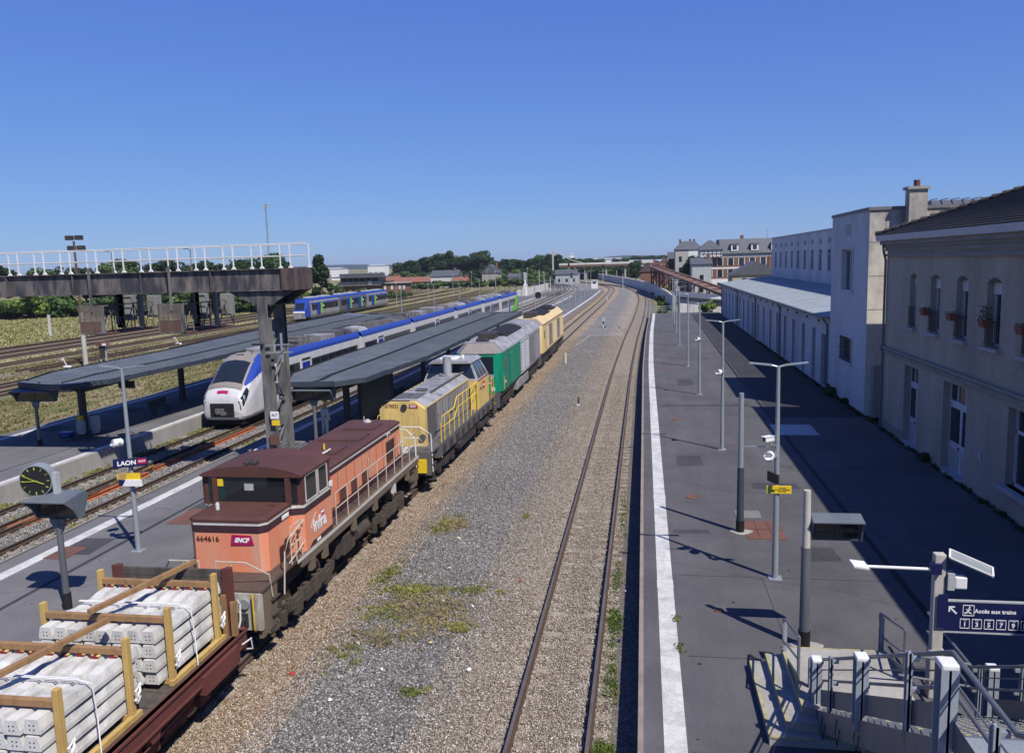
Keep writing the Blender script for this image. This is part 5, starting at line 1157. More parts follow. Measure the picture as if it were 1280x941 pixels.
# ------------------------------------------------ short blue railcar in the sidings
def railcar():
    y0 = 134.0; hw = 1.42
    t = root('diesel_railcar', (-59.2+S(y0), y0, 0), 'short bright blue three car railcar parked on the grassy sidings', 'train')
    cars = [(0, 15.5), (15.9, 31.5), (31.9, 47.0)]
    for k, (a, b_) in enumerate(cars):
        A = a+(1.6 if k == 0 else 0); Bq = b_-(1.6 if k == 2 else 0)
        mb = MB(); mb.prism([(-1.3, .5), (1.3, .5), (hw, .9), (hw, 2.9), (hw-.15, 3.35), (-hw+.15, 3.35), (-hw, 2.9), (-hw, .9)], 'y', A, Bq); bd = mb.build('car_body', 'loco_grey' if k != 1 else 'loco_dark_grey', t)
        mb = MB(); mb.prism([(-hw+.1, 3.36), (hw-.1, 3.36), (hw-.3, 3.7), (-hw+.3, 3.7)], 'y', A, Bq); mb.build('roof', 'blue', bd)
        for s in (-1, 1):
            mb = MB(); mb.box(*sorted((s*hw, s*(hw+.01))), A+.3, Bq-.3, 2.75, 3.0); mb.build('blue_band', 'blue', bd)
            mb = MB(); y = A+.8
            while y < Bq-1.4: mb.box(*sorted((s*hw, s*(hw+.015))), y, y+1.3, 1.65, 2.7); y += 1.4
            mb.build('window_row', 'glass', bd)
            for d in ((A+Bq)/2-3.2, (A+Bq)/2+3.2)[:2 if k == 1 else 1]:
                mb = MB(); mb.box(*sorted((s*hw, s*(hw+.03))), d-.8, d+.8, .85, 2.75); mb.build('door', 'deep_blue', bd)
                mb = MB(); mb.box(*sorted((s*hw, s*(hw+.025))), d+1.0, d+1.9, 1.0, 2.9); mb.build('door_flash', 'lime', bd)
                mb = MB(); mb.box(*sorted((s*hw, s*(hw+.028))), d+2.0, d+2.6, 2.1, 2.4); mb.build('slogan_patch', 'white', bd)
        mb = MB(); mb.box(-1.3, 1.3, A+.3, Bq-.3, .2, .55); mb.build('underfloor_gear', 'dark_steel', bd)
        for q in (0, 1):
            mb = MB(); mb.box(-.7, .7, A+2+q*6, A+5.5+q*6, 3.7, 3.95); mb.build('roof_unit', 'grey_box', bd, bevel=.05)
        if k < 2:
            mb = MB(); mb.box(-1.1, 1.1, b_, b_+.4, .8, 3.3); mb.build('gangway', 'black_joint', t)
        bogie(t, A+1.6, 1.9, .42, half=1.1)
        if k == 2: bogie(t, Bq-1.6, 1.9, .42, half=1.1)
    for (ya, yb) in ((0, 1.6), (47.0, 45.4)):
        s = 1 if yb > ya else -1
        mb = MB(); mb._add([(-.95, ya, .6), (.95, ya, .6), (hw, yb, .6), (-hw, yb, .6), (-1.0, ya+s*.1, 1.6), (1.0, ya+s*.1, 1.6), (hw, yb, 1.6), (-hw, yb, 1.6), (-.95, ya+s*.9, 3.2), (.95, ya+s*.9, 3.2), (hw-.1, yb, 3.55), (-hw+.1, yb, 3.55)],
            [(0,1,5,4), (1,2,6,5), (3,0,4,7), (4,5,9,8), (5,6,10,9), (7,4,8,11), (8,9,10,11), (0,3,2,1)]); nz = mb.build('cab_end', 'blue', t)
        mb = MB(); mb.quad((-.82, ya+s*.19, 1.85), (.82, ya+s*.19, 1.85), (.78, ya+s*.77, 3.02), (-.78, ya+s*.77, 3.02)); mb.build('windscreen', 'glass', nz)
        mb = MB(); mb.box(-1.02, 1.02, min(ya-.06*s, ya+.1*s), max(ya-.06*s, ya+.1*s), 1.3, 1.62); mb.build('white_front_band', 'white', nz)
        mb = MB(); mb.box(-1.0, 1.0, min(ya-.02, ya+.5*s), max(ya-.02, ya+.5*s), .35, 1.2); mb.build('coupler_cowl', 'loco_grey', nz)
    return t
railcar()
# ================================================================ platform furniture
def canopy(pl, label, zt, yposts, xpost, ridge, group='platform canopies'):
    """pl = outline as (left list, right list) of (y,x)"""
    left, right = pl
    t = root('platform_canopy', (xpost(yposts[0]), yposts[0], PZ), label, 'canopy', group)
    ox, oy, oz = t.location
    n_ = []
    for (a_, b2) in zip(zip(left, right), list(zip(left, right))[1:]):
        (yl, xl), (yr, xr) = a_; (yl2, xl2), (yr2, xr2) = b2; k = max(1, int((yl2-yl)/2))
        n_ += [(yl+(yl2-yl)*i/k, xl+(xl2-xl)*i/k, yr+(yr2-yr)*i/k, xr+(xr2-xr)*i/k) for i in range(k)]
    n_.append((left[-1][0], left[-1][1], right[-1][0], right[-1][1]))
    y0, y1 = max(left[0][0], right[0][0]), min(left[-1][0], right[-1][0])
    fl = lambda y: interp(left, y); fr = lambda y: interp(right, y)
    mb = MB(); vs = []
    for yl, a, yr, b_ in n_:
        m_ = a+(b_-a)*ridge; ym = yl+(yr-yl)*ridge
        vs += [(a-ox, yl-oy, zt-oz), (m_-ox, ym-oy, zt-.14-oz), (b_-ox, yr-oy, zt-oz), (b_-ox, yr-oy, zt-.26-oz), (m_-ox, ym-oy, zt-.32-oz), (a-ox, yl-oy, zt-.26-oz)]
    fs = [(i*6+j, i*6+(j+1) % 6, (i+1)*6+(j+1) % 6, (i+1)*6+j) for i in range(len(n_)-1) for j in range(6)]
    fs += [(5,4,3,2,1,0), tuple(range((len(n_)-1)*6, len(n_)*6))]
    mb._add(vs, fs); rf = mb.build('roof', 'canopy', t)
    mb = MB()
    def fas(p, q): mb.bar((p[0]-ox, p[1]-oy, zt-.14-oz), (q[0]-ox, q[1]-oy, zt-.1-oz), .05, .24)
    for A_, B2 in zip(n_, n_[1:]): fas((A_[1]-.03, A_[0]), (B2[1]-.03, B2[0])); fas((A_[3]+.03, A_[2]), (B2[3]+.03, B2[2]))
    for q, e in ((n_[0], -.03), (n_[-1], .03)): fas((q[1]-.03, q[0]+e), (q[3]+.03, q[2]+e))
    mb.build('fascia', 'canopy_dark', t)
    mb = MB(); y = y0+.5
    while y < y1-.3:
        a, b_ = fl(y), fr(y); m_ = a+(b_-a)*ridge
        mb.bar((a-ox, y-oy, zt+.012-oz), (m_-ox-.12, y-oy, zt-.12-oz), .03, .02); mb.bar((m_-ox+.12, y-oy, zt-.12-oz), (b_-ox, y-oy, zt+.012-oz), .03, .02); y += .42
    mb.build('roof_seam', 'canopy', rf)
    mb = MB(); y = y0+.6
    while y < y1-.6:
        a, b_ = fl(y), fr(y); m_ = a+(b_-a)*ridge
        mb.box(m_-.11-ox, m_+.11-ox, y-oy, y+.28-oy, zt-.125-oz, zt-.085-oz); mb.box(a+.03-ox, a+.12-ox, y-oy, y+.28-oy, zt+.0-oz, zt+.06-oz); y += .42
    mb.build('gutter_clip', 'black_joint', rf)
    for y in yposts:
        x = xpost(y); mb = MB()
        mb.prism([(x-.13-ox, y-.16-oy), (x+.13-ox, y-.16-oy), (x+.13-ox, y+.16-oy), (x-.13-ox, y+.16-oy)], 'z', 0, zt-.4-oz)
        mb.box(x-.2-ox, x+.2-ox, y-.22-oy, y+.22-oy, 0, .06)
        a, b_ = fl(y)+.25, fr(y)-.25
        mb.hexa([(x-.1-ox, y-.08-oy, zt-1.0-oz), (x+.1-ox, y-.08-oy, zt-1.0-oz), (x+.1-ox, y+.08-oy, zt-1.0-oz), (x-.1-ox, y+.08-oy, zt-1.0-oz)], [(a-ox, y-.08-oy, zt-.35-oz), (b_-ox, y-.08-oy, zt-.35-oz), (b_-ox, y+.08-oy, zt-.35-oz), (a-ox, y+.08-oy, zt-.35-oz)])
        mb.build('post', 'canopy_dark', t)
    # ceiling lights and cable boxes under the roof
    mb = MB()
    for y in yposts[:-1]:
        m_ = xpost(y); mb.box(m_-.9-ox, m_-.75-ox, y+1-oy, y+3.4-oy, zt-.46-oz, zt-.38-oz); mb.box(m_+.75-ox, m_+.9-ox, y+1-oy, y+3.4-oy, zt-.46-oz, zt-.38-oz)
    mb.build('light_tray', 'canopy_dark', t)
    return t
cB = canopy(([(36.2,-16.85),(38.8,-17.75),(46,-18.1),(60,-18.15),(88,-17.95)], [(36.1,-14.35),(37.3,-13.3),(46,-12.6),(64,-12.75),(87,-12.9)]),
       'dark blue grey platform canopy behind the orange locomotive', 3.72, [40.5,48,55.5,63,70.5,78,85], lambda y: interp([(38,-15.45),(88,-15.2)], y), .45)
cC = canopy(([(36.4,-31.1),(40,-32.3),(50,-32.2),(64,-33.4),(91,-33.8)], [(35.3,-27.9),(37.2,-26.8),(46,-26.4),(60,-26.6),(88,-27.2)]),
       'dark blue grey platform canopy left of the white and blue train', 3.72, [39.3,49.6,60,70,80,87], lambda y: interp([(39,-29.9),(49.6,-30.3),(88,-31.3)], y), .5)
# shelter wall under canopy B
mb = MB(); mb.box(-15.0, -14.9, 41.2, 46.5, PZ, 2.9); mb.box(-15.05, -14.85, 41.15, 41.3, PZ, 3.0)
tag(mb.build('shelter_wall', 'canopy_dark'), 'dark steel shelter wall under the canopy behind the locomotive', 'wall')
for y in (52, 66):
    b = root('platform_bench', (-16.2, y, PZ), 'dark bench under the canopy beside the locomotives, %s one' % ('nearer' if y < 60 else 'farther'), 'bench')
    mb = MB(); mb.box(-.22, .22, -.9, .9, .42, .47); mb.build('seat', 'canopy_dark', b)
    for q in (-.7, .7): mb = MB(); mb.box(-.18, .18, q-.03, q+.03, 0, .42); mb.build('leg', 'canopy_dark', b)
for y, z in ((36.9, 0),):
    b = root('platform_bench', (-29.0, 45.0, PZ), 'dark bench half hidden in the shade of the left canopy', 'bench')
    mb = MB(); mb.box(-.22, .22, -.9, .9, .42, .47); mb.build('seat', 'canopy_dark', b)
    mb = MB(); mb.box(-.26, -.2, -.9, .9, .5, .85); mb.build('backrest', 'canopy_dark', b)
    for q in (-.7, .7): mb = MB(); mb.box(-.18, .18, q-.03, q+.03, 0, .42); mb.build('leg', 'canopy_dark', b)

def display(x, y, label, z=2.9, pole=True, pmat='galv_dark', w=1.15, off=0, base_h=.4, group='hooded information displays'):
    """hooded departure display with its sloping hood towards the camera"""
    t = root('information_display', (x, y, PZ), label, 'display', group)
    z -= PZ
    if pole:
        mb = MB(); mb.tube([(0, 0, 0), (0, 0, z)], [.085, .075], 12); mb.build('pole', pmat, t, smooth=True)
        mb = MB(); mb.cyl((0, 0, 0), .115, base_h, n=14); mb.build('pole_sleeve', 'black_joint', t, smooth=True)
        mb = MB(); mb.prism([(-.09, z-.35), (.09, z-.35), (.22, z), (-.22, z)], 'y', -.05, .05); mb.build('bracket', pmat, t)
    a, b_ = off-w/2, off+w/2
    n = 6; hood_ = [(-.42, z+.62), (.32, z+.66)]+[(.32-.1*i/n*0-.12*math.sin(i/n*1.5), z+.66-.62*i/n) for i in range(1, n+1)]
    prof = [(-.52, z+.55), (-.12, z+.64), (.34, z+.6), (.44, z+.5), (.3, z+.05), (.18, z), (.12, z+.05), (.12, z+.5)]
    mb = MB(); mb.prism([(-.5, z+.56), (.3, z+.66), (.42, z+.56), (.42, z+.5), (.28, z+.6), (-.5, z+.53)], 'x', a, b_); mb.build('hood', 'galv_dark' if False else 'canopy', t)
    for q in (a, b_): mb = MB(); mb.prism([(-.5, z+.545), (.3, z+.64), (.42, z+.54), (.2, z), (-.02, z), (-.18, z+.28)], 'x', q-.015, q+.015); mb.build('side_cheek', 'canopy', t)
    mb = MB(); mb.box(a+.02, b_-.02, .0, .2, z, z+.52); s = mb.build('screen_case', 'canopy_dark', t)
    mb = MB(); mb.box(a+.08, off-.03, -.012, -.002, z+.07, z+.46); mb.box(off+.03, b_-.08, -.012, -.002, z+.07, z+.46); mb.build('screen', 'glass', s)
    return t
display(-14.62, 17.9, 'hooded departure display on a grey pole in front of the platform clock', 2.93, base_h=.42)
display(-30.05, 36.1, 'hooded departure display on a post at the camera end of the left canopy', 2.78, w=2.1, base_h=.3)
display(-15.55, 36.5, 'hooded departure display at the camera end of the canopy behind the locomotive', 2.75, w=2.0, base_h=.3)
dsp = display(4.02, 17.66, 'hooded departure display hanging on the post beside the stair rails', 3.36, pole=False, w=1.02); dsp.scale = (1, .5, .85)
mb = MB(); mb.box(-.62, -.5, -.04, .1, 2.95, 3.2); mb.build('mounting_bracket', 'galv_dark', dsp)
# platform clock
t = root('platform_clock', (-14.72, 18.0, PZ), 'round black platform clock with yellow green hands above a hooded display', 'clock')
mb = MB(); mb.box(.02, .14, -.07, .07, 2.4, 3.55); mb.build('pole', 'grey_box', t)
rz = Matrix.Translation((-.4, -.02, 3.36)) @ Matrix.Rotation(R(13), 4, 'Z') @ Matrix.Scale(1.12, 4)
mb = MB(); mb.T = rz; mb.cyl((0, -.13, 0), .36, .26, 'y', 40); cb = mb.build('clock_case', 'galv', t, smooth=True)
mb = MB(); mb.T = rz; mb.cyl((0, -.145, 0), .335, .012, 'y', 40); mb.build('clock_face', 'text_black', cb)
mb = MB(); mb.T = rz
for i in range(12):
    a = i*math.pi/6; r0, r1 = (.25, .315)
    mb.bar((math.sin(a)*r0, -.152, math.cos(a)*r0), (math.sin(a)*r1, -.152, math.cos(a)*r1), .02, .008)
mb.build('hour_mark', 'clock_green', cb)
for a, L, nm in ((R(268), .27, 'minute_hand'), (R(296), .3, 'second_hand'), (R(112), .2, 'hour_hand')):
    mb = MB(); mb.T = rz; mb.bar((-math.sin(a)*.05, -.16, -math.cos(a)*.05), (math.sin(a)*L, -.16, math.cos(a)*L), .022 if nm != 'second_hand' else .012, .008); mb.build(nm, 'clock_green', cb)
mb = MB(); mb.tube([(-.1, 0, 3.32), (.08, 0, 3.32)], .05, 8); mb.build('arm', 'galv', t)

def lamp_pole(name='lamp_post', h=5.65, arms=.72):
    t = root(name, (0, 0, 0), None, None)
    mb = MB(); mb.tube([(0, 0, 0), (0, 0, 1.9), (0, 0, h)], [.085, .075, .045], 12); mb.build('pole', 'galv', t, smooth=True)
    mb = MB(); mb.box(-.17, .17, -.17, .17, 0, .02); mb.build('base_plate', 'galv', t)
    for s in (-1, 1):
        mb = MB(); mb.tube([(0, 0, h-.03), (s*.18, 0, h+.02)], .03, 6)
        mb.hexa([(s*.16, -.03, h), (s*arms, -.07, h+.07), (s*arms, .07, h+.07), (s*.16, .03, h)] if s > 0 else [(s*arms, -.07, h+.07), (s*.16, -.03, h), (s*.16, .03, h), (s*arms, .07, h+.07)],
                [(s*.16, -.03, h+.05), (s*arms, -.07, h+.1), (s*arms, .07, h+.1), (s*.16, .03, h+.05)] if s > 0 else [(s*arms, -.07, h+.1), (s*.16, -.03, h+.05), (s*.16, .03, h+.05), (s*arms, .07, h+.1)])
        mb.build('lamp_head', 'galv', t)
    return t
LP = lamp_pole()
names = ['tall twin armed lamp post carrying cameras and the yellow notice on the right platform', 'twin armed lamp post with one white camera, second along the right platform'] + ['twin armed lamp post, %s along the right platform' % o for o in ORD[2:9]]
ysA = [21.5, 36.4, 51.4, 65.0, 80.6, 95.7, 108.7, 121]
G = 'lamp posts along the platforms'
for i, y in enumerate(ysA):
    o = LP if i == 0 else copy_tree(LP)
    place(o, (3.38+(.03*(y-80) if y > 80 else 0)*.6, y, PZ), names[i], rz=R(random.uniform(-2, 2))); o['category'] = 'lamp post'; o['group'] = G
o = copy_tree(LP); place(o, (-15.38, 22.07, PZ), 'twin armed lamp post holding the station name sign on the left platform'); o['category'] = 'lamp post'; o['group'] = G
for i, y in enumerate([93, 104, 115, 126, 137, 148, 160, 172, 184, 196, 208]):
    o = copy_tree(LP); place(o, (-13.9+S(y), y, PZ), 'slim twin armed lamp post, %s beyond the far end of the island canopy' % ORD[i]); o['category'] = 'lamp post'; o['group'] = G
for i, y in enumerate([100, 116, 132, 148, 164]):
    o = copy_tree(LP); place(o, (-30.3+S(y), y, PZ), 'slim twin armed lamp post, %s beyond the left canopy' % ORD[i]); o['category'] = 'lamp post'; o['group'] = G
# security cameras on poles
def camera_unit(loc, label, kind='bullet', rz=0):
    t = root('security_camera', loc, label, 'camera', 'security cameras on the lamp posts', rz=rz)
    if kind == 'bullet':
        mb = MB(); mb.box(-.07, .07, -.2, .17, -.06, .07); mb.build('housing', 'white', t, bevel=.02)
        mb = MB(); mb.box(-.085, .085, -.24, .17, .07, .085); mb.build('sun_shield', 'white', t)
        mb = MB(); mb.cyl((0, -.215, 0), .045, .02, 'y', 12); mb.build('lens', 'glass', t)
        mb = MB(); mb.tube([(.02, 0, -.06), (.05, 0, -.14), (.2, .02, -.14)], .02, 6); mb.build('bracket', 'galv', t)
    else:
        mb = MB(); mb.tube([(0, -.16, .01), (0, -.15, 0), (0, .1, 0), (0, .14, 0)], [.1, .125, .125, .08], 16); mb.build('housing', 'white', t, smooth=True)
        mb = MB(); mb.cyl((0, -.175, .01), .085, .02, 'y', 16); mb.build('lens', 'grey_box', t)
        mb = MB(); mb.box(-.03, .2, -.03, .03, -.03, .03); mb.build('bracket', 'galv', t)
    return t
camera_unit((3.2, 21.5, 4.3), 'white box camera, upper one on the first lamp post of the right platform', 'bullet', R(-55))
camera_unit((3.2, 21.5, 3.85), 'round white loudspeaker shaped camera below the box camera', 'round', R(-20))
camera_unit((3.26, 36.4, 4.0), 'round white camera halfway up the second lamp post', 'round', R(-40))
camera_unit((3.3, 51.4, 4.0), 'tiny round white camera on the third lamp post', 'round', R(-40))
camera_unit((-15.68, 22.0, 3.95), 'white cylindrical camera above the station name sign', 'round', R(-35))
mb = MB(); mb.bar((-.55, 0, 0), (.12, 0, 0), .03, .02); o = mb.build('bracket_arm', 'galv'); o.location = (3.05, 21.5, 4.1); tag(o, 'thin level bracket arm reaching left under the box camera', 'bracket')
def sign(loc, w, h, mat, label, cat, rz=0, d=.04, grp=None, frame=None):
    t = root('sign', loc, label, cat, grp, rz=rz)
    mb = MB(); mb.box(-w/2, w/2, -d/2, d/2, -h/2, h/2); p = mb.build('panel', mat, t)
    return t, p
t, p = sign((3.43, 21.42, 2.98), .62, .2, 'bright_yellow', 'yellow warning notice on the lamp post of the right platform', 'notice', R(0))
mb = MB(); mb.prism([(-.31, -.1), (-.12, -.1), (-.22, .1), (-.31, .1)], 'y', -.024, -.021); mb.build('dark_corner', 'clock_green', p)
mb = MB(); mb.prism([(-.21, -.06), (-.1, -.06), (-.155, .03)], 'y', -.025, -.022); mb.build('triangle', 'text_black', p)
text('lettering', 'DANGER\nNE PAS TRAVERSER\nLES VOIES', .045, 'text_black', p, (.08, -.024, -.0), (1,0,0), (0,0,1), extrude=.001)
t, p = sign((3.28, 21.4, 3.3), .5, .26, 'dark_steel', 'dark station name sign seen almost edge on above the yellow notice', 'sign', R(-66))
# LAON sign
t, p = sign((-15.3, 21.95, 3.35), .95, .26, 'navy', 'navy station name sign reading LAON on the left platform lamp post', 'sign', R(30))
mb = MB(); mb.box(-.47, -.34, .02, .2, -.16, .12); mb.build('side_box', 'navy', p)
text('lettering', 'LAON', .19, 'text_white', p, (-.1, -.026, 0), (1,0,0), (0,0,1), extrude=.002, bold=.006)
mb = MB(); mb.box(.2, .44, -.026, -.021, -.06, .1); lg = mb.build('logo', 'sign_red', p); text('lettering', 'SNCF', .08, 'text_white', lg, (.32, -.03, .02), (1,0,0), (0,0,1), extrude=.001, bold=.002)
t, p = sign((-15.38, 21.92, 2.93), .72, .2, 'bright_yellow', 'yellow warning notice under the station name sign', 'notice', R(6))
mb = MB(); mb.prism([(-.36, -.1), (-.1, -.1), (-.03, .1), (-.3, .1)], 'y', -.024, -.021); mb.build('dark_corner', 'timber_yellow', p)
t, p = sign((-15.32, 21.9, 2.74), .74, .2, 'text_white', 'white and blue notice below the yellow one on the left lamp post', 'notice', R(2))
mb = MB(); mb.prism([(-.37, -.1), (-.26, -.1), (-.14, .1), (-.37, .1)], 'y', -.024, -.021); mb.build('blue_corner', 'navy', p)

def two_tone_pole(x, y, h, label, cut):
    t = root('speaker_pole', (x, y, PZ), label, 'pole', 'two tone poles on the right platform')
    mb = MB(); mb.tube([(0, 0, 0), (0, 0, cut)], [.115, .1], 14); mb.build('lower_tube', 'canopy_dark' if y > 20 else 'galv_dark', t, smooth=True)
    mb = MB(); mb.tube([(0, 0, cut), (0, 0, h)], [.085, .075], 12); mb.build('upper_tube', 'pole_concrete' if y < 20 else 'galv', t, smooth=True)
    mb = MB(); mb.cyl((0, 0, .0), .128, .38, n=14); mb.build('black_sleeve', 'text_black', t, smooth=True)
    mb = MB(); mb._add([(math.cos(a)*.34*(1+.2*math.sin(3*a))+.06, math.sin(a)*.26, .004) for a in [i*math.pi/8 for i in range(16)]]+[(math.cos(a)*.3*(1+.2*math.sin(3*a))+.06, math.sin(a)*.22, .025) for a in [i*math.pi/8 for i in range(16)]], [(i, (i+1) % 16, 16+(i+1) % 16, 16+i) for i in range(16)]+[tuple(range(16, 32))]); mb.build('mortar_foot', 'old_concrete', t)
    return t
two_tone_pole(3.4, 17.6, 3.5, 'round post with a black foot beside the stair rails holding a display', 2.25)
two_tone_pole(2.9, 25.2, 4.35, 'short two tone post with a black foot near the reddish cover plate', 2.05)
# ---- concrete pole with lamp arm and direction sign
t = root('concrete_pole', (5.43, 15.75, PZ), 'square concrete pole beside the direction sign with a white lamp arm', 'pole')
mb = MB(); mb.box(-.1, .1, -.09, .09, 0, 2.85); mb.build('shaft', 'pole_concrete', t, bevel=.02)
mb = MB(); mb.box(-.125, .125, -.115, .115, 0, .95); mb.cyl((0, 0, .93), .15, .04, n=16); mb.build('shaft_base', 'pole_concrete', t, bevel=.02)
mb = MB(); mb.box(-.03, .14, -.14, -.12, 1.45, 2.1); mb.build('cable_cover', 'navy', t)
t = root('floodlight', (5.35, 15.65, 3.14), 'white flat floodlight on a long arm reaching left from the concrete pole', 'floodlight')
mb = MB(); mb.tube([(.05, 0, -.02), (-1.25, 0, -.0)], .03, 8); mb.build('arm', 'white', t)
mb = MB(); mb.hexa([(-1.5, -.18, .02), (-1.23, -.22, .0), (-1.25, .1, .02), (-1.52, .12, .04)], [(-1.5, -.18, .07), (-1.23, -.22, .05), (-1.25, .1, .07), (-1.52, .12, .09)]); mb.build('lamp_head', 'white', t, bevel=.01)
mb = MB(); mb.box(-.1, .08, -.07, .07, -.1, .1); mb.build('clamp', 'navy', t)
t = root('solar_panel', (5.56, 15.7, 3.3), 'thin white framed panel slanting down right of the concrete pole top', 'panel')
mb = MB(); mb.hexa([(-.02, -.16, .06), (.72, -.2, -.26), (.86, .2, -.24), (.12, .24, .08)], [(-.02, -.16, .085), (.72, -.2, -.235), (.86, .2, -.215), (.12, .24, .105)]); mb.build('panel', 'galv', t)
mb = MB()
for a, b_ in (((-.02,-.16,.1),(.72,-.2,-.22)), ((.72,-.2,-.22),(.86,.2,-.2)), ((.86,.2,-.2),(.12,.24,.12)), ((.12,.24,.12),(-.02,-.16,.1))): mb.bar(a, b_, .035, .02)
mb.build('frame', 'white', t)
t = root('junction_box', (5.67, 15.7, 2.9), 'small white and grey box fixed right of the concrete pole', 'box')
mb = MB(); mb.box(-.12, .0, -.1, .1, -.16, .16); mb.build('mount', 'grey_box', t)
mb = MB(); mb.box(0, .22, -.1, .08, -.14, .1); mb.build('housing', 'white', t, bevel=.03)
t, p = sign((6.5, 15.7, 2.2), 1.94, .58, 'navy', 'navy direction sign reading Accès aux trains with platform numbers', 'sign')
mb = MB(); mb.box(-.97, .97, -.03, .03, .29, .32); mb.box(-.97, .97, -.03, .03, -.32, -.29); mb.build('edge_trim', 'grey_box', p)
text('lettering', 'Accès aux trains', .108, 'text_white', p, (-.44, -.024, .12), (1,0,0), (0,0,1), extrude=.001, bold=.003, align='LEFT')
mb = MB(); ar = MB(); ar.T = Matrix.Translation((-.82, 0, .13)) @ Matrix.Rotation(R(45), 4, 'Y')
ar = MB()
def rot45(x, z): c = math.cos(R(45)); return (-.82+(x*c-z*c), .13+(x*c+z*c))
ar.prism([rot45(x, z) for x, z in ((-.015, -.1), (.015, -.1), (.015, .05), (.06, .005), (.075, .03), (0, .1), (-.075, .03), (-.06, .005), (-.015, .05))], 'y', -.025, -.021); ar.build('arrow', 'text_white', p)
mb = MB()
x0 = -.64
for a, b_ in (((x0, .03), (x0+.19, .03)), ((x0+.19, .03), (x0+.19, .23)), ((x0+.19, .23), (x0, .23)), ((x0, .23), (x0, .03))): mb.bar((a[0], -.024, a[1]), (b_[0], -.024, b_[1]), .01, .01)
mb.bar((x0+.03, -.024, .07), (x0+.09, -.024, .1), .006, .025); mb.bar((x0+.09, -.024, .1), (x0+.15, -.024, .07), .006, .02); mb.bar((x0+.08, -.024, .1), (x0+.11, -.024, .17), .006, .035); mb.bar((x0+.05, -.024, .15), (x0+.14, -.024, .14), .006, .012); mb.cyl((x0+.115, -.026, .195), .015, .005, 'y', 10)
mb.build('walking_figure_symbol', 'text_white', p)
for i, s_ in enumerate(['1', '3', '5', '7', '9', '11', '13', '15']):
    x = -.6+i*.21; mb = MB()
    if x > .9: break
    for a, b_ in (((x-.08, -.22), (x+.08, -.22)), ((x+.08, -.22), (x+.08, -.04)), ((x+.08, -.04), (x-.08, -.04)), ((x-.08, -.04), (x-.08, -.22))): mb.bar((a[0], -.024, a[1]), (b_[0], -.024, b_[1]), .009, .009)
    bx = mb.build('platform_number', 'text_white', p)
    text('lettering', 'Voie', .035, 'text_white', bx, (x, -.024, -.062), (1,0,0), (0,0,1), extrude=.001)
    text('lettering', s_, .12, 'text_white', bx, (x, -.024, -.145), (1,0,0), (0,0,1), extrude=.001, bold=.003)

# ================================================================ footbridge stairs
XL, XR = 3.0, 5.9
def stair_z(y):  # nosing line
    if y > 14.9: return .62
    if y > 8.6: return .62+(14.9-y)*.52
    if y > 7.1: return 3.9
    return 3.9+(7.1-y)*.49
st = root('footbridge_stairs', (XL, 14.4, PZ), 'grey steel stairs with white capped posts climbing from the platform to the footbridge', 'stairs')
ox, oy, oz = st.location
def SB(name, mat, fill, parent=st, **kw):
    mb = MB(); mb.T = Matrix.Translation((-ox, -oy, -oz)); fill(mb); return mb.build(name, mat, parent, **kw)
def base_steps(m):
    m.box(2.12, 4.75, 13.75, 16.5, PZ, .72); m.box(2.43, 4.75, 13.95, 16.5, .72, .89); m.box(2.74, 4.75, 14.2, 16.5, .89, 1.06)
bs = SB('concrete_base_steps', 'old_concrete', base_steps)
SB('yellow_nosing', 'worn_nosing', lambda m: [m.box(2.11, 2.17, 13.74, 16.5, .69, .725), m.box(2.42, 2.48, 13.94, 16.5, .86, .895), m.box(2.73, 2.79, 14.19, 16.5, 1.03, 1.065), m.box(2.8, 4.75, 16.46, 16.505, 1.03, 1.065), m.box(2.17, 2.9, 13.735, 13.79, .69, .725)], bs)
ntr = 19
for i in range(ntr):
    y = 14.3-i*.3; z = stair_z(y)+.08
    if y < 8.7: break
    tr = SB('stair_tread', 'galv_dark', lambda m: m.box(XL+.05, XR-.05, y-.3, y, z-.04, z))
    def dots(m):
        for k in range(20):
            x = XL+.12+k*.14+(.07 if i % 2 else 0)
            if x+.08 < XR: m.box(x, x+.06, y-.045, y-.02, z, z+.004)
    SB('yellow_grip', 'worn_nosing', dots, tr)
SB('landing_plate', 'galv', lambda m: m.box(XL+.05, XR-.05, 7.1, 8.68, 3.86, 3.9))
def upper(m):
    for i in range(15):
        y = 7.1-i*.3; z = 3.9+(i+1)*.147; m.box(XL+.05, XR-.05, y-.3, y, z-.04, z)
SB('upper_treads', 'galv_dark', upper)
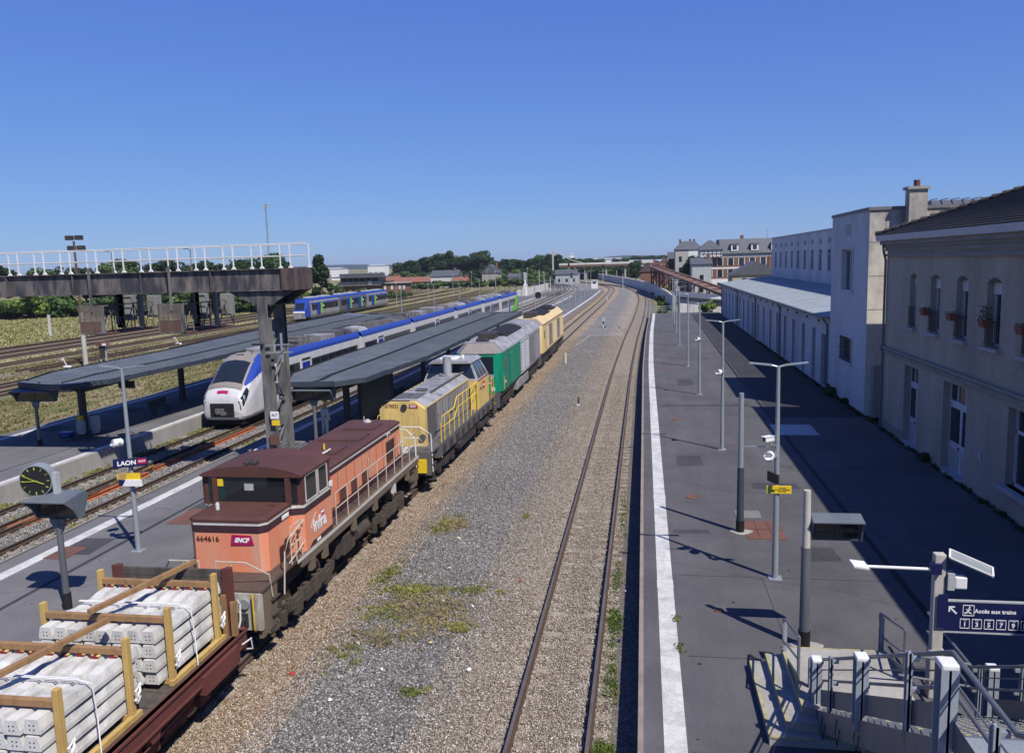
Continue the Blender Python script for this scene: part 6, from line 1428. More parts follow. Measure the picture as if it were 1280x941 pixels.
for x in (XL, XR):
    def stringer(m):
        for ya, yb in ((14.45, 8.6), (8.6, 7.1), (7.1, 2.6)):
            za, zb = (stair_z(ya), stair_z(yb))
            m.hexa([(x-.03, ya, za-.38), (x+.03, ya, za-.38), (x+.03, yb, zb-.38), (x-.03, yb, zb-.38)], [(x-.03, ya, za+.02), (x+.03, ya, za+.02), (x+.03, yb, zb+.02), (x-.03, yb, zb+.02)])
    SB('stringer', 'galv_dark', stringer)
    def toe(m):
        e = .05 if x == XL else -.05
        for ya, yb in ((14.2, 8.6), (8.6, 7.1), (7.1, 2.6)):
            za, zb = stair_z(ya)+.05, stair_z(yb)+.05
            m.hexa([(x+e-.006, ya, za+.05), (x+e+.006, ya, za+.05), (x+e+.006, yb, zb+.05), (x+e-.006, yb, zb+.05)], [(x+e-.006, ya, za+.36), (x+e+.006, ya, za+.36), (x+e+.006, yb, zb+.36), (x+e-.006, yb, zb+.36)])
    SB('toe_panel', 'galv_dark', toe)
    yp = [14.9, 14.4, 13.3, 11.5, 9.5, 8.35, 7.2, 5.8, 4.4]
    for k, y in enumerate(yp):
        z = stair_z(y); big = k % 2 == 1
        w = .1 if big else .05; fx_ = .085 if big else .03
        pst = SB('post', 'stair_blue', lambda m: (m.box(x-fx_, x+fx_, y-w, y-w+.015, z-.1, z+1.0), m.box(x-fx_, x+fx_, y+w-.015, y+w, z-.1, z+1.0), m.box(x-.012, x+.012, y-w, y+w, z-.1, z+1.0)))
        if big: SB('post_cap', 'white', lambda m: m.box(x-.088, x+.088, y-.104, y+.104, z+.94, z+1.012), pst, bevel=.02)
        e = .12 if x == XL else -.12
        SB('rail_bracket', 'galv', lambda m: (m.box(*sorted((x, x+e)), y-.03, y+.03, z+.9, z+.95), m.box(*sorted((x, x+e)), y-.03, y+.03, z+.52, z+.57)), pst)
    e = .14 if x == XL else -.14
    ys_ = [14.95, 14.9, 8.6, 7.1, 2.6] if x == XL else [17.2, 14.9, 8.6, 7.1, 2.6]
    for hgt, r_, nm in ((.98, .028, 'handrail'), (.58, .024, 'middle_rail')):
        SB(nm, 'rail_tube', lambda m: m.tube([(x+e, y, stair_z(y)+hgt) for y in ys_], r_, 10), smooth=True)
    SB('thin_rail', 'rail_tube', lambda m: m.tube([(x+e*.6, y, stair_z(y)+.78) for y in ys_[1:]], .012, 6))
SB('cross_rail', 'rail_tube', lambda m: (m.tube([(4.55, 14.95, 1.78), (5.76, 14.95, 1.62)], .028, 8), m.tube([(4.55, 14.95, 1.36), (5.76, 14.95, 1.2)], .024, 8)))
# lower end rails beside the base steps
for x, y1 in ((2.78, 16.45), (4.75, 16.9)):
    zb = 1.06
    def loop(m):
        m.tube([(x, y1-1.6, zb+1.0), (x, y1, zb+.62), (x, y1+.05, zb+.55), (x, y1+.02, zb+.2), (x, y1-.3, zb+.22), (x, y1-1.6, zb+.55)], .022, 8)
        m.tube([(x, y1-1.6, PZ+.3), (x, y1-1.6, zb+1.0)], .03, 8)
    SB('end_loop_rail', 'rail_tube', loop, smooth=True)
    SB('end_post', 'stair_blue', lambda m: (m.box(x-.03, x+.03, y1-.07, y1-.03, PZ, zb+.62), m.box(x-.03, x+.03, y1-.2, y1-.16, PZ, zb+.6)))
    SB('side_plate', 'galv_dark', lambda m: m.hexa([(x-.01, y1-.2, PZ+.02), (x+.01, y1-.2, PZ+.02), (x+.01, y1-1.6, PZ+.3), (x-.01, y1-1.6, PZ+.3)], [(x-.01, y1-.2, zb-.05), (x+.01, y1-.2, zb-.05), (x+.01, y1-1.6, zb+.25), (x-.01, y1-1.6, zb+.25)]))
def support(m):
    for x in (XL+.2, XR-.2):
        for y in (11.6, 8.0): m.box(x-.1, x+.1, y-.1, y+.1, PZ, stair_z(y)-.35)
SB('support_leg', 'galv_dark', support)
SB('cable_loop', 'black_joint', lambda m: [m.tube([(XL-.05, y, stair_z(y)-.05), (XL-.06, y+.04, stair_z(y)-.3), (XL-.06, y-.12, stair_z(y)-.42), (XL-.05, y-.2, stair_z(y)-.1)], .008, 5) for y in (13.6, 12.6, 11.5)])
# small gate rail bottom left corner
t = root('platform_rail', (-14.6, 15.1, PZ), 'small grey tubular guard rail with rounded corners at the far left bottom', 'guard rail')
mb = MB(); mb.tube([(-1.6, 0, 1.0), (-.1, 0, 1.0), (0, 0, .9), (0, 0, .35), (-.1, 0, .25), (-1.6, 0, .25)], .022, 8); mb.build('tube_frame', 'galv', t, smooth=True)
for x in (-.35, -1.5): mb = MB(); mb.box(x-.03, x+.03, -.04, .04, 0, 1.0); mb.build('post', 'galv_dark', t)
mb = MB(); mb.box(-1.5, -.35, -.01, .01, .45, .8); mb.build('infill_panel', 'galv', t)

# ================================================================ signal gantry
ga = root('signal_gantry', (-15.3, 31.8, PZ), 'old dark riveted signal gantry spanning the tracks on a stained column', 'gantry')
ox, oy, oz = ga.location
def GB(name, mat, fill, parent=ga, **kw):
    mb = MB(); mb.T = Matrix.Translation((-ox, -oy, -oz)); fill(mb); return mb.build(name, mat, parent, **kw)
XA, XB = -13.98, -44
def girder(m):
    for y in (31.6, 33.3):
        m.box(XB, XA, y-.012, y+.012, 8.17, 8.99)
        m.box(XB, XA, y-.13, y+.13, 8.13, 8.17); m.box(XB, XA, y-.13, y+.13, 8.99, 9.03)
    k = XA-.45
    while k > XB:
        m.box(k-.02, k+.02, 31.48, 31.588, 8.17, 8.99); k -= 3.14
bm = GB('beam', 'gantry', girder)
GB('end_plate', 'gantry_end', lambda m: (m.box(XA-.5, XA+.0, 31.45, 31.475, 8.15, 9.02), m.box(XA+.001, XA+.03, 31.5, 33.4, 8.13, 9.03)), bm)
GB('walkway_deck', 'gantry', lambda m: m.box(XB, XA-.02, 31.74, 33.16, 8.9, 8.94))
def brk(m):
    for y in (31.62, 33.28): m.prism([(XA+.0, 8.125), (-16.9, 8.125), (-15.75, 7.55), (-14.95, 7.55), (-14.7, 7.75)], 'y', y-.02, y+.02)
    m.box(-15.75, -14.95, 31.6, 33.3, 7.53, 7.57)
GB('bracket', 'gantry', brk)
def leg(m, y):
    m.box(-15.66, -15.22, y-.16, y-.135, PZ, 8.1); m.box(-15.66, -15.22, y+.135, y+.16, PZ, 8.1); m.box(-15.44, -15.42, y-.135, y+.135, PZ, 8.1)
GB('column', 'gantry_column', lambda m: leg(m, 31.75), bevel=.006)
GB('column', 'gantry_column', lambda m: leg(m, 33.2), bevel=.006)
def web(m):
    z = 1.0
    while z < 7.3:
        m.box(-15.46, -15.4, 31.95, 33.0, z, z+.5); m.bar((-15.43, 31.95, z+.5), (-15.43, 33.0, z+1.35), .12, .05); z += 1.35
GB('lacing', 'gantry_column', web)
GB('column', 'gantry_column', lambda m: (leg(m, 31.75),)).location = (-27.9, 0, 0)
def rl(m, y, xe=0):
    xe = -13.45 if y < 32 else -14.0
    m.tube([(xe, y, 10.0), (XB, y, 10.0)], .02, 7); m.tube([(xe, y, 9.52), (XB, y, 9.52)], .018, 7)
for y, x0 in ((31.66, -14.12), (33.3, -14.0)):
    GB('guard_rail', 'off_white', lambda m: rl(m, y), smooth=True)
    x = x0
    while x > -31: 
        GB('rail_post', 'white', lambda m: (m.bar((x, y, 9.03), (x, y, 10.02), .045, .045), m.prism([(x-.1, 9.03), (x+.1, 9.03), (x+.03, 9.12), (x-.03, 9.12)], 'y', y-.04, y+.04))); x -= 1.235 if y < 32 else 1.3
def cage(x0, who, kind):
    t = root('signal_cage', (x0, 31.4, 6.5), who, 'signal cage', 'signal cages hanging under the gantry')
    w = 1.12; dY = 4.2
    mb = MB()
    for k in range(14): mb.box(.0, w, -.02, .02, .5+k*.045, .525+k*.045)
    for k in range(30): mb.box(k*w/30-.004, k*w/30+.004, -.03, -.02, 0, 1.15)
    mb.build('mesh_front', 'mesh_grey', t); mb = MB(); mb.box(0.03, w-.03, .0, .02, 0.03, .52); mb.build('plank_front', 'rust', t)
    mb = MB()
    for a, b_ in (((0,0,1.17),(w,0,1.17)), ((0,0,0),(0,0,1.17)), ((w,0,0),(w,0,1.17)), ((0,0,0),(w,0,0))): mb.bar(a, b_, .05, .05)
    mb.box(w-.14, w+.02, -.05, -.03, 0, 1.1); mb.build('front_frame', 'gantry_column', t)
    mb = MB()
    for k in range(16): mb.box(.02, w-.02, .05+k*.26, .27+k*.26, -.05, -.0)
    mb.build('plank_floor', 'rust', t)
    for x in (0, w):
        mb = MB(); mb.bar((x, 0, 1.17), (x, dY, 1.17), .045, .045); mb.bar((x, 0, .6), (x, dY, .6), .03, .03)
        for k in range(7): mb.bar((x, k*.7, 0), (x, k*.7, 1.17), .035, .035)
        for k in range(0, 6, 2): mb.bar((x, k*.7, 0), (x, (k+1)*.7, 1.17), .03, .03); mb.bar((x, (k+2)*.7 if k < 5 else dY, 0), (x, (k+1)*.7, 1.17), .03, .03)
        mb.build('side_frame', 'gantry_column', t)
    for (x, y, z0, z1) in ((.62, -.02, 0.9, 2.75), (w, .9, .3, 2.72)):
        mb = MB(); mb.bar((x, y, z0), (x, y, z1), .09, .07); mb.build('hanger', 'gantry_column', t)
    mb = MB(); mb.tube([(w, .9, 2.7), (w, .9, 3.4), (w-.15, .9, 3.45), (w-.3, .9, 3.45)], .02, 6); mb.build('ladder_hoop', 'gantry', t)
    mb = MB()
    for k in range(5): mb.box(w*.5-.16, w*.5+.16, 1.9, 2.0, .1+k*.0, 1.75)
    for k in range(3): mb.cyl((w*.5, 1.8, .5+k*.45), .1, .14, 'y', 12)
    sg = mb.build('signal_board', 'text_black', t)
    for k in range(3): mb = MB(); mb.cyl((w*.5, 2.0, .5+k*.45), .08, .1, 'y', 12); mb.build('lens_hood', 'black_joint', sg)
    mb = MB(); mb.box(-.05, .35, 3.1, 3.5, .35, 1.5); mb.build('relay_cabinet', 'relay_grey', t, bevel=.02)
    mb = MB(); mb.box(w-.3, w+.2, 3.6, 4.0, .45, 1.45); mb.build('relay_cabinet', 'relay_grey', t, bevel=.02)
    mb = MB(); mb.box(w+.02, w+.16, 2.4, 2.6, .1, 2.0); mb.build('pale_post', 'relay_grey', t)
cage(-23.6, 'rusty mesh signal cage, left one of the two hanging under the gantry', 0)
cage(-19.95, 'rusty mesh signal cage, right one of the two hanging under the gantry', 1)
# things on the column
t, p = sign((-15.15, 31.45, 3.0), .36, .3, 'text_white', 'small white notice fixed high on the gantry column', 'notice'); text('lettering', 'N.7', .16, 'navy', p, (0, -.024, 0), (1,0,0), (0,0,1), extrude=.001, bold=.003)
sign((-15.12, 31.45, 2.68), .34, .22, 'bright_yellow', 'small yellow notice under the white one on the gantry column', 'notice')
sign((-15.25, 31.5, 1.95), .42, .42, 'rust', 'rusty square plate low on the gantry column', 'plate')
t = root('insulator_bracket', (-15.0, 31.5, 5.9), 'pale crossed bracket with insulators halfway up the gantry column', 'bracket')
mb = MB(); mb.bar((-.35, 0, 0), (.9, 0, .05), .05, .05); mb.bar((-.35, 0, -.3), (.8, 0, -.28), .05, .05); mb.bar((.35, -.02, .5), (.35, -.02, -.7), .08, .05); mb.bar((.1, -.02, -.8), (.45, -.02, -.1), .05, .04); mb.build('cross_arm', 'galv', t)
mb = MB(); mb.cyl((-.95, 0, .05), .05, .5, 'x', 8); mb.cyl((.7, 0, .1), .05, .35, 'x', 8); mb.build('insulator', 'dark_steel', t)

# ================================================================ people and small things on the platforms
def person(x, y, label, top, legs_, hat=None, rz=0):
    t = root('person', (x, y, PZ), label, 'person', rz=rz)
    def skinned(name, mat, joints, edges, radii, lv=2, parent=t):
        me = bpy.data.meshes.new(name); me.from_pydata(joints, edges, []); me.materials.append(M[mat])
        o = bpy.data.objects.new(name, me); COL.objects.link(o); o.parent = parent
        sk = o.modifiers.new('skin', 'SKIN'); me.skin_vertices if False else None
        lay = me.skin_vertices[0].data if me.skin_vertices else None
        if lay is None:
            bpy.context.view_layer.update(); lay = me.skin_vertices[0].data if me.skin_vertices else None
        if lay:
            for i, r_ in enumerate(radii): lay[i].radius = (r_, r_*.85)
            lay[0].use_root = True
        sb = o.modifiers.new('sub', 'SUBSURF'); sb.levels = lv; sb.render_levels = lv
        for p_ in me.polygons: p_.use_smooth = True
        return o
    J = [(0,0,.95),(0,.0,1.2),(0,-.02,1.42),(0,-.01,1.52),(0,-.03,1.62),(0,-.03,1.74),
         (-.1,0,.9),(-.11,-.02,.5),(-.12,.03,.1),(-.12,-.1,.04),(.1,0,.9),(.11,.04,.5),(.12,.08,.1),(.12,-.05,.04),
         (-.2,0,1.4),(-.25,.02,1.12),(-.22,-.12,.9),(-.22,-.18,.82),(.2,0,1.4),(.25,.02,1.12),(.22,-.12,.9),(.22,-.18,.82)]
    E_ = [(0,1),(1,2),(2,3),(3,4),(4,5),(0,6),(6,7),(7,8),(8,9),(0,10),(10,11),(11,12),(12,13),(2,14),(14,15),(15,16),(16,17),(2,18),(18,19),(19,20),(20,21)]
    Rr = [.15,.15,.15,.06,.09,.09,.1,.07,.05,.04,.1,.07,.05,.04,.07,.055,.04,.035,.07,.055,.04,.035]
    skinned('body', 'skin', J, E_, Rr)
    skinned('jacket', top, [J[0],J[1],J[2],J[14],J[15],J[16],J[18],J[19],J[20],(0,-.02,1.47)], [(0,1),(1,2),(2,3),(3,4),(4,5),(2,6),(6,7),(7,8),(2,9)], [.19,.18,.18,.09,.075,.06,.09,.075,.06,.09])
    skinned('trousers', legs_, [J[0],J[6],J[7],J[8],J[10],J[11],J[12]], [(0,1),(1,2),(2,3),(0,4),(4,5),(5,6)], [.17,.12,.09,.075,.12,.09,.075])
    if hat:
        mb = MB(); mb.tube([(0,-.03,1.76),(0,-.03,1.82),(0,-.03,1.88)], [.125,.12,.04], 14); mb.cyl((0,-.06,1.755), .15, .015, n=16); mb.build('hard_hat', hat, t, smooth=True)
    return t
person(-15.9, 38.6, 'person in white overalls and yellow hard hat standing under the canopy by the locomotive', 'cloth_white', 'cloth_white', 'bright_yellow', 2.6)
t = root('cleaning_cart', (-29.35, 38.3, PZ), 'small cleaning trolley with a white bag beside the left canopy post', 'trolley')
mb = MB(); mb.box(-.2, .2, -.15, .15, .1, .85); mb.build('bag', 'grey_box', t, bevel=.06)
mb = MB(); mb.box(-.12, .12, -.1, .1, .85, 1.1); mb.build('handle', 'bright_yellow', t)
for s in (-.15, .15): mb = MB(); mb.cyl((s-.02, .12, .08), .08, .04, 'x', 12); mb.build('wheel', 'text_black', t)
t = root('crate', (-30.0, 38.0, PZ), 'bright blue plastic crate on the ground at the left canopy post', 'crate')
mb = MB(); mb.box(-.3, .3, -.2, .2, 0, .03); mb.box(-.3, .3, -.2, -.17, 0, .28); mb.box(-.3, .3, .17, .2, 0, .28); mb.box(-.3, -.27, -.2, .2, 0, .28); mb.box(.27, .3, -.2, .2, 0, .28); mb.build('tub', 'blue', t)
mb = MB(); mb.box(-.33, .33, -.23, .23, .26, .29); mb.build('rim', 'blue', t)
t = root('bin_bag', (-28.95, 38.9, PZ), 'grey waste bag hanging in a hoop right of the cleaning trolley', 'waste bag')
mb = MB(); mb.tube([(0,0,.05),(0,0,.4),(0,0,.9),(0,0,1.05)], [.18,.26,.25,.2], 14); mb.build('bag', 'grey_box', t, smooth=True)
mb = MB(); mb.tube([(math.cos(a)*.22, math.sin(a)*.22, 1.05) for a in [i*math.pi/6 for i in range(12)]], .02, 6, closed=True); mb.build('hoop', 'dark_steel', t)
t = root('broom', (-30.2, 39.0, PZ), 'pale broom leaning on the left canopy post', 'broom')
mb = MB(); mb.tube([(0,0,.1),(.15,.1,1.35)], .015, 6); mb.build('handle', 'off_white', t); mb = MB(); mb.box(-.15,.15,-.03,.03,0,.1); mb.build('head', 'timber', t)
for i, (x, z, y) in enumerate(((-30.6, 3.0, 38.9), (-27.8, 3.0, 40.2))):
    t = root('platform_number_box', (x, y, z), ['black box sign with a pale 9 under the left canopy edge', 'grey cabinet hanging left of the first canopy post'][1-i], 'box sign')
    mb = MB(); mb.box(-.45, .45, -.08, .08, -.18, .2); p = mb.build('case', 'grey_box' if i == 0 else 'text_black', t, bevel=.01)
    mb = MB(); mb.box(-.02, .02, -.02, .02, .2, .42); mb.build('hanger', 'dark_steel', t)
    if i == 1: text('lettering', '9', .3, 'text_white', p, (-.2, -.084, 0), (1,0,0), (0,0,1), extrude=.001)

# markers between the tracks
def marker(x, y, kind, label):
    t = root('track_marker', (x, y, -.22), label, 'marker', 'markers between the tracks')
    if kind == 'post': mb = MB(); mb.box(-.05, .05, -.05, .05, 0, 1.0); mb.build('post', 'white', t); mb = MB(); mb.box(-.09, .09, -.09, .09, 0, .06); mb.build('foot', 'old_concrete', t)
    if kind == 'signal':
        mb = MB(); mb.box(-.06, .06, -.05, .05, 0, .8); mb.build('post', 'off_white', t); mb = MB(); mb.box(-.2, .2, -.1, .1, .8, 1.35); mb.build('housing', 'grey_box', t, bevel=.03); mb = MB(); mb.box(-.1, .1, -.13, -.1, .5, .78); mb.build('lens', 'text_black', t)
    if kind == 'stub': mb = MB(); mb.cyl((0, 0, 0), .06, .55, n=8); mb.box(-.04, .04, -.14, .14, .4, .5); mb.build('post', 'dark_steel', t); mb = MB(); mb.box(-.12, .1, -.2, .0, 0, .12); mb.build('white_block', 'off_white', t)
marker(-7.0, 73.5, 'post', 'small white upright post beside the pale yellow locomotive')
marker(-5.5, 113.3, 'signal', 'grey dwarf signal between the tracks, nearest one')
marker(-5.1, 109.5, 'stub', 'low black and white stub by the nearest dwarf signal')
marker(-4.17, 51.8, 'stub', 'low black post with white block between the main tracks')
marker(-3.2, 108, 'stub', 'tiny black stub right of the nearest dwarf signal')
marker(-8.04+.0, 185, 'post', 'white post beside the ballast at the far platform end')
marker(-6.1, 258, 'post', 'distant white post where the two tracks converge')
mb = MB(); mb.box(-.06, .06, 0, 13, 0, .08); o = mb.build('cable_duct', 'old_concrete'); o.location = (-7.4, 88, -.22); o.rotation_euler = (0, 0, -.07); tag(o, 'pale strip of cable duct lying in the stones beyond the last locomotive', 'cable duct')
# litter
lit = [(-4.6,20.6),(-5.5,20.9),(-5.0,19.8),(-7.0,18.2),(-6.0,17.0),(-5.2,18.4),(-8.0,16.6),(-4.0,17.2),(-6.7,15.6),(-.75,20.2),(-.62,19.0),(-.55,22.0),(-5.9,23.3),(-6.2,26.0),(-3.6,22.5)]
for i, (x, y) in enumerate(lit):
    m_ = ['white', 'white', 'blue', 'off_white', 'white', 'pale_yellow', 'red', 'white'][i % 8]; r_ = random.uniform(.03, .07)
    mb = MB(); n = 7; vs = [(math.cos(a)*r_*random.uniform(.6, 1.4), math.sin(a)*r_*random.uniform(.6, 1.4), random.uniform(0, .05)) for a in [k*2*math.pi/n for k in range(n)]]+[(0, 0, .06)]+[(0, 0, 0)]
    mb._add(vs, [(k, (k+1) % n, n) for k in range(n)]+[((k+1) % n, k, n+1) for k in range(n)])
    o = mb.build('litter', m_); o.location = (x, y, -.19)
    tag(o, 'crumpled %s scrap of litter on the stones, %s counting from the left platform side of the weeds' % ({'white':'white','blue':'blue','off_white':'greyish','pale_yellow':'yellowish','red':'red'}[m_], ORD[i]), 'litter', 'litter on the ballast')
# ================================================================ buildings
def wall_with_holes(mb, fixed, axis, a0, a1, z0, z1, holes, th, inward):
    """wall plane at fixed coordinate; holes = (lo, hi, zlo, zhi); axis 'y' -> the wall runs along y. Real reveals."""
    As = sorted(set([a0, a1]+[h[0] for h in holes]+[h[1] for h in holes])); Zs = sorted(set([z0, z1]+[h[2] for h in holes]+[h[3] for h in holes]))
    P = (lambda a, z, d: (fixed+d, a, z)) if axis == 'y' else (lambda a, z, d: (a, fixed+d, z))
    for i in range(len(As)-1):
        for j in range(len(Zs)-1):
            ca, cz = (As[i]+As[i+1])/2, (Zs[j]+Zs[j+1])/2
            if any(h[0] < ca < h[1] and h[2] < cz < h[3] for h in holes): continue
            mb.quad(P(As[i], Zs[j], 0), P(As[i+1], Zs[j], 0), P(As[i+1], Zs[j+1], 0), P(As[i], Zs[j+1], 0))
    d = th*inward
    for h in holes:
        a, b_, c, e = h
        mb.quad(P(a, c, 0), P(a, e, 0), P(a, e, d), P(a, c, d)); mb.quad(P(b_, c, 0), P(b_, e, 0), P(b_, e, d), P(b_, c, d))
        mb.quad(P(a, e, 0), P(b_, e, 0), P(b_, e, d), P(a, e, d)); mb.quad(P(a, c, 0), P(b_, c, 0), P(b_, c, d), P(a, c, d))

# ---- station building
SX = 11.4; YC = 41.5
sb = root('station_building', (SX, YC, PZ), 'cream two storey station building with shallow tiled roof at the right edge', 'building')
ox, oy, oz = sb.location
def BB(name, mat, fill, parent=sb, o=(ox, oy, oz), **kw):
    mb = MB(); mb.T = Matrix.Translation((-o[0], -o[1], -o[2])); fill(mb); return mb.build(name, mat, parent, **kw)
upper = [(37.05, 37.95), (34.25, 35.35), (31.45, 32.55), (28.65, 29.8), (25.85, 27.0), (23.05, 24.2), (20.2, 21.4), (17.4, 18.6)]
doors = [(36.45, 38.25, .56, 4.05), (31.1, 33.45, .56, 4.05)]
lowwin = [(25.3, 27.7, 1.5, 4.05), (20.3, 22.7, 1.5, 4.05), (15, 17.4, 1.5, 4.05)]
ZT = 9.55
def arch_top(a, b_): return 8.0
holesU = [(a, b_, 5.75, 7.9) for a, b_ in upper]
holes = holesU+doors+lowwin
wl_ = BB('wall', 'stucco_cream', lambda m: (wall_with_holes(m, SX, 'y', 4, YC, PZ, ZT, holes, .38, 1), m.quad((SX, YC, PZ), (24, YC, PZ), (24, YC, ZT), (SX, YC, ZT)), m.quad((SX, 4, PZ), (24, 4, PZ), (24, 4, ZT), (SX, 4, ZT)), m.quad((24, 4, PZ), (24, YC, PZ), (24, YC, ZT), (24, 4, ZT))))
BB('plinth_stain', 'trim', lambda m: m.box(SX-.03, SX-.002, 4, YC, PZ, PZ+.5) if False else m.box(SX-.02, SX-.002, 38.25, YC, PZ, PZ+.45), wl_)
# arched window heads
def heads(m):
    for a, b_ in upper:
        n = 8; pts = [(a, 7.9)]+[(a+(b_-a)*i/n, 7.9+.16*math.sin(math.pi*i/n)) for i in range(n+1)]+[(b_, 7.9)]
        m.prism([(y, z) for y, z in pts[1:-1]], 'x', SX-.006, SX+.01)
BB('arch_head', 'dark_steel', heads, wl_)
BB('cornice', 'trim', lambda m: (m.box(SX-.12, SX-.001, 4, YC+.12, 8.78, 8.9), m.box(SX-.07, SX-.001, 4, YC+.07, 9.02, 9.2), m.box(SX-.16, SX-.001, 4, YC+.16, 9.2, 9.32), m.box(SX-.28, SX-.001, 4, YC+.28, 9.32, 9.5)), wl_)
BB('string_course', 'trim', lambda m: (m.box(SX-.12, SX-.001, 4, YC+.12, 4.42, 4.52), m.box(SX-.16, SX-.12, 4, YC+.16, 4.46, 4.56), m.box(SX-.1, SX-.001, 4, YC+.1, 4.25, 4.4)), wl_)
BB('gutter', 'gutter', lambda m: m.prism([(SX-.42, 9.5), (SX-.0, 9.5), (SX-.0, 9.72), (SX-.46, 9.76)], 'y', 3.9, YC+.42))
BB('gutter', 'gutter', lambda m: m.prism([(SX-.46, 9.76), (SX-.42, 9.5), (24.4, 9.5), (24.4, 9.72)], 'y', YC+.0, YC+.4) if False else m.box(SX+.01, 24.4, YC+.02, YC+.42, 9.5, 9.74))
BB('drainpipe', 'pipe', lambda m: (m.tube([(SX-.1, YC-.12, PZ), (SX-.1, YC-.12, 8.6), (SX-.2, YC-.12, 9.0), (SX-.25, YC-.12, 9.5)], .055, 8), m.box(SX-.2, SX-.03, YC-.22, YC-.02, 4.3, 4.6)))
# roof: hip end, tiles as ribs
SL = .36
RX = 17.7
def rz_(x): return 9.74+(x-(SX-.4))*SL
hipdy = RX-(SX-.4)
E0 = (SX-.4, YC+.4); 
ZR = rz_(RX)
BB('roof', 'tile_roof', lambda m: (m.quad((SX-.42, 3.9, 9.745), (SX-.42, YC+.4, 9.745), (RX, YC+.4-hipdy, ZR), (RX, 3.9, ZR)), m.quad((SX-.42, YC+.4, 9.745), (24.4, YC+.4, 9.745), (RX, YC+.4-hipdy, ZR)), m.quad((24.4, 3.9, 9.745), (RX, 3.9, ZR), (RX, YC+.4-hipdy, ZR), (24.4, YC+.4, 9.745)), m.quad((SX-.42, 3.9, 9.735), (24.4, 3.9, 9.735), (24.4, YC+.4, 9.735), (SX-.42, YC+.4, 9.735))))
rfm = BB('roof_tiles', 'tile_roof', lambda m: None or [None for k in range(24) if (lambda s: m.hexa(
    [(SX-.42+s*hipdy, 3.9, 9.75+s*(ZR-9.74)), (SX-.42+(s+1/24)*hipdy, 3.9, 9.75+(s+1/24)*(ZR-9.74)), (SX-.42+(s+1/24)*hipdy, YC+.4-(s+1/24)*hipdy, 9.75+(s+1/24)*(ZR-9.74)), (SX-.42+s*hipdy, YC+.4-s*hipdy, 9.75+s*(ZR-9.74))],
    [(SX-.42+s*hipdy, 3.9, 9.83+s*(ZR-9.74)), (SX-.42+(s+1/24)*hipdy, 3.9, 9.765+(s+1/24)*(ZR-9.74)), (SX-.42+(s+1/24)*hipdy, YC+.4-(s+1/24)*hipdy, 9.765+(s+1/24)*(ZR-9.74)), (SX-.42+s*hipdy, YC+.4-s*hipdy, 9.83+s*(ZR-9.74))]))(k/24)])
def hiptiles(m):
    n = 22
    for k in range(n):
        s = k/n; x, y, z = SX-.42+s*hipdy, YC+.4-s*hipdy, 9.8+s*(ZR-9.74); x2, y2, z2 = SX-.42+(s+.9/n)*hipdy, YC+.4-(s+.9/n)*hipdy, 9.8+(s+.9/n)*(ZR-9.74)
        m.tube([(x, y, z+.05), (x2, y2, z2+.02)], [.13, .09], 8)
BB('hip_tiles', 'tile_roof', hiptiles)
# windows, doors
for k, (a, b_) in enumerate(upper):
    w = BB('window', 'win_dark', lambda m: m.box(SX+.3, SX+.34, a, b_, 5.75, 7.95))
    BB('window_frame', 'door_white', lambda m: (m.box(SX+.24, SX+.3, a, a+.08, 5.75, 7.9), m.box(SX+.24, SX+.3, b_-.08, b_, 5.75, 7.9), m.box(SX+.24, SX+.3, (a+b_)/2-.05, (a+b_)/2+.05, 5.75, 7.9), m.box(SX+.2, SX+.3, a, b_, 7.5, 7.9), m.box(SX+.24, SX+.3, a, b_, 5.75, 5.85)), w)
    BB('window_sill', 'stone_trim', lambda m: m.box(SX-.16, SX+.2, a-.12, b_+.12, 5.62, 5.74), w)
    def grille(m):
        y = a+.02
        m.bar((SX-.06, a-.02, 6.62), (SX-.06, b_+.02, 6.62), .04, .03); m.bar((SX-.06, a-.02, 5.85), (SX-.06, b_+.02, 5.85), .03, .03)
        while y < b_: m.bar((SX-.06, y, 5.85), (SX-.06, y, 6.62), .018, .018); y += .13
    BB('window_guard', 'dark_steel', grille, w)
def arch_fr(): pass
for k, (a, b_, z0, z1) in enumerate(doors):
    m_ = (a+b_)/2
    a2, b2 = a, a+1.55*(b_-a)/2.0 if k == 0 else a+1.6
    d = BB('door', 'door_white', lambda m: (m.box(SX+.28, SX+.34, a, b_, z0, 3.2), m.box(SX+.26, SX+.34, a, b_, 3.2, 3.32)))
    BB('door_panel', 'stone_trim', lambda m: [m.box(SX+.262, SX+.28, q, q+(b_-a)/2-.24, zz, z2) for q in (a+.12, m_+.12) for zz, z2 in ((z0+.15, 1.5),)], d)
    BB('door_pane', 'win_dark', lambda m: [m.box(SX+.262, SX+.28, q, q+(b_-a)/2-.28, 1.75, 3.05) for q in (a+.14, m_+.14)], d)
    BB('fanlight', 'win_dark', lambda m: m.box(SX+.3, SX+.34, a, b_, 3.32, z1), d)
    BB('fanlight_bars', 'door_white', lambda m: [m.box(SX+.26, SX+.3, q-.04, q+.04, 3.32, z1) for q in (a+.04, a+(b_-a)/3, a+2*(b_-a)/3, b_-.04)], d)
    BB('handle', 'dark_steel', lambda m: m.box(SX+.2, SX+.26, m_+.05, m_+.09, 1.55, 1.62), d)
    BB('doorstep', 'stone_trim', lambda m: m.box(SX-.12, SX+.25, a-.02, b_+.02, PZ, PZ+.1), d)
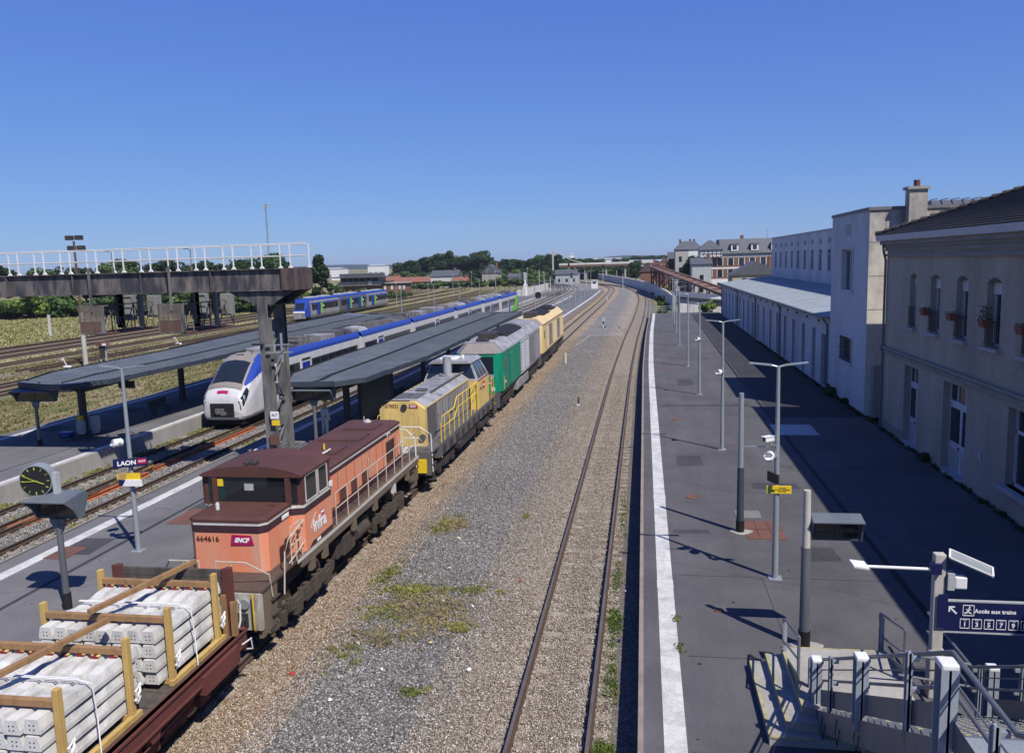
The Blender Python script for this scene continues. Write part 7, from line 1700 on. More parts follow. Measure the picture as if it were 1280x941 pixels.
for (a, b_, z0, z1) in lowwin:
    w = BB('window', 'win_dark', lambda m: m.box(SX+.3, SX+.34, a, b_, z0, z1))
    BB('window_frame', 'door_white', lambda m: (m.box(SX+.24, SX+.3, a, a+.09, z0, z1), m.box(SX+.24, SX+.3, b_-.09, b_, z0, z1), m.box(SX+.24, SX+.3, a, b_, z0, z0+.09), m.box(SX+.24, SX+.3, a, b_, z0+1.7, z0+1.8), m.box(SX+.24, SX+.3, (a+b_)/2-.05, (a+b_)/2+.05, z0, z1)), w)
    BB('window_sill', 'stone_trim', lambda m: m.box(SX-.22, SX+.2, a-.15, b_+.15, z0-.13, z0), w)
mb = MB(); mb.box(-.02, 0, -.14, .14, -.16, .16); o = mb.build('wall_notice', 'blue'); o.location = (SX-.005, 29.7, 1.95); tag(o, 'small light blue notice on the station wall between door and window', 'notice')
o.data.materials[0] = M['grey_box']
# flower pots on the guards
for k, (y, big) in enumerate(((35.35, 0), (32.4, 0), (29.4, 1), (26.6, 0))):
    t = root('flower_pot', (SX-.2, y, 6.42), ['terracotta flower box on the second upper window guard','terracotta flower box on the third upper window guard','terracotta pot with a bushy green plant on the fourth upper window guard','terracotta flower box on the upper window at the picture edge'][k], 'flower pot', 'flower pots on the window guards')
    mb = MB(); mb.hexa([(-.1, -.2, 0), (.1, -.2, 0), (.1, .2, 0), (-.1, .2, 0)], [(-.14, -.26, .24), (.14, -.26, .24), (.14, .26, .24), (-.14, .26, .24)]); mb.build('pot', 'pot', t)
    mb = MB()
    for i in range(160 if big else 26):
        h_ = .45 if big else .06; c = Vector((random.gauss(0, .1), random.gauss(0, .16), .26+random.uniform(0, h_))); a = random.uniform(0, 6.28); e = .045
        u = Vector((math.cos(a), math.sin(a), random.uniform(-.5, .8)))*e; v_ = Vector((-math.sin(a), math.cos(a), random.uniform(-.4, .6)))*e*.6
        mb.quad(c-u, c+v_, c+u, c-v_)
    mb.build('plant', 'leaf_mid', t)

# ---- white block
wb = root('white_block_building', (11.3, 44.4, PZ), 'tall plain whitewashed block with sunlit stained end wall beside the station', 'building')
WO = tuple(wb.location)
BZ = 11.15
h2 = [(47.55, 49.95, 6.95, 9.2), (47.3, 49.9, 2.95, 4.3)]
def W(name, mat, fill, parent=wb, **kw): return BB(name, mat, fill, parent, WO, **kw)
wl2 = W('wall', 'stucco_white', lambda m: (wall_with_holes(m, 11.3, 'y', 44.4, 52.75, PZ, BZ, h2, .3, 1), m.quad((11.3, 52.75, PZ), (30, 52.75, PZ), (30, 52.75, BZ), (11.3, 52.75, BZ)), m.quad((30, 44.4, PZ), (30, 52.75, PZ), (30, 52.75, BZ), (30, 44.4, BZ))))
def stained():
    m, nt, b = base('stained_wall'); b.inputs['Roughness'].default_value = .9
    geo = nt.nodes.new('ShaderNodeNewGeometry'); sp = nt.nodes.new('ShaderNodeSeparateXYZ'); nt.links.new(geo.outputs['Position'], sp.inputs[0])
    f = noise(nt, .9, 7, .7, stretch=(1, 1, .5)); z = N(nt, 'ShaderNodeMapRange'); z.inputs[1].default_value = 4.5; z.inputs[2].default_value = 11.2; nt.links.new(sp.outputs[2], z.inputs[0])
    mu = nt.nodes.new('ShaderNodeMath'); mu.operation = 'MULTIPLY_ADD'; nt.links.new(z.outputs[0], mu.inputs[0]); mu.inputs[1].default_value = .34; nt.links.new(f, mu.inputs[2])
    c = ramp(nt, mu.outputs[0], [(.45, (.7, .65, .56)), (.62, (.6, .55, .47)), (.75, (.44, .4, .35)), (.88, (.28, .26, .23))])
    nt.links.new(c, b.inputs['Base Color']); return m
M['stained_wall'] = stained()
W('end_wall', 'stained_wall', lambda m: m.quad((11.3, 44.4, PZ), (30, 44.4, PZ), (30, 44.4, BZ), (11.3, 44.4, BZ)), wl2)
W('panel_joint', 'trim', lambda m: ([m.box(11.3, 14.5, 44.385, 44.398, z-.008, z+.008) for z in (2.6, 4.3, 6.1, 7.8, 9.5)], [m.box(x-.006, x+.006, 44.385, 44.397, PZ, BZ) for x in (12.1, 13.2, 14.3)]), wl2)
W('flat_roof', 'roof_zinc', lambda m: m.box(11.3, 30, 44.4, 52.75, BZ, BZ+.04))
W('roof_edge', 'pipe', lambda m: (m.box(11.24, 11.3, 44.36, 52.8, BZ-.06, BZ+.1), m.box(11.24, 30, 44.33, 44.39, BZ-.06, BZ+.1)))
for (a, b_, z0, z1) in h2:
    w = W('window', 'win_dark', lambda m: m.box(11.52, 11.56, a, b_, z0, z1))
    W('window_surround', 'stucco_white', lambda m: (m.box(11.25, 11.298, a-.14, a-.005, z0-.1, z1+.12), m.box(11.25, 11.298, b_+.005, b_+.14, z0-.1, z1+.12), m.box(11.25, 11.298, a-.005, b_+.005, z1+.005, z1+.12), m.box(11.2, 11.298, a-.2, b_+.2, z0-.12, z0-.005)), w)
    if z0 > 5: W('window_frame', 'door_white', lambda m: (m.box(11.46, 11.52, a, a+.09, z0, z1), m.box(11.46, 11.52, b_-.09, b_, z0, z1), m.box(11.46, 11.52, a, b_, z1-.1, z1), m.box(11.46, 11.52, (a+b_)/2-.05, (a+b_)/2+.05, z0, z1)), w)
    else:
        def gr(m):
            y = a
            while y <= b_: m.bar((11.22, y, z0), (11.22, y, z1), .02, .02); y += .2
            for z in (z0+.1, (z0+z1)/2, z1-.1): m.bar((11.22, a-.15, z), (11.22, b_+.15, z), .03, .03)
        W('window_grille', 'dark_steel', gr, w)
W('vent_recess', 'stone_trim', lambda m: m.box(11.28, 11.299, 48.2, 49.4, 9.95, 10.55), wl2)
W('service_door', 'door_white', lambda m: m.box(12.25, 13.15, 44.33, 44.39, PZ, 2.9))
W('lean_to_wall', 'old_concrete', lambda m: m.box(11.45, 12.1, 41.9, 44.38, PZ, 3.1) if False else m.box(11.6, 12.2, 44.0, 44.38, PZ, 3.2))
# chimney
t = root('chimney_stack', (13.35, 44.0, 4.0), 'tall square rendered chimney stack with a cap against the white block', 'chimney')
mb = MB(); mb.box(-.42, .42, -.34, .34, 0, 8.0); mb.build('shaft', 'stained_wall', t); mb = MB(); mb.box(-.52, .52, -.44, .44, 8.0, 8.14); mb.build('cap', 'old_concrete', t)
mb = MB(); mb.cyl((0, 0, 8.14), .15, .32, n=14); mb.build('pot', 'louvre_brown', t)
t = root('skylight_rack', (16.0, 49.5, BZ+.04), 'long low glazed rack on the flat roof right of the chimney', 'rack')
mb = MB(); mb.hexa([(0, 0, .1), (9, 0, .1), (9, 1.2, .1), (0, 1.2, .1)], [(.0, 0, .15), (9, 0, .15), (9, 1.2, .62), (0, 1.2, .62)]); mb.build('frame', 'slate', t)
mb = MB(); 
for k in range(16): mb.box(.1+k*.56, .16+k*.56, 0, 1.2, .63, .66)
mb.build('glazing_bar', 'dark_steel', t)

# ---- long low wing with upper storey set back
lo = root('low_wing_building', (11.35, 52.8, PZ), 'long low white wing with a lean to metal roof and tall narrow windows', 'building')
LO = tuple(lo.location)
def Wn(name, mat, fill, parent=lo, **kw): return BB(name, mat, fill, parent, LO, **kw)
LX = 11.35; Y1 = 124.5
wy = [57.2, 60.9, 64.9, 68.7, 72.6, 76.6, 80.7, 84.8, 88.8, 92.8, 96.8, 100.8, 104.8, 108.8, 112.8, 116.8, 120.5]
hs = [(y, y+1.15, .62, 4.08) for y in wy]+[(54.0, 55.4, .56, 3.9)]
wl3 = Wn('wall', 'stucco_white', lambda m: (wall_with_holes(m, LX, 'y', 52.8, Y1, PZ, 5.05, hs, .3, 1), m.quad((LX, Y1, PZ), (22, Y1, PZ), (22, Y1, 5.9), (LX, Y1, 5.05))))
for h in hs:
    w = Wn('window', 'win_dark', lambda m: m.box(LX+.22, LX+.26, h[0], h[1], h[2], h[3]))
    Wn('window_frame', 'pipe', lambda m: (m.box(LX+.17, LX+.22, (h[0]+h[1])/2-.04, (h[0]+h[1])/2+.04, h[2], h[3]), [m.box(LX+.17, LX+.22, h[0], h[1], z, z+.06) for z in (1.5, 2.6, 3.6)]), w)
Wn('roof', 'roof_zinc', lambda m: m.hexa([(LX-.35, 52.85, 5.06), (18.2, 52.85, 5.9), (18.2, Y1+.3, 5.9), (LX-.35, Y1+.3, 5.06)], [(LX-.35, 52.85, 5.16), (18.2, 52.85, 6.0), (18.2, Y1+.3, 6.0), (LX-.35, Y1+.3, 5.16)]))
rfl = lo.children[-1]
Wn('roof_seam', 'roof_zinc', lambda m: [m.bar((LX-.3, y, 5.18), (18.1, y, 6.01), .04, .03) for y in [53.5+1.5*i for i in range(47)]], rfl)
Wn('gutter', 'pipe', lambda m: m.box(LX-.46, LX-.36, 52.85, Y1+.3, 4.98, 5.14))
for y in (53.3, 71.4, 86.8, 103, 123.5): Wn('drainpipe', 'pipe', lambda m: m.tube([(LX-.4, y, 5.05), (LX-.1, y, 4.6), (LX-.1, y, PZ)], .07, 8))
Wn('bracket_row', 'pipe', lambda m: [m.box(LX-.12, LX-.002, y, y+.12, 4.6, 4.75) for y in [56+3.9*i for i in range(17)]], wl3)
up = root('upper_storey_building', (18.0, 52.8, 5.9), 'set back white upper storey with a row of blue grey windows above the low wing', 'building')
UO = tuple(up.location)
uw = [(y, y+1.5, 7.3, 9.4) for y in [59.5+4.15*i for i in range(15)]]
def U(name, mat, fill, parent=up, **kw): return BB(name, mat, fill, parent, UO, **kw)
UX = 18.0
wl4 = U('wall', 'stucco_white', lambda m: (wall_with_holes(m, UX, 'y', 52.8, 121.8, 5.5, 11.25, uw, .22, 1), m.quad((UX, 121.8, 0), (32, 121.8, 0), (32, 121.8, 11.25), (UX, 121.8, 11.25))))
U('roof', 'roof_zinc', lambda m: m.box(UX-.1, 32, 52.8, 121.9, 11.25, 11.4))
for h in uw:
    w = U('window', 'win_dark', lambda m: m.box(UX+.16, UX+.2, h[0], h[1], h[2], h[3]))
    U('window_frame', 'grey_box', lambda m: (m.box(UX+.1, UX+.16, (h[0]+h[1])/2-.05, (h[0]+h[1])/2+.05, h[2], h[3]), m.box(UX+.1, UX+.16, h[0], h[1], h[3]-.5, h[3]-.42)), w)
U('upper_vent_recess', 'trim', lambda m: [m.box(UX-.02, UX-.002, h[0]+.2, h[1]-.2, 10.0, 10.5) for h in uw], wl4)
# shrubs growing at the wall foot handled with the vegetation

# ---- small white building and rails at the platform end
t = root('small_white_building', (5.5, 131, .2), 'small white shed with a flat grey roof at the far end of the platform', 'building')
mb = MB(); mb.box(0, 6.6, 0, 6, 0, 2.4); mb.build('wall', 'off_white', t)
mb = MB(); mb.hexa([(-.4, -.5, 2.75), (7, -.5, 1.95), (7, 9, 2.4), (-.4, 9, 3.2)], [(-.4, -.5, 2.9), (7, -.5, 2.1), (7, 9, 2.55), (-.4, 9, 3.35)]); mb.build('roof', 'slate', t)
mb = MB()
for x in (1.6, 2.2): mb.box(x, x+.04, -.012, -.002, .1, 2.2)
mb.build('seam', 'pipe', t)
t = root('end_barrier', (2.6, 129.4, PZ), 'galvanised pipe barrier across the far end of the platform', 'barrier')
mb = MB()
for z in (.35, .75, 1.1): mb.bar((-2.4, 0, z), (2.9, 0, z), .08, .06)
for k in range(5): mb.bar((-2.4+k*1.32, 0, 0), (-2.4+k*1.32, 0, 1.1), .06, .06)
mb.build('rails', 'galv', t)
# white boundary wall curving away along the track
def polywall(pts, z0, h, th, mat, name, label, cat='wall', cop=None):
    t = root(name, (pts[0][0], pts[0][1], z0), label, cat); p0 = pts[0]
    mb = MB()
    for (xa, ya), (xb, yb) in zip(pts, pts[1:]):
        a = math.atan2(yb-ya, xb-xa); nx, ny = -math.sin(a)*th/2, math.cos(a)*th/2
        q = [(xa-p0[0]-nx, ya-p0[1]-ny), (xb-p0[0]-nx, yb-p0[1]-ny), (xb-p0[0]+nx, yb-p0[1]+ny), (xa-p0[0]+nx, ya-p0[1]+ny)]
        mb.hexa([(x, y, 0) for x, y in q], [(x, y, h) for x, y in q])
    mb.build('wall_panel', mat, t)
    mb = MB()
    for (xa, ya), (xb, yb) in zip(pts, pts[1:]):
        n = max(1, int(math.hypot(xb-xa, yb-ya)/4))
        for k in range(n):
            x, y = xa+(xb-xa)*k/n-p0[0], ya+(yb-ya)*k/n-p0[1]; mb.box(x-th*.8, x+th*.8, y-th*.8, y+th*.8, 0, h+.12)
    mb.build('wall_post', mat, t)
    return t
polywall([(5.2, 145), (4.6, 171), (3.4, 195), (2.0, 222), (-1.0, 255), (-5.5, 292), (-14, 350), (-26, 428)], -.2, 2.6, .25, 'off_white', 'boundary_wall', 'long white boundary wall curving away beside the tracks')
polywall([(-31.9, 208), (-31.7, 232), (-31.5, 252), (-31.4, 272)], -.2, 2.0, .2, 'off_white', 'yard_wall', 'short white panel fence beyond the tail of the white and blue train', 'fence')
# ================================================================ vegetation
LEAFCACHE = {}
def leaves(n, rad, e, seed, shape='round', clumps=16, gap=.8):
    """leaf quads in clumps spread through a crown of given radii (rx, ry, rz) centred at origin"""
    g = np.random.default_rng(seed)
    cs = []
    for i in range(clumps):
        d = g.normal(size=3); d /= np.linalg.norm(d); r_ = g.uniform(.3, 1.12)
        if shape == 'cone': z = g.uniform(-1, 1); w = (1-z)/2*.9+.12; a = g.uniform(0, 6.28); cs.append((math.cos(a)*w*g.uniform(.3, 1), math.sin(a)*w*g.uniform(.3, 1), z, g.uniform(.16, .3)))
        else: cs.append((d[0]*r_*.78, d[1]*r_*.78, d[2]*r_*.78, g.uniform(.16, .4)))
    cs = np.array(cs); w = cs[:, 3]**2; k = g.choice(len(cs), n, p=w/w.sum())
    d = g.normal(size=(n, 3)); d /= np.linalg.norm(d, axis=1)[:, None]
    c = cs[k, :3]+d*(cs[k, 3]*g.uniform(.55, 1.05, n)**.5)[:, None]
    c *= np.array(rad)
    nrm = d+g.normal(0, .5, (n, 3)); nrm /= np.linalg.norm(nrm, axis=1)[:, None]
    t = np.cross(nrm, g.normal(size=(n, 3))); t /= np.linalg.norm(t, axis=1)[:, None]; b_ = np.cross(nrm, t)
    s = e*g.uniform(.6, 1.3, n)[:, None]
    P = np.stack([c-t*s, c-b_*s*.7, c+t*s, c+b_*s*.7], 1).reshape(-1, 3)
    return P
def leaf_mesh(name, P, mat):
    n = len(P)//4; me = bpy.data.meshes.new(name); me.vertices.add(len(P)); me.vertices.foreach_set('co', P.ravel().astype(np.float32))
    me.loops.add(n*4); me.loops.foreach_set('vertex_index', np.arange(n*4, dtype=np.int32)); me.polygons.add(n); me.polygons.foreach_set('loop_start', np.arange(n)*4)
    me.update(calc_edges=True); me.materials.append(M[mat]); return me
def tree_proto(seed, mat, h=10, w=3.6, n=5200, shape='round', e=.24, trunk=.28, base=.28):
    t = root('tree', (0, 0, 0), None, None)
    g = random.Random(seed); mb = MB(); zc = h*(base+(1-base)/2); rz = h*(1-base)/2
    mb.tube([(0, 0, -.3), (.05, .02, h*.2), (.1, -.05, h*.45), (0, 0, h*.8)], [.24*h/10, .18*h/10, .13*h/10, .04], 8)
    for k in range(7):
        a = g.uniform(0, 6.28); z0 = h*g.uniform(.22, .55); L = w*g.uniform(.5, .85); mb.tube([(0, 0, z0), (math.cos(a)*L*.5, math.sin(a)*L*.5, z0+h*.12), (math.cos(a)*L, math.sin(a)*L, z0+h*g.uniform(.18, .32))], [.1*h/10, .07*h/10, .025], 6)
    mb.build('trunk', 'bark', t)
    P = leaves(n, (w, w, rz), e, seed, shape, clumps=30); P[:, 2] += zc
    o = bpy.data.objects.new('crown', leaf_mesh('crown', P, mat)); COL.objects.link(o); o.parent = t
    return t
T_D = [tree_proto(11, 'leaf_dark', 10, 4.0, 5200), tree_proto(12, 'leaf_dark', 10, 3.4, 4600), tree_proto(13, 'leaf_mid', 10, 3.8, 5000), tree_proto(14, 'leaf_dark', 10, 2.6, 4600, 'cone', base=.08)]
used = set()
def put_tree(k, x, y, sc, label, group, w=1.0):
    src = T_D[k]; t = src if k not in used else copy_tree(src); used.add(k)
    place(t, (x, y, -.3), label, rz=random.uniform(0, 6.28), scale=(sc*w, sc*w, sc)); t['category'] = 'tree'; t['group'] = group
    return t
# big dark tree by the signal box
put_tree(3, -77.3, 190, 1.12, 'tall dark pointed tree between the gantry end and the signal box', 'single trees by the signal box', 1.5)
# west tree line (behind gantry)
wl_tr = [(-156,178,1.25),(-150,170,1.28),(-145,182,1.2),(-139,176,1.05),(-133,183,.98),(-127,172,1.12),(-123,182,1.22),(-118,171,1.26),(-112,182,1.2),(-108,172,1.15),(-103,180,1.1),(-98,172,1.12),(-93,181,1.22),(-89,172,1.2),(-85,180,1.25),(-81,173,1.12)]
for i, (x, y, s) in enumerate(wl_tr):
    put_tree([0,1,2,0,1][i % 5], x, y, s, 'leafy green tree in the line behind the gantry, %s from the left' % ORD[i], 'trees in the line behind the gantry', 1.35)
# bushes below that line
def bush_proto(seed, mat, n=1800, rad=(2.4, 2.2, 1.5), e=.17):
    t = root('bush', (0, 0, 0), None, None)
    P = leaves(n, rad, e, seed, clumps=12); P[:, 2] += rad[2]*.75
    o = bpy.data.objects.new('foliage', leaf_mesh('foliage', P, mat)); COL.objects.link(o); o.parent = t
    mb = MB()
    for k in range(5): a = k*1.3; mb.tube([(0, 0, -.2), (math.cos(a)*rad[0]*.4, math.sin(a)*rad[1]*.4, rad[2]*.9)], [.05, .02], 5)
    mb.build('stem', 'bark', t); return t
BU = [bush_proto(31, 'leaf_mid'), bush_proto(32, 'leaf_light'), bush_proto(33, 'leaf_dark')]
ub = set()
def put_bush(k, x, y, sc, label, group='bushes at the edge of the field', z=-.25, w=1.0):
    src = BU[k]; t = src if k not in ub else copy_tree(src); ub.add(k)
    place(t, (x, y, z), label, rz=random.uniform(0, 6.28), scale=(sc*w, sc*w, sc)); t['category'] = 'bush'; t['group'] = group; return t
i = 0
x = -160
while x < -78:
    put_bush([0, 2, 0, 1][i % 4], x, 160+random.uniform(-3, 3)+(x+160)*.12, random.uniform(1.5, 2.9), 'rounded green bush under the tree line behind the gantry, %s from the left' % ORD[i], w=1.3); x += 4.2; i += 1
for i in range(14):
    put_bush([1, 0][i % 2], -96+i*2.2, 200+random.uniform(-3, 6)+i*2, random.uniform(.9, 1.6), 'low sunlit bush left of the signal box, %s from the left' % ORD[i], 'bushes beside the signal box', w=1.2)
for i in range(26):
    put_bush([0, 0, 1][i % 3], -112+i*2.9, 292+random.uniform(-4, 4)+i*1.4, random.uniform(.9, 1.5), 'green hedge bush behind the brick hut and sidings, %s from the left' % ORD[i], 'hedge bushes behind the sidings', w=1.6)
# the wood beyond the sidings
k = 0
for i in range(30):
    x = -128+i*2.45; y = 420+random.uniform(-8, 22)
    top = interp([(-128, 10.5), (-124, 13), (-113, 14.6), (-100, 15), (-88, 14.6), (-75, 12.8), (-66, 11.5), (-55, 10)], x)
    put_tree([0, 1, 2, 0, 2, 1][(i*5) % 6], x, y, (top+random.uniform(-2.6, 1.2))/10, 'tree in the dark wood beyond the sidings, %s from the left' % ORD[i], 'trees of the wood beyond the sidings', random.uniform(1.0, 1.7))
for i in range(22):
    x = -58+i*2.1; y = 428+random.uniform(-6, 25)
    top = interp([(-58, 13), (-50, 13.4), (-40, 11.2), (-28, 9.6), (-12, 7.5)], x)
    put_tree([1, 0, 2][i % 3], x, y, (top+random.uniform(-3, .9))/10, 'tree in the farther wood towards the road bridge, %s from the left' % ORD[i], 'trees of the wood towards the bridge', random.uniform(.9, 1.6))
for i in range(44):
    put_bush([0, 2, 2][i % 3], -130+i*2.9, 412+random.uniform(-3, 3), random.uniform(2.0, 2.9), 'dark undergrowth at the foot of the wood, %s clump from the left' % ORD[i], 'undergrowth of the wood', w=1.3)
for i in range(12):
    x = -62+i*2.6; put_bush([0, 1, 0][i % 3], x, 372+random.uniform(-8, 8), random.uniform(1.4, 2.4), 'bright green bush below the farther wood, %s from the left' % ORD[i], 'bushes below the wood', w=1.4)
for i, (x, y, s) in enumerate(((-6, 330, .9), (10.5, 235, .95), (13, 240, 1.0), (-1, 300, .8), (7.0, 262, .9))):
    put_tree(i % 3, x+3, y, s, 'green tree beside the elevated beam structure, %s one' % ORD[i], 'trees beside the beam structure')
for i in range(40):
    x = -150+i*4.4; put_tree([0, 1][i % 2], x, 620+random.uniform(-40, 40), random.uniform(.9, 1.15), 'distant dark tree on the horizon beyond the town, %s from the left' % ORD[i], 'horizon trees', 1.7)
# wall-foot shrubs and the far verge
put_bush(0, 11.1, 50.6, .26, 'green shrub growing at the corner of the tall white block', 'wall foot shrubs', PZ)
put_bush(2, 11.2, 47.8, .18, 'small dark shrub at the foot of the white block', 'wall foot shrubs', PZ)
put_bush(1, 11.2, 52.2, .2, 'pale green weed by the last drainpipe of the low wing', 'wall foot shrubs', PZ)
put_bush(1, 9.6, 129.8, .75, 'bright green bush in front of the small white shed', 'wall foot shrubs', PZ)
put_bush(0, 11.25, 34.6, .16, 'little green weed between the two station doors', 'wall foot shrubs', PZ)
for i in range(14):
    put_bush([1, 0][i % 2], T1(138+i*9)+3.8+random.uniform(-.4, 1.2), 138+i*9, random.uniform(.35, .6), 'low scrub on the verge between track and white wall, %s counting away' % ORD[i], 'verge scrub')

# weeds on the ballast as clump stuff
def weed_patch(name, spots, mat, label, e=.03, h=.07):
    g = np.random.default_rng(len(spots)*3+1); out = []
    for (x, y, rx, ry, n) in spots:
        cx_ = g.normal(0, .5, (n//14+1, 2)); k = g.integers(0, len(cx_), n)
        c = np.zeros((n, 3)); c[:, 0] = x+(cx_[k, 0]*rx)+g.normal(0, .06, n); c[:, 1] = y+(cx_[k, 1]*ry)+g.normal(0, .06, n); c[:, 2] = -.2+g.uniform(.0, h, n)
        d = g.normal(size=(n, 3)); d[:, 2] = np.abs(d[:, 2])+.4; d /= np.linalg.norm(d, axis=1)[:, None]
        t = np.cross(d, g.normal(size=(n, 3))); t /= np.linalg.norm(t, axis=1)[:, None]; s = (e*g.uniform(.5, 1.4, n))[:, None]
        out.append(np.stack([c-t*s*.5, c+d*s*1.6, c+t*s*.5, c-d*s*.6], 1).reshape(-1, 3))
    o = bpy.data.objects.new(name, leaf_mesh(name, np.concatenate(out), mat)); COL.objects.link(o); tag(o, label, 'weeds', kind='stuff'); return o
W_ = [(-6.6, 21.5, .8, .5, 1500), (-7.6, 22.6, .4, .9, 800), (-4.9, 21.7, .9, .25, 600), (-6.9, 27.2, .5, 1.0, 800), (-4.7, 19.3, .3, .25, 500), (-6.7, 19.9, .9, .7, 800), (-5.0, 16.1, .3, .2, 380), (-4.3, 28.5, .12, .2, 120), (-7.2, 17.7, .7, .9, 420)]
weed_patch('ballast_weeds', W_, 'weed', 'yellow green weed patches spreading over the grey stones between the tracks')
weed_patch('dry_weeds', [(-6.0, 20.6, 1.3, 1.2, 3500), (-6.8, 27.5, .6, 1.0, 2500), (-5.4, 19.6, .9, .7, 1600), (-6.5, 18.6, 1.2, .6, 1500)], 'straw', 'dry straw coloured weeds mixed among the green patches')
weed_patch('edge_weeds', [(-.8, 14.2, .2, .4, 2200), (-.75, 17, .12, 1.0, 500), (-.8, 19.8, .16, 1.1, 900), (-.8, 23, .12, 1.6, 350), (-.75, 29, .1, 3, 300)], 'leaf_light', 'green weeds in the stones at the foot of the right platform')
weed_patch('track_weeds', [(-20.3, 24+i*2.3, .5, .9, 500) for i in range(14)]+[(-23.4, 27+i*2.6, .5, 1.0, 420) for i in range(14)]+[(-25.5, 28+i*3, .2, 1.2, 350) for i in range(10)]+[(-19.5, 30+i*2, .15, .9, 300) for i in range(8)], 'weed', 'sparse weeds between the two left tracks', e=.05)
weed_patch('platform_weeds', [(.73, 17.2, .012, .25, 70), (.74, 18.6, .012, .2, 50)], 'leaf_light', 'tiny weeds in the crack beside the white platform line')
bpy.data.objects['platform_weeds'].location.z = .76
weed_patch('wall_foot_weeds', [(11.25, 20+i*1.5, .08, .8, 130) for i in range(22)]+[(11.1, 45+i*2, .12, .9, 150) for i in range(20)], 'leaf_dark', 'low dark weeds along the foot of the station walls', e=.05)
bpy.data.objects['wall_foot_weeds'].location.z = .76
# field grass tufts
def tufts(name, n, x0, x1, y0, y1, mat, label, e=.09, excl=()):
    g = np.random.default_rng(n); c = np.zeros((n, 3)); c[:, 1] = y0+(y1-y0)*g.random(n)**1.2; c[:, 0] = g.uniform(x0, x1, n)
    m_ = np.ones(n, bool)
    for a, b_ in excl: m_ &= ~((c[:, 0] > a) & (c[:, 0] < b_))
    nz = np.sin(c[:, 0]*.5+np.sin(c[:, 1]*.21)*2+n)+np.sin(c[:, 1]*.17+c[:, 0]*.3); m_ &= nz > g.uniform(-3.2, 1.6, n)
    c = c[m_]; n = len(c); c[:, 2] = -.22; d = g.normal(0, .4, (n, 3)); d[:, 2] = 1; t = g.normal(size=(n, 3)); t[:, 2] = 0; t /= np.linalg.norm(t, axis=1)[:, None]; s = (e*g.uniform(.5, 1.5, n))[:, None]
    P = np.stack([c-t*s, c+t*s, c+d*s*1.5+t*s*.3, c+d*s*1.6-t*s*.3], 1).reshape(-1, 3)
    o = bpy.data.objects.new(name, leaf_mesh(name, P, mat)); COL.objects.link(o); tag(o, label, 'grass', kind='stuff')
tufts('green_grass', 60000, -64, -34.8, 34, 130, 'leaf_light', 'short green grass in the field left of the left canopy', .06, ((-54.6, -47.6),))
tufts('dry_grass', 60000, -64, -34.8, 34, 130, 'straw', 'dry straw coloured grass in the field left of the left canopy', .06, ((-54.6, -47.6),))
tufts('far_dry_grass', 46000, -135, -64, 60, 165, 'straw', 'dry grass around the far trio of sidings', .1, ((-82, -70), (-68, -64)))
tufts('far_green_grass', 14000, -130, -82.5, 90, 165, 'leaf_light', 'rough green grass in front of the tree line', .11)

# ================================================================ the yard beyond
def lamp_mast(x, y, h, label, z0=-.2, group='yard lamp posts', heads=1):
    t = root('yard_lamp', (x, y, z0), label, 'lamp post', group)
    mb = MB(); mb.tube([(0, 0, 0), (0, 0, h)], [.09, .05], 8); mb.build('pole', 'galv', t)
    mb = MB(); mb.box(-.25, .25, -.12, .12, h, h+.16); mb.build('lamp_head', 'off_white', t); return t
for i, (x, y, h) in enumerate(((-52.3, 170, 5.5), (-54.6, 205, 6), (-57.6, 246, 6), (-58.5, 278, 6.2), (-59, 311, 6.5), (-45, 250, 6.5), (-40, 285, 7))):
    lamp_mast(x, y, h, 'slim pale lamp post standing among the grassy sidings, %s counting away' % ORD[i])
def flood_mast(x, y, h, label, r_=.16, lattice=False):
    t = root('floodlight_mast', (x, y, -.3), label, 'floodlight mast', 'floodlight masts in the yard')
    mb = MB()
    if lattice:
        for s in ((-1,-1),(1,-1),(1,1),(-1,1)): mb.tube([(s[0]*.35, s[1]*.35, 0), (s[0]*.15, s[1]*.15, h)], .05, 5)
        k = 0
        while k < h-1.2: mb.bar((-.3, -.3, k), (.3, -.3, k+1.2), .05, .05); mb.bar((.3, .3, k), (-.3, .3, k+1.2), .05, .05); k += 1.2
    else: mb.tube([(0, 0, 0), (0, 0, h*.42)], [.24, .2], 12)
    mb.build('mast', 'pole_concrete' if not lattice else 'galv', t)
    if not lattice: mb = MB(); mb.tube([(0, 0, h*.42), (0, 0, h-.6)], [.13, .1], 8); mb.build('upper_mast', 'rust', t)
    for q, (dx, dz) in enumerate(((-.75, 0), (.3, 0), (-.6, -1.0), (.45, -1.0))):
        s = 1.0 if not lattice else 1.3
        mb = MB(); mb.box(dx*s, dx*s+.6*s, -.3, .3, h-.5+dz, h-.05+dz); mb.build('floodlight', 'dark_steel' if not lattice else 'grey_box', t, bevel=.04)
    return t
flood_mast(-55.9, 74.6, 13.2, 'tall floodlight mast with four dark lamps rising behind the gantry at left')
flood_mast(-123.4, 260, 30.8, 'thin distant lattice floodlight mast above the tree line', lattice=True)
for i, (x, y) in enumerate(((-93, 118), (-30, 60))[:1]):
    t = root('concrete_post', (-90.2, 113, -.2), 'white concrete post standing in the field before the log pile', 'post'); mb = MB(); mb.box(-.14, .14, -.14, .14, 0, 3.2); mb.build('shaft', 'off_white', t)
t = root('field_marker', (-35.6, 58, -.2), 'small white marker post in the grass left of the left canopy', 'marker'); mb = MB(); mb.box(-.05, .05, -.05, .05, 0, 1.1); mb.build('post', 'white', t)
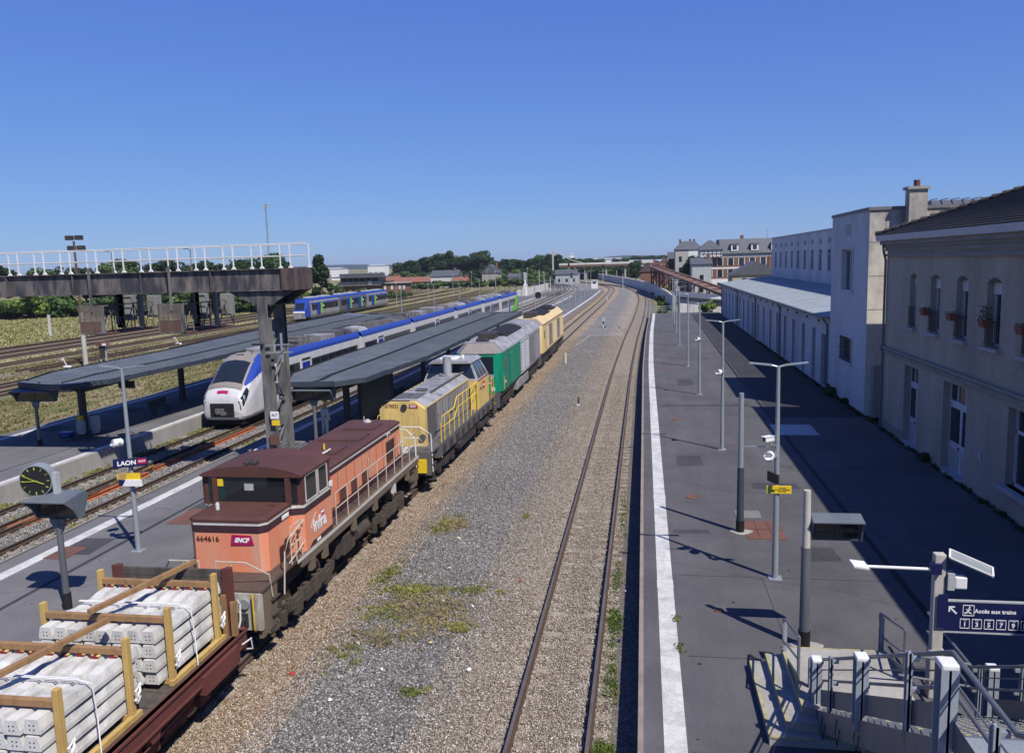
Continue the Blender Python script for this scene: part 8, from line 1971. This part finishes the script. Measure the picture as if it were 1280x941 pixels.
# red topped signal cabinet
t = root('signal_cabinet', (-56.3, 78, -.2), 'old shunting signal cabinet with a dark red hood in the field', 'signal')
mb = MB(); mb.box(-.35, -.25, -.1, .1, 0, 1.8); mb.box(.25, .35, -.1, .1, 0, 1.8); mb.build('frame', 'grey_box', t)
mb = MB(); mb.box(-.3, .3, -.2, .2, .5, 1.7); mb.build('case', 'dark_steel', t); mb = MB(); mb.prism([(-.6, 1.7), (.65, 1.7), (.5, 2.15), (-.45, 2.2)], 'y', -.35, .35); mb.build('hood', 'rust', t); mb = MB(); mb.box(.2, .62, -.37, -.3, 1.75, 2.0); mb.build('lamp_glass', 'white', t)
for i, (x, y) in enumerate(((-57.0, 73.3), (-58.6, 96), (-46.5, 61))):
    t = root('point_lever', (x, y, -.2), 'white point lever block in the dry grass, %s from the left' % ORD[i], 'point lever', 'point levers in the field')
    mb = MB(); mb.box(-.35, .35, -.2, .2, 0, .22); mb.build('block', 'white', t, bevel=.05); mb = MB(); mb.bar((0, 0, .1), (-.45, 0, .95), .07, .07); mb.cyl((-.5, -.1, .85), .12, .2, 'y', 10); mb.build('lever', 'off_white', t)
# pile of old sleepers / logs
t = root('log_pile', (-139, 166, -.2), 'long dark pile of old timbers in front of the bushes', 'timber pile')
mb = MB()
for k in range(150): x = random.uniform(-16, 16); z = random.choice([.15, .4, .65, .9])*1.5; a = random.uniform(-.3, .3); mb.bar((x-1.2, random.uniform(-1, 1), z+a), (x+1.3, random.uniform(-1, 1), z-a), .28, .25)
mb.build('timbers', 'old_timber', t)
# signal box
t = root('signal_box', (-99.4, 262, -.2), 'dark signal box with an overhanging roof and glazed control room beside the sidings', 'signal box')
mb = MB(); mb.box(.5, 13.5, 0, 7, 0, 3.0); mb.build('base_wall', 'brick', t)
mb = MB()
for k in range(5): mb.box(1.2+k*2.4, 2.4+k*2.4, -.03, -.001, .8, 2.2)
mb.build('dark_window', 'win_dark', t)
mb = MB(); mb.box(-.8, 13.8, -.8, 7.5, 3.0, 4.2); mb.build('balcony_band', 'old_concrete', t)
mb = MB(); mb.box(-.2, 13.2, -.2, 7, 4.2, 5.6); cr_ = mb.build('control_room', 'taupe', t)
mb = MB()
for k in range(6): mb.box(.2+k*2.15, 1.95+k*2.15, -.24, -.21, 4.4, 5.45)
mb.build('window', 'win_dark', cr_)
mb = MB(); mb.box(-2.6, 15.6, -2.2, 9, 5.6, 5.95); mb.box(-.5, 13, 0, 7, 5.95, 6.9); mb.build('roof', 'slate', t)
mb = MB(); mb.box(9.6, 11.0, -.95, -.85, 3.2, 4.4); mb.build('round_plate', 'off_white', t)
t = root('brick_hut', (-86.2, 264, -.2), 'low flat roofed brick hut with white shutters right of the signal box', 'hut')
mb = MB(); mb.box(0, 8.4, 0, 6, 0, 3.4); mb.build('wall', 'brick', t); mb = MB(); mb.box(-.5, 9, -.5, 6.5, 3.4, 3.75); mb.build('roof', 'old_concrete', t)
for x in (.8, 3.2, 5.9, 7.3): mb = MB(); mb.box(x, x+.8, -.03, -.001, 1.4, 2.8); mb.build('shutter', 'off_white', t)
# houses
def house(x, y, w, d, h, rh, wallm, roofm, label, rz=0, chim=True, group='houses of the town', wins=3, ridge='x', z0=-.3):
    t = root('house', (x, y, z0), label, 'house', group, rz=rz)
    mb = MB(); mb.box(-w/2, w/2, 0, d, 0, h); wl = mb.build('wall', wallm, t)
    mb = MB()
    if ridge == 'x':
        mb.prism([(-.4, h), (d+.4, h), (d/2, h+rh)], 'x', -w/2-.3, w/2+.3)
    else: mb.prism([(-w/2-.4, h), (w/2+.4, h), (0, h+rh)], 'y', -.3, d+.3)
    rf = mb.build('roof', roofm, t)
    if chim: mb = MB(); mb.box(w*.3, w*.3+.8, d*.4, d*.4+.8, h, h+rh+.9); mb.build('chimney', 'brick', rf)
    n = max(1, int(h/2.8))
    for r_ in range(n):
        for c in range(wins):
            xc = -w/2+w*(c+.5)/wins; mb = MB(); mb.box(xc-.5, xc+.5, -.04, -.005, .9+r_*2.8, 2.2+r_*2.8); wv = mb.build('window', 'win_dark', t)
            mb = MB(); mb.box(xc-.62, xc-.52, -.06, -.005, .8+r_*2.8, 2.3+r_*2.8); mb.box(xc+.52, xc+.62, -.06, -.005, .8+r_*2.8, 2.3+r_*2.8); mb.build('window_frame', 'white', wv)
    return t
HS = [(-79, 322, 11, 9, 4.6, 2.3, 'off_white', 'slate', 'pale house with grey roof and white gables before the wood', 0),
      (-72, 318, 6, 6, 2.6, 1.5, 'off_white', 'red_tile', 'little red roofed outbuilding in front of the pale grey roofed house', 0),
      (-94, 330, 16, 9, 2.4, 2.0, 'brick', 'red_tile', 'long low red roofed house left of the grey roofed one', 0),
      (-108, 335, 11, 9, 3.0, 2.2, 'brick', 'red_tile', 'red roofed house behind the signal box, right one', 0),
      (-120, 338, 13, 9, 3.0, 2.2, 'brick', 'red_tile', 'red roofed house behind the signal box, left one', 0),
      (-64.5, 345, 7, 8, 5, 3.8, 'old_concrete', 'slate', 'steep gabled grey house half hidden by the wood', 0),
      (-55, 350, 5, 6, 3.0, 1.6, 'off_white', 'slate', 'small white house at the right edge of the wood', 0),
      (-30.5, 330, 9, 8, 4.0, 1.8, 'grey_box', 'slate', 'grey shed before the far signals', 0)]
for h_ in HS: house(h_[0], h_[1], h_[2], h_[3], h_[4], h_[5], h_[6], h_[7], h_[8], h_[9], ridge='y' if 'gabled' in h_[8] else 'x')
def shed(x, y, w, d, h, mat, label, z0=-.3, roofm='roof_zinc', cat='warehouse', doors_=3):
    t = root('warehouse', (x, y, z0), label, cat, 'warehouses far off')
    mb = MB(); mb.box(-w/2, w/2, 0, d, 0, h); mb.build('wall', mat, t); mb = MB(); mb.prism([(-.3, h), (d+.3, h), (d/2, h+1.2)], 'x', -w/2-.2, w/2+.2); mb.build('roof', roofm, t)
    for k in range(doors_): xc = -w/2+w*(k+.5)/doors_; mb = MB(); mb.box(xc-1.4, xc+1.4, -.05, -.005, 0, h*.55); mb.build('door', 'loco_grey', t)
shed(-235, 560, 42, 20, 8.0, 'white', 'long white warehouse on the horizon left of the signal box')
shed(-188, 565, 12, 12, 9.5, 'white', 'small white tower warehouse right of the long one')
shed(-165, 600, 26, 12, 5.5, 'off_white', 'pale warehouse above the red roofs')
shed(-32, 640, 30, 16, 9.5, 'white', 'white warehouse behind the farther wood')
shed(4, 470, 24, 20, 7.5, 'grey_box', 'pale grey industrial shed beyond the road bridge, left part', roofm='roof_zinc')
shed(-61.5, 720, 3.2, 5, 14.6, 'white', 'little white tower on the skyline above the road bridge')
# hills
def hills(name, y, x0, x1, f, mat, label):
    mb = MB(); n = 90; vs = []
    for i in range(n+1):
        x = x0+(x1-x0)*i/n; h = f(x); vs += [(x, y, -5), (x, y+300, h), (x, y+1500, -5)]
    mb._add(vs, [(i*3+j, i*3+3+j, i*3+4+j, i*3+1+j) for i in range(n) for j in (0, 1)]); o = mb.build(name, mat, smooth=True); tag(o, label, 'hills', kind='structure')
M['hill'] = leaf_mat('hill', (.03, .05, .03), (.045, .065, .04), (.06, .08, .045))
hills('hills', 2600, -2600, 900, lambda x: 15+3*math.sin(x*.003)+2.5*math.sin(x*.011+1)+(7*math.exp(-((x+85)/90)**2)), 'hill', 'low wooded hills along the horizon')
# road bridge with pale pier and cable anchor
t = root('road_bridge', (-40, 395, -.2), 'low road bridge crossing above the distant tracks', 'bridge')
mb = MB(); mb.box(0, 62, 0, 7, 6.2, 7.1); mb.build('deck', 'brick', t); mb = MB(); mb.box(0, 62, -.1, .1, 7.1, 8.0); mb.build('parapet', 'off_white', t)
for x in (3, 12, 22, 31, 40, 48): mb = MB(); mb.box(x, x+.8, 1, 6, 0, 6.2); mb.build('pier', 'old_concrete', t)
mb = MB(); mb.tube([(-3, 2, 14), (0, 2, 12.6), (3, 2, 10.8), (6, 2, 9.3), (11, 2, 8.0)], .25, 6); mb.build('pale_arch', 'pole_concrete', t)
mb = MB(); mb.box(-3.3, -2.6, 0, 1, 0, 14.6); mb.build('pylon', 'pole_concrete', t)
t = root('industrial_building', (3.5, 318, -.2), 'pale blue and white industrial hall behind the white boundary wall', 'building')
mb = MB(); mb.box(0, 13, 0, 30, 0, 6.2); mb.build('wall', 'roof_zinc', t); mb = MB(); mb.prism([(-.5, 6.2), (13.5, 6.2), (6.5, 9)], 'y', -.5, 30); mb.build('roof', 'off_white', t)
mb = MB()
for k in range(5): mb.box(1+k*2.4, 2.4+k*2.4, -.05, -.005, 1, 4.5)
mb.build('door', 'off_white', t)
t = root('white_hut', (-14.6, 248, .5), 'small white technical hut at the far tip of the island platform', 'hut')
mb = MB(); mb.box(-1.0, 1.0, 0, 2, 0, 2.3); mb.build('wall', 'white', t); mb = MB(); mb.box(-1.15, 1.15, -.15, 2.1, 2.3, 2.5); mb.build('roof', 'off_white', t); mb = MB(); mb.box(-.5, .5, -.04, -.005, 1.5, 2.0); mb.build('vent', 'black_joint', t)
def colour_signal(x, y, h, label, z=-.2):
    t = root('railway_signal', (x, y, z), label, 'signal', 'colour light signals')
    mb = MB(); mb.tube([(0, 0, 0), (0, 0, h)], .08, 8); mb.build('mast', 'off_white', t); mb = MB(); mb.box(-.35, .35, -.1, .05, h-1.3, h+.3); b_ = mb.build('board', 'text_black', t, bevel=.05)
    for k in range(3): mb = MB(); mb.cyl((0, -.25, h-1.0+k*.45), .1, .15, 'y', 10); mb.build('hood', 'black_joint', b_)
    return t
colour_signal(-6.9, 279, 5.6, 'dark colour light signal where the two main tracks meet')
colour_signal(-22.6, 262, 5, 'dark colour light signal left of the white hut'); colour_signal(-19.5, 285, 6, 'dark colour light signal behind the white hut')
for i, (x, y, h) in enumerate(((-27, 240, 6), (-33, 262, 8), (-36, 300, 7), (-24, 310, 6), (-16, 330, 7), (-11, 345, 6), (-30, 335, 8))):
    colour_signal(x, y, h, 'small signal in the crowded far station throat, %s from the camera' % ORD[i])
t = root('relay_tower', (-31.8, 222, -.2), 'white relay cabinet tower beside the short panel fence', 'signal')
mb = MB(); mb.box(-.5, .5, -.4, .4, 0, 3.2); mb.box(-.25, .25, -.25, .25, 3.2, 4.6); mb.build('cabinet', 'white', t); mb = MB(); mb.box(-.4, .4, -.3, .3, 4.6, 6.4); mb.build('head', 'grey_box', t)
# round black dish sign on platform C
t = root('round_sign', (-17.0, 133.5, PZ), 'round black sign on a post beyond the island canopy', 'sign')
mb = MB(); mb.tube([(0, 0, 0), (0, 0, 2.6)], .06, 8); mb.build('post', 'galv', t); mb = MB(); mb.cyl((-.1, 0, 3.0), .55, .15, 'y', 24); mb.build('disc', 'text_black', t)

# ---- elevated rusty beam structure curving to the right
V = [(16, 128, 2.2), (13.4, 141, 3.2), (10.5, 158, 4.3), (7.5, 178, 5.3), (5.0, 200, 6.2), (3.2, 222, 6.9), (3.4, 236, 7.3), (6.5, 246, 7.6), (12.5, 252, 7.8)]
t = root('elevated_beamway', (16, 128, -.2), 'rusty elevated double beam on trestle legs curving behind the white wall', 'elevated track')
mb = MB(); mb2 = MB()
def off(i, d):
    a = Vector(V[max(i-1, 0)]); b_ = Vector(V[min(i+1, len(V)-1)]); n_ = (b_-a); n_.z = 0; n_.normalize(); return Vector(V[i])+Vector((n_.y, -n_.x, 0))*d-Vector((16, 128, 0))
for i in range(len(V)-1):
    for d in (-1.3, 1.3): mb.bar(off(i, d), off(i+1, d), .35, .45)
    mb2.bar(off(i, 0)+Vector((0, 0, -.1)), off(i+1, 0)+Vector((0, 0, -.1)), 2.1, .12)
    n = 3
    for q in range(n):
        c = [off(i, d).lerp(off(i+1, d), q/n) for d in (-1.2, 1.2)]; mb3 = MB()
        mb3.bar(c[0], c[1], .3, .3)
        for p_ in c: mb3.bar(p_, (p_.x, p_.y, 0), .25, .25)
        mb3.bar((c[0].x, c[0].y, c[0].z*.5), (c[1].x, c[1].y, c[1].z*.9), .15, .15); mb3.build('trestle', 'brick_dark', t)
mb.build('beam', 'rust_beam', t); mb2.build('deck', 'rust_beam', t)
# rusty pitched sheds left of the beamway
for i, (x, y, w) in enumerate(((1.6, 262, 5), (4.6, 275, 6), (7.5, 290, 6))):
    house(x, y, w, 24, 5.2+i*.6, 2.8, 'brick', 'brick_dark', 'dark brick terrace house with steep roof behind the white wall, %s one' % ORD[i], ridge='y', group='brick houses behind the wall', wins=2)
house(9.8, 246, 5, 7, 9.0, 2.0, 'brick', 'slate', 'narrow dark brick house left of the white tower block', 0, wins=1)
# white tower house
t = root('tower_house', (12.4, 236, -.2), 'tall narrow white and grey apartment house with hipped slate roof', 'house')
mb = MB(); mb.box(-3.6, 0, 0, 8, 0, 11.4); mb.build('grey_wall', 'stone_trim', t); mb = MB(); mb.box(0.003, 3.7, .0, 8, 0, 11.4); mb.build('white_wall', 'white', t)
mb = MB(); mb.hexa([(-3.9, -.3, 11.4), (4, -.3, 11.4), (4, 8.3, 11.4), (-3.9, 8.3, 11.4)], [(-1.6, 2.6, 13.7), (1.9, 2.6, 13.7), (1.9, 5.4, 13.7), (-1.6, 5.4, 13.7)]); rf = mb.build('roof', 'slate', t)
for x in (-2.4, .4, 1.5): mb = MB(); mb.box(x, x+.5, 3, 3.6, 13, 14.3); mb.build('chimney', 'brick_dark', rf)
for z in (2, 5, 8):
    for x in (-2.6, .6, 2.3): mb = MB(); mb.box(x, x+.8, -.04, -.005, z, z+1.5); mb.build('window', 'win_dark', t)
# half timbered brick hotel
t = root('apartment_block', (15.3, 220, -.2), 'large brick and white half timbered building with slate roof and dormers', 'building')
H = 9.8
for z0, z1, m_ in ((0, 3.2, 'white'), (3.2, 3.5, 'off_white'), (3.5, 6.0, 'brick'), (6.0, 6.4, 'white'), (6.4, 8.9, 'brick'), (8.9, 9.9, 'white')):
    mb = MB(); mb.box(0, 25, 0, 14, z0, z1-.002); mb.build('storey_band', m_, t)
for z in (.8, 4.0, 6.9):
    for k in range(9):
        mb = MB(); mb.box(.9+k*2.7, 2.2+k*2.7, -.05, -.005, z, z+1.7); w = mb.build('window', 'win_dark', t); mb = MB(); mb.box(.75+k*2.7, .9+k*2.7, -.07, -.005, z-.1, z+1.8); mb.box(2.2+k*2.7, 2.35+k*2.7, -.07, -.005, z-.1, z+1.8); mb.build('window_frame', 'white', w)
mb = MB(); mb.box(-1.0, 4.6, -1.2, 6, 9.0, 11.0); tw = mb.build('corner_bay', 'white', t)
mb = MB()
for k in range(6): mb.box(-1.0+k*1.06, -.85+k*1.06, -1.26, -1.2, 9.0, 11.0)
for z in (9.0, 9.9, 10.9): mb.box(-1.02, 4.62, -1.28, -1.2, z, z+.14)
for k in range(5): mb.bar((-.9+k*1.06, -1.24, 9.1), (.1+k*1.06, -1.24, 9.9), .1, .05)
mb.build('timber_frame', 'dark_band', tw)
mb = MB(); mb.hexa([(-1.4, -1.6, 11), (5, -1.6, 11), (5, 6.4, 11), (-1.4, 6.4, 11)], [(1.4, 1.8, 13.4), (2.3, 1.8, 13.4), (2.3, 3, 13.4), (1.4, 3, 13.4)]); mb.build('bay_roof', 'slate', t)
mb = MB(); mb.prism([(-.5, 9.9), (14.5, 9.9), (11.5, 13.6), (2.6, 13.6)], 'x', 4.2, 25.5); rf = mb.build('roof', 'slate', t)
mb = MB(); n = 26
for k in range(n): mb.bar((4.8+k*.78, -.1, 9.2), (5.2+k*.78, -.1, 9.85), .12, .08); mb.bar((5.2+k*.78, -.1, 9.85), (5.58+k*.78, -.1, 9.2), .12, .08)
mb.build('timber_frieze', 'dark_band', t)
for x in (7, 12, 17, 22):
    mb = MB(); mb.box(x, x+1.8, -.3, 2.5, 10.5, 12.2); d = mb.build('dormer', 'white', rf); mb = MB(); mb.box(x+.4, x+1.4, -.34, -.305, 10.8, 11.9); mb.build('dormer_window', 'win_dark', d); mb = MB(); mb.box(x-.2, x+2, -.5, 2.6, 12.2, 12.35); mb.build('dormer_roof', 'slate', d)
mb = MB(); mb.box(10, 10.8, 6, 6.8, 13, 14.6); mb.build('chimney', 'brick', rf); mb = MB(); mb.tube([(17, 7, 13.4), (17, 7, 16.2)], .06, 5); mb.bar((16.3, 7, 15.8), (17.7, 7, 15.8), .06, .06); mb.build('aerial', 'galv', rf)
house(21.5, 165, 9, 8, 5.6, 2.6, 'stucco_cream', 'slate', 'cream gabled house between the low wing and the brick building', 0, ridge='y', wins=2)
house(13.9, 205, 4.6, 8, 7.6, 1.5, 'grey_box', 'slate', 'narrow grey shaded house left of the half timbered building', 0, wins=1)
house(26.5, 170, 8, 9, 5.4, 2.6, 'stucco_cream', 'slate', 'second gabled house with pale bargeboard behind the low wing', 0, ridge='y', wins=2)
# parked vehicles behind the white wall
def car(x, y, mat, label, rz=0, van=False):
    t = root('parked_car' if not van else 'parked_van', (x, y, -.2), label, 'car' if not van else 'van', 'vehicles parked behind the white wall', rz=rz)
    h = 1.0 if not van else 1.3
    mb = MB(); mb.hexa([(-.85, -2.1, .35), (.85, -2.1, .35), (.85, 2.1, .35), (-.85, 2.1, .35)], [(-.82, -2.1, .95), (.82, -2.1, .95), (.82, 2.1, .95), (-.82, 2.1, .95)]); mb.build('body', mat, t, bevel=.1)
    z = 1.5 if not van else 2.1
    mb = MB(); mb.hexa([(-.78, -1.1, .95), (.78, -1.1, .95), (.78, 1.7, .95), (-.78, 1.7, .95)], [(-.65, -.5, z), (.65, -.5, z), (.65, 1.2, z), (-.65, 1.2, z)]); cb_ = mb.build('cabin', 'win_dark' if not van else mat, t, bevel=.05)
    mb = MB(); mb.box(-.66, .66, -.5, 1.2, z, z+.04); mb.build('roof', mat, cb_)
    for sx in (-1, 1):
        for sy in (-1.3, 1.3): mb = MB(); mb.cyl((sx*.8-.1, sy, .33), .33, .2, 'x', 14); mb.build('wheel', 'text_black', t)
for i, (x, y, m_, c) in enumerate(((7.6, 158, 'white', 'white'), (6.8, 172, 'white', 'white'), (6.0, 186, 'loco_grey', 'grey'), (5.0, 200, 'white', 'white'), (4.2, 222, 'red', 'bright red'), (3.0, 236, 'loco_dark_grey', 'dark grey'), (-1.0, 285, 'white', 'white'))):
    car(x, y, m_, '%s vehicle parked behind the boundary wall, %s counting away from the shed' % (c, ORD[i]), .1, van=(i in (1, 6)))

# ---- air
hz = MB(); hz.box(-3200, 2200, -70, 4600, -6.5, 46); o = bpy.data.objects.new('haze', None)
m = bpy.data.materials.new('haze_air'); m.use_nodes = True; nt = m.node_tree; nt.nodes.clear()
ou = nt.nodes.new('ShaderNodeOutputMaterial'); pv = nt.nodes.new('ShaderNodeVolumePrincipled'); pv.inputs['Color'].default_value = (.86, .92, 1, 1); pv.inputs['Density'].default_value = .00013; pv.inputs['Anisotropy'].default_value = .3
nt.links.new(pv.outputs[0], ou.inputs['Volume']); M['haze_air'] = m
bpy.data.objects.remove(o); o = hz.build('haze', 'haze_air'); tag(o, 'thin pale summer haze softening the distant hills and town', 'haze', kind='stuff')
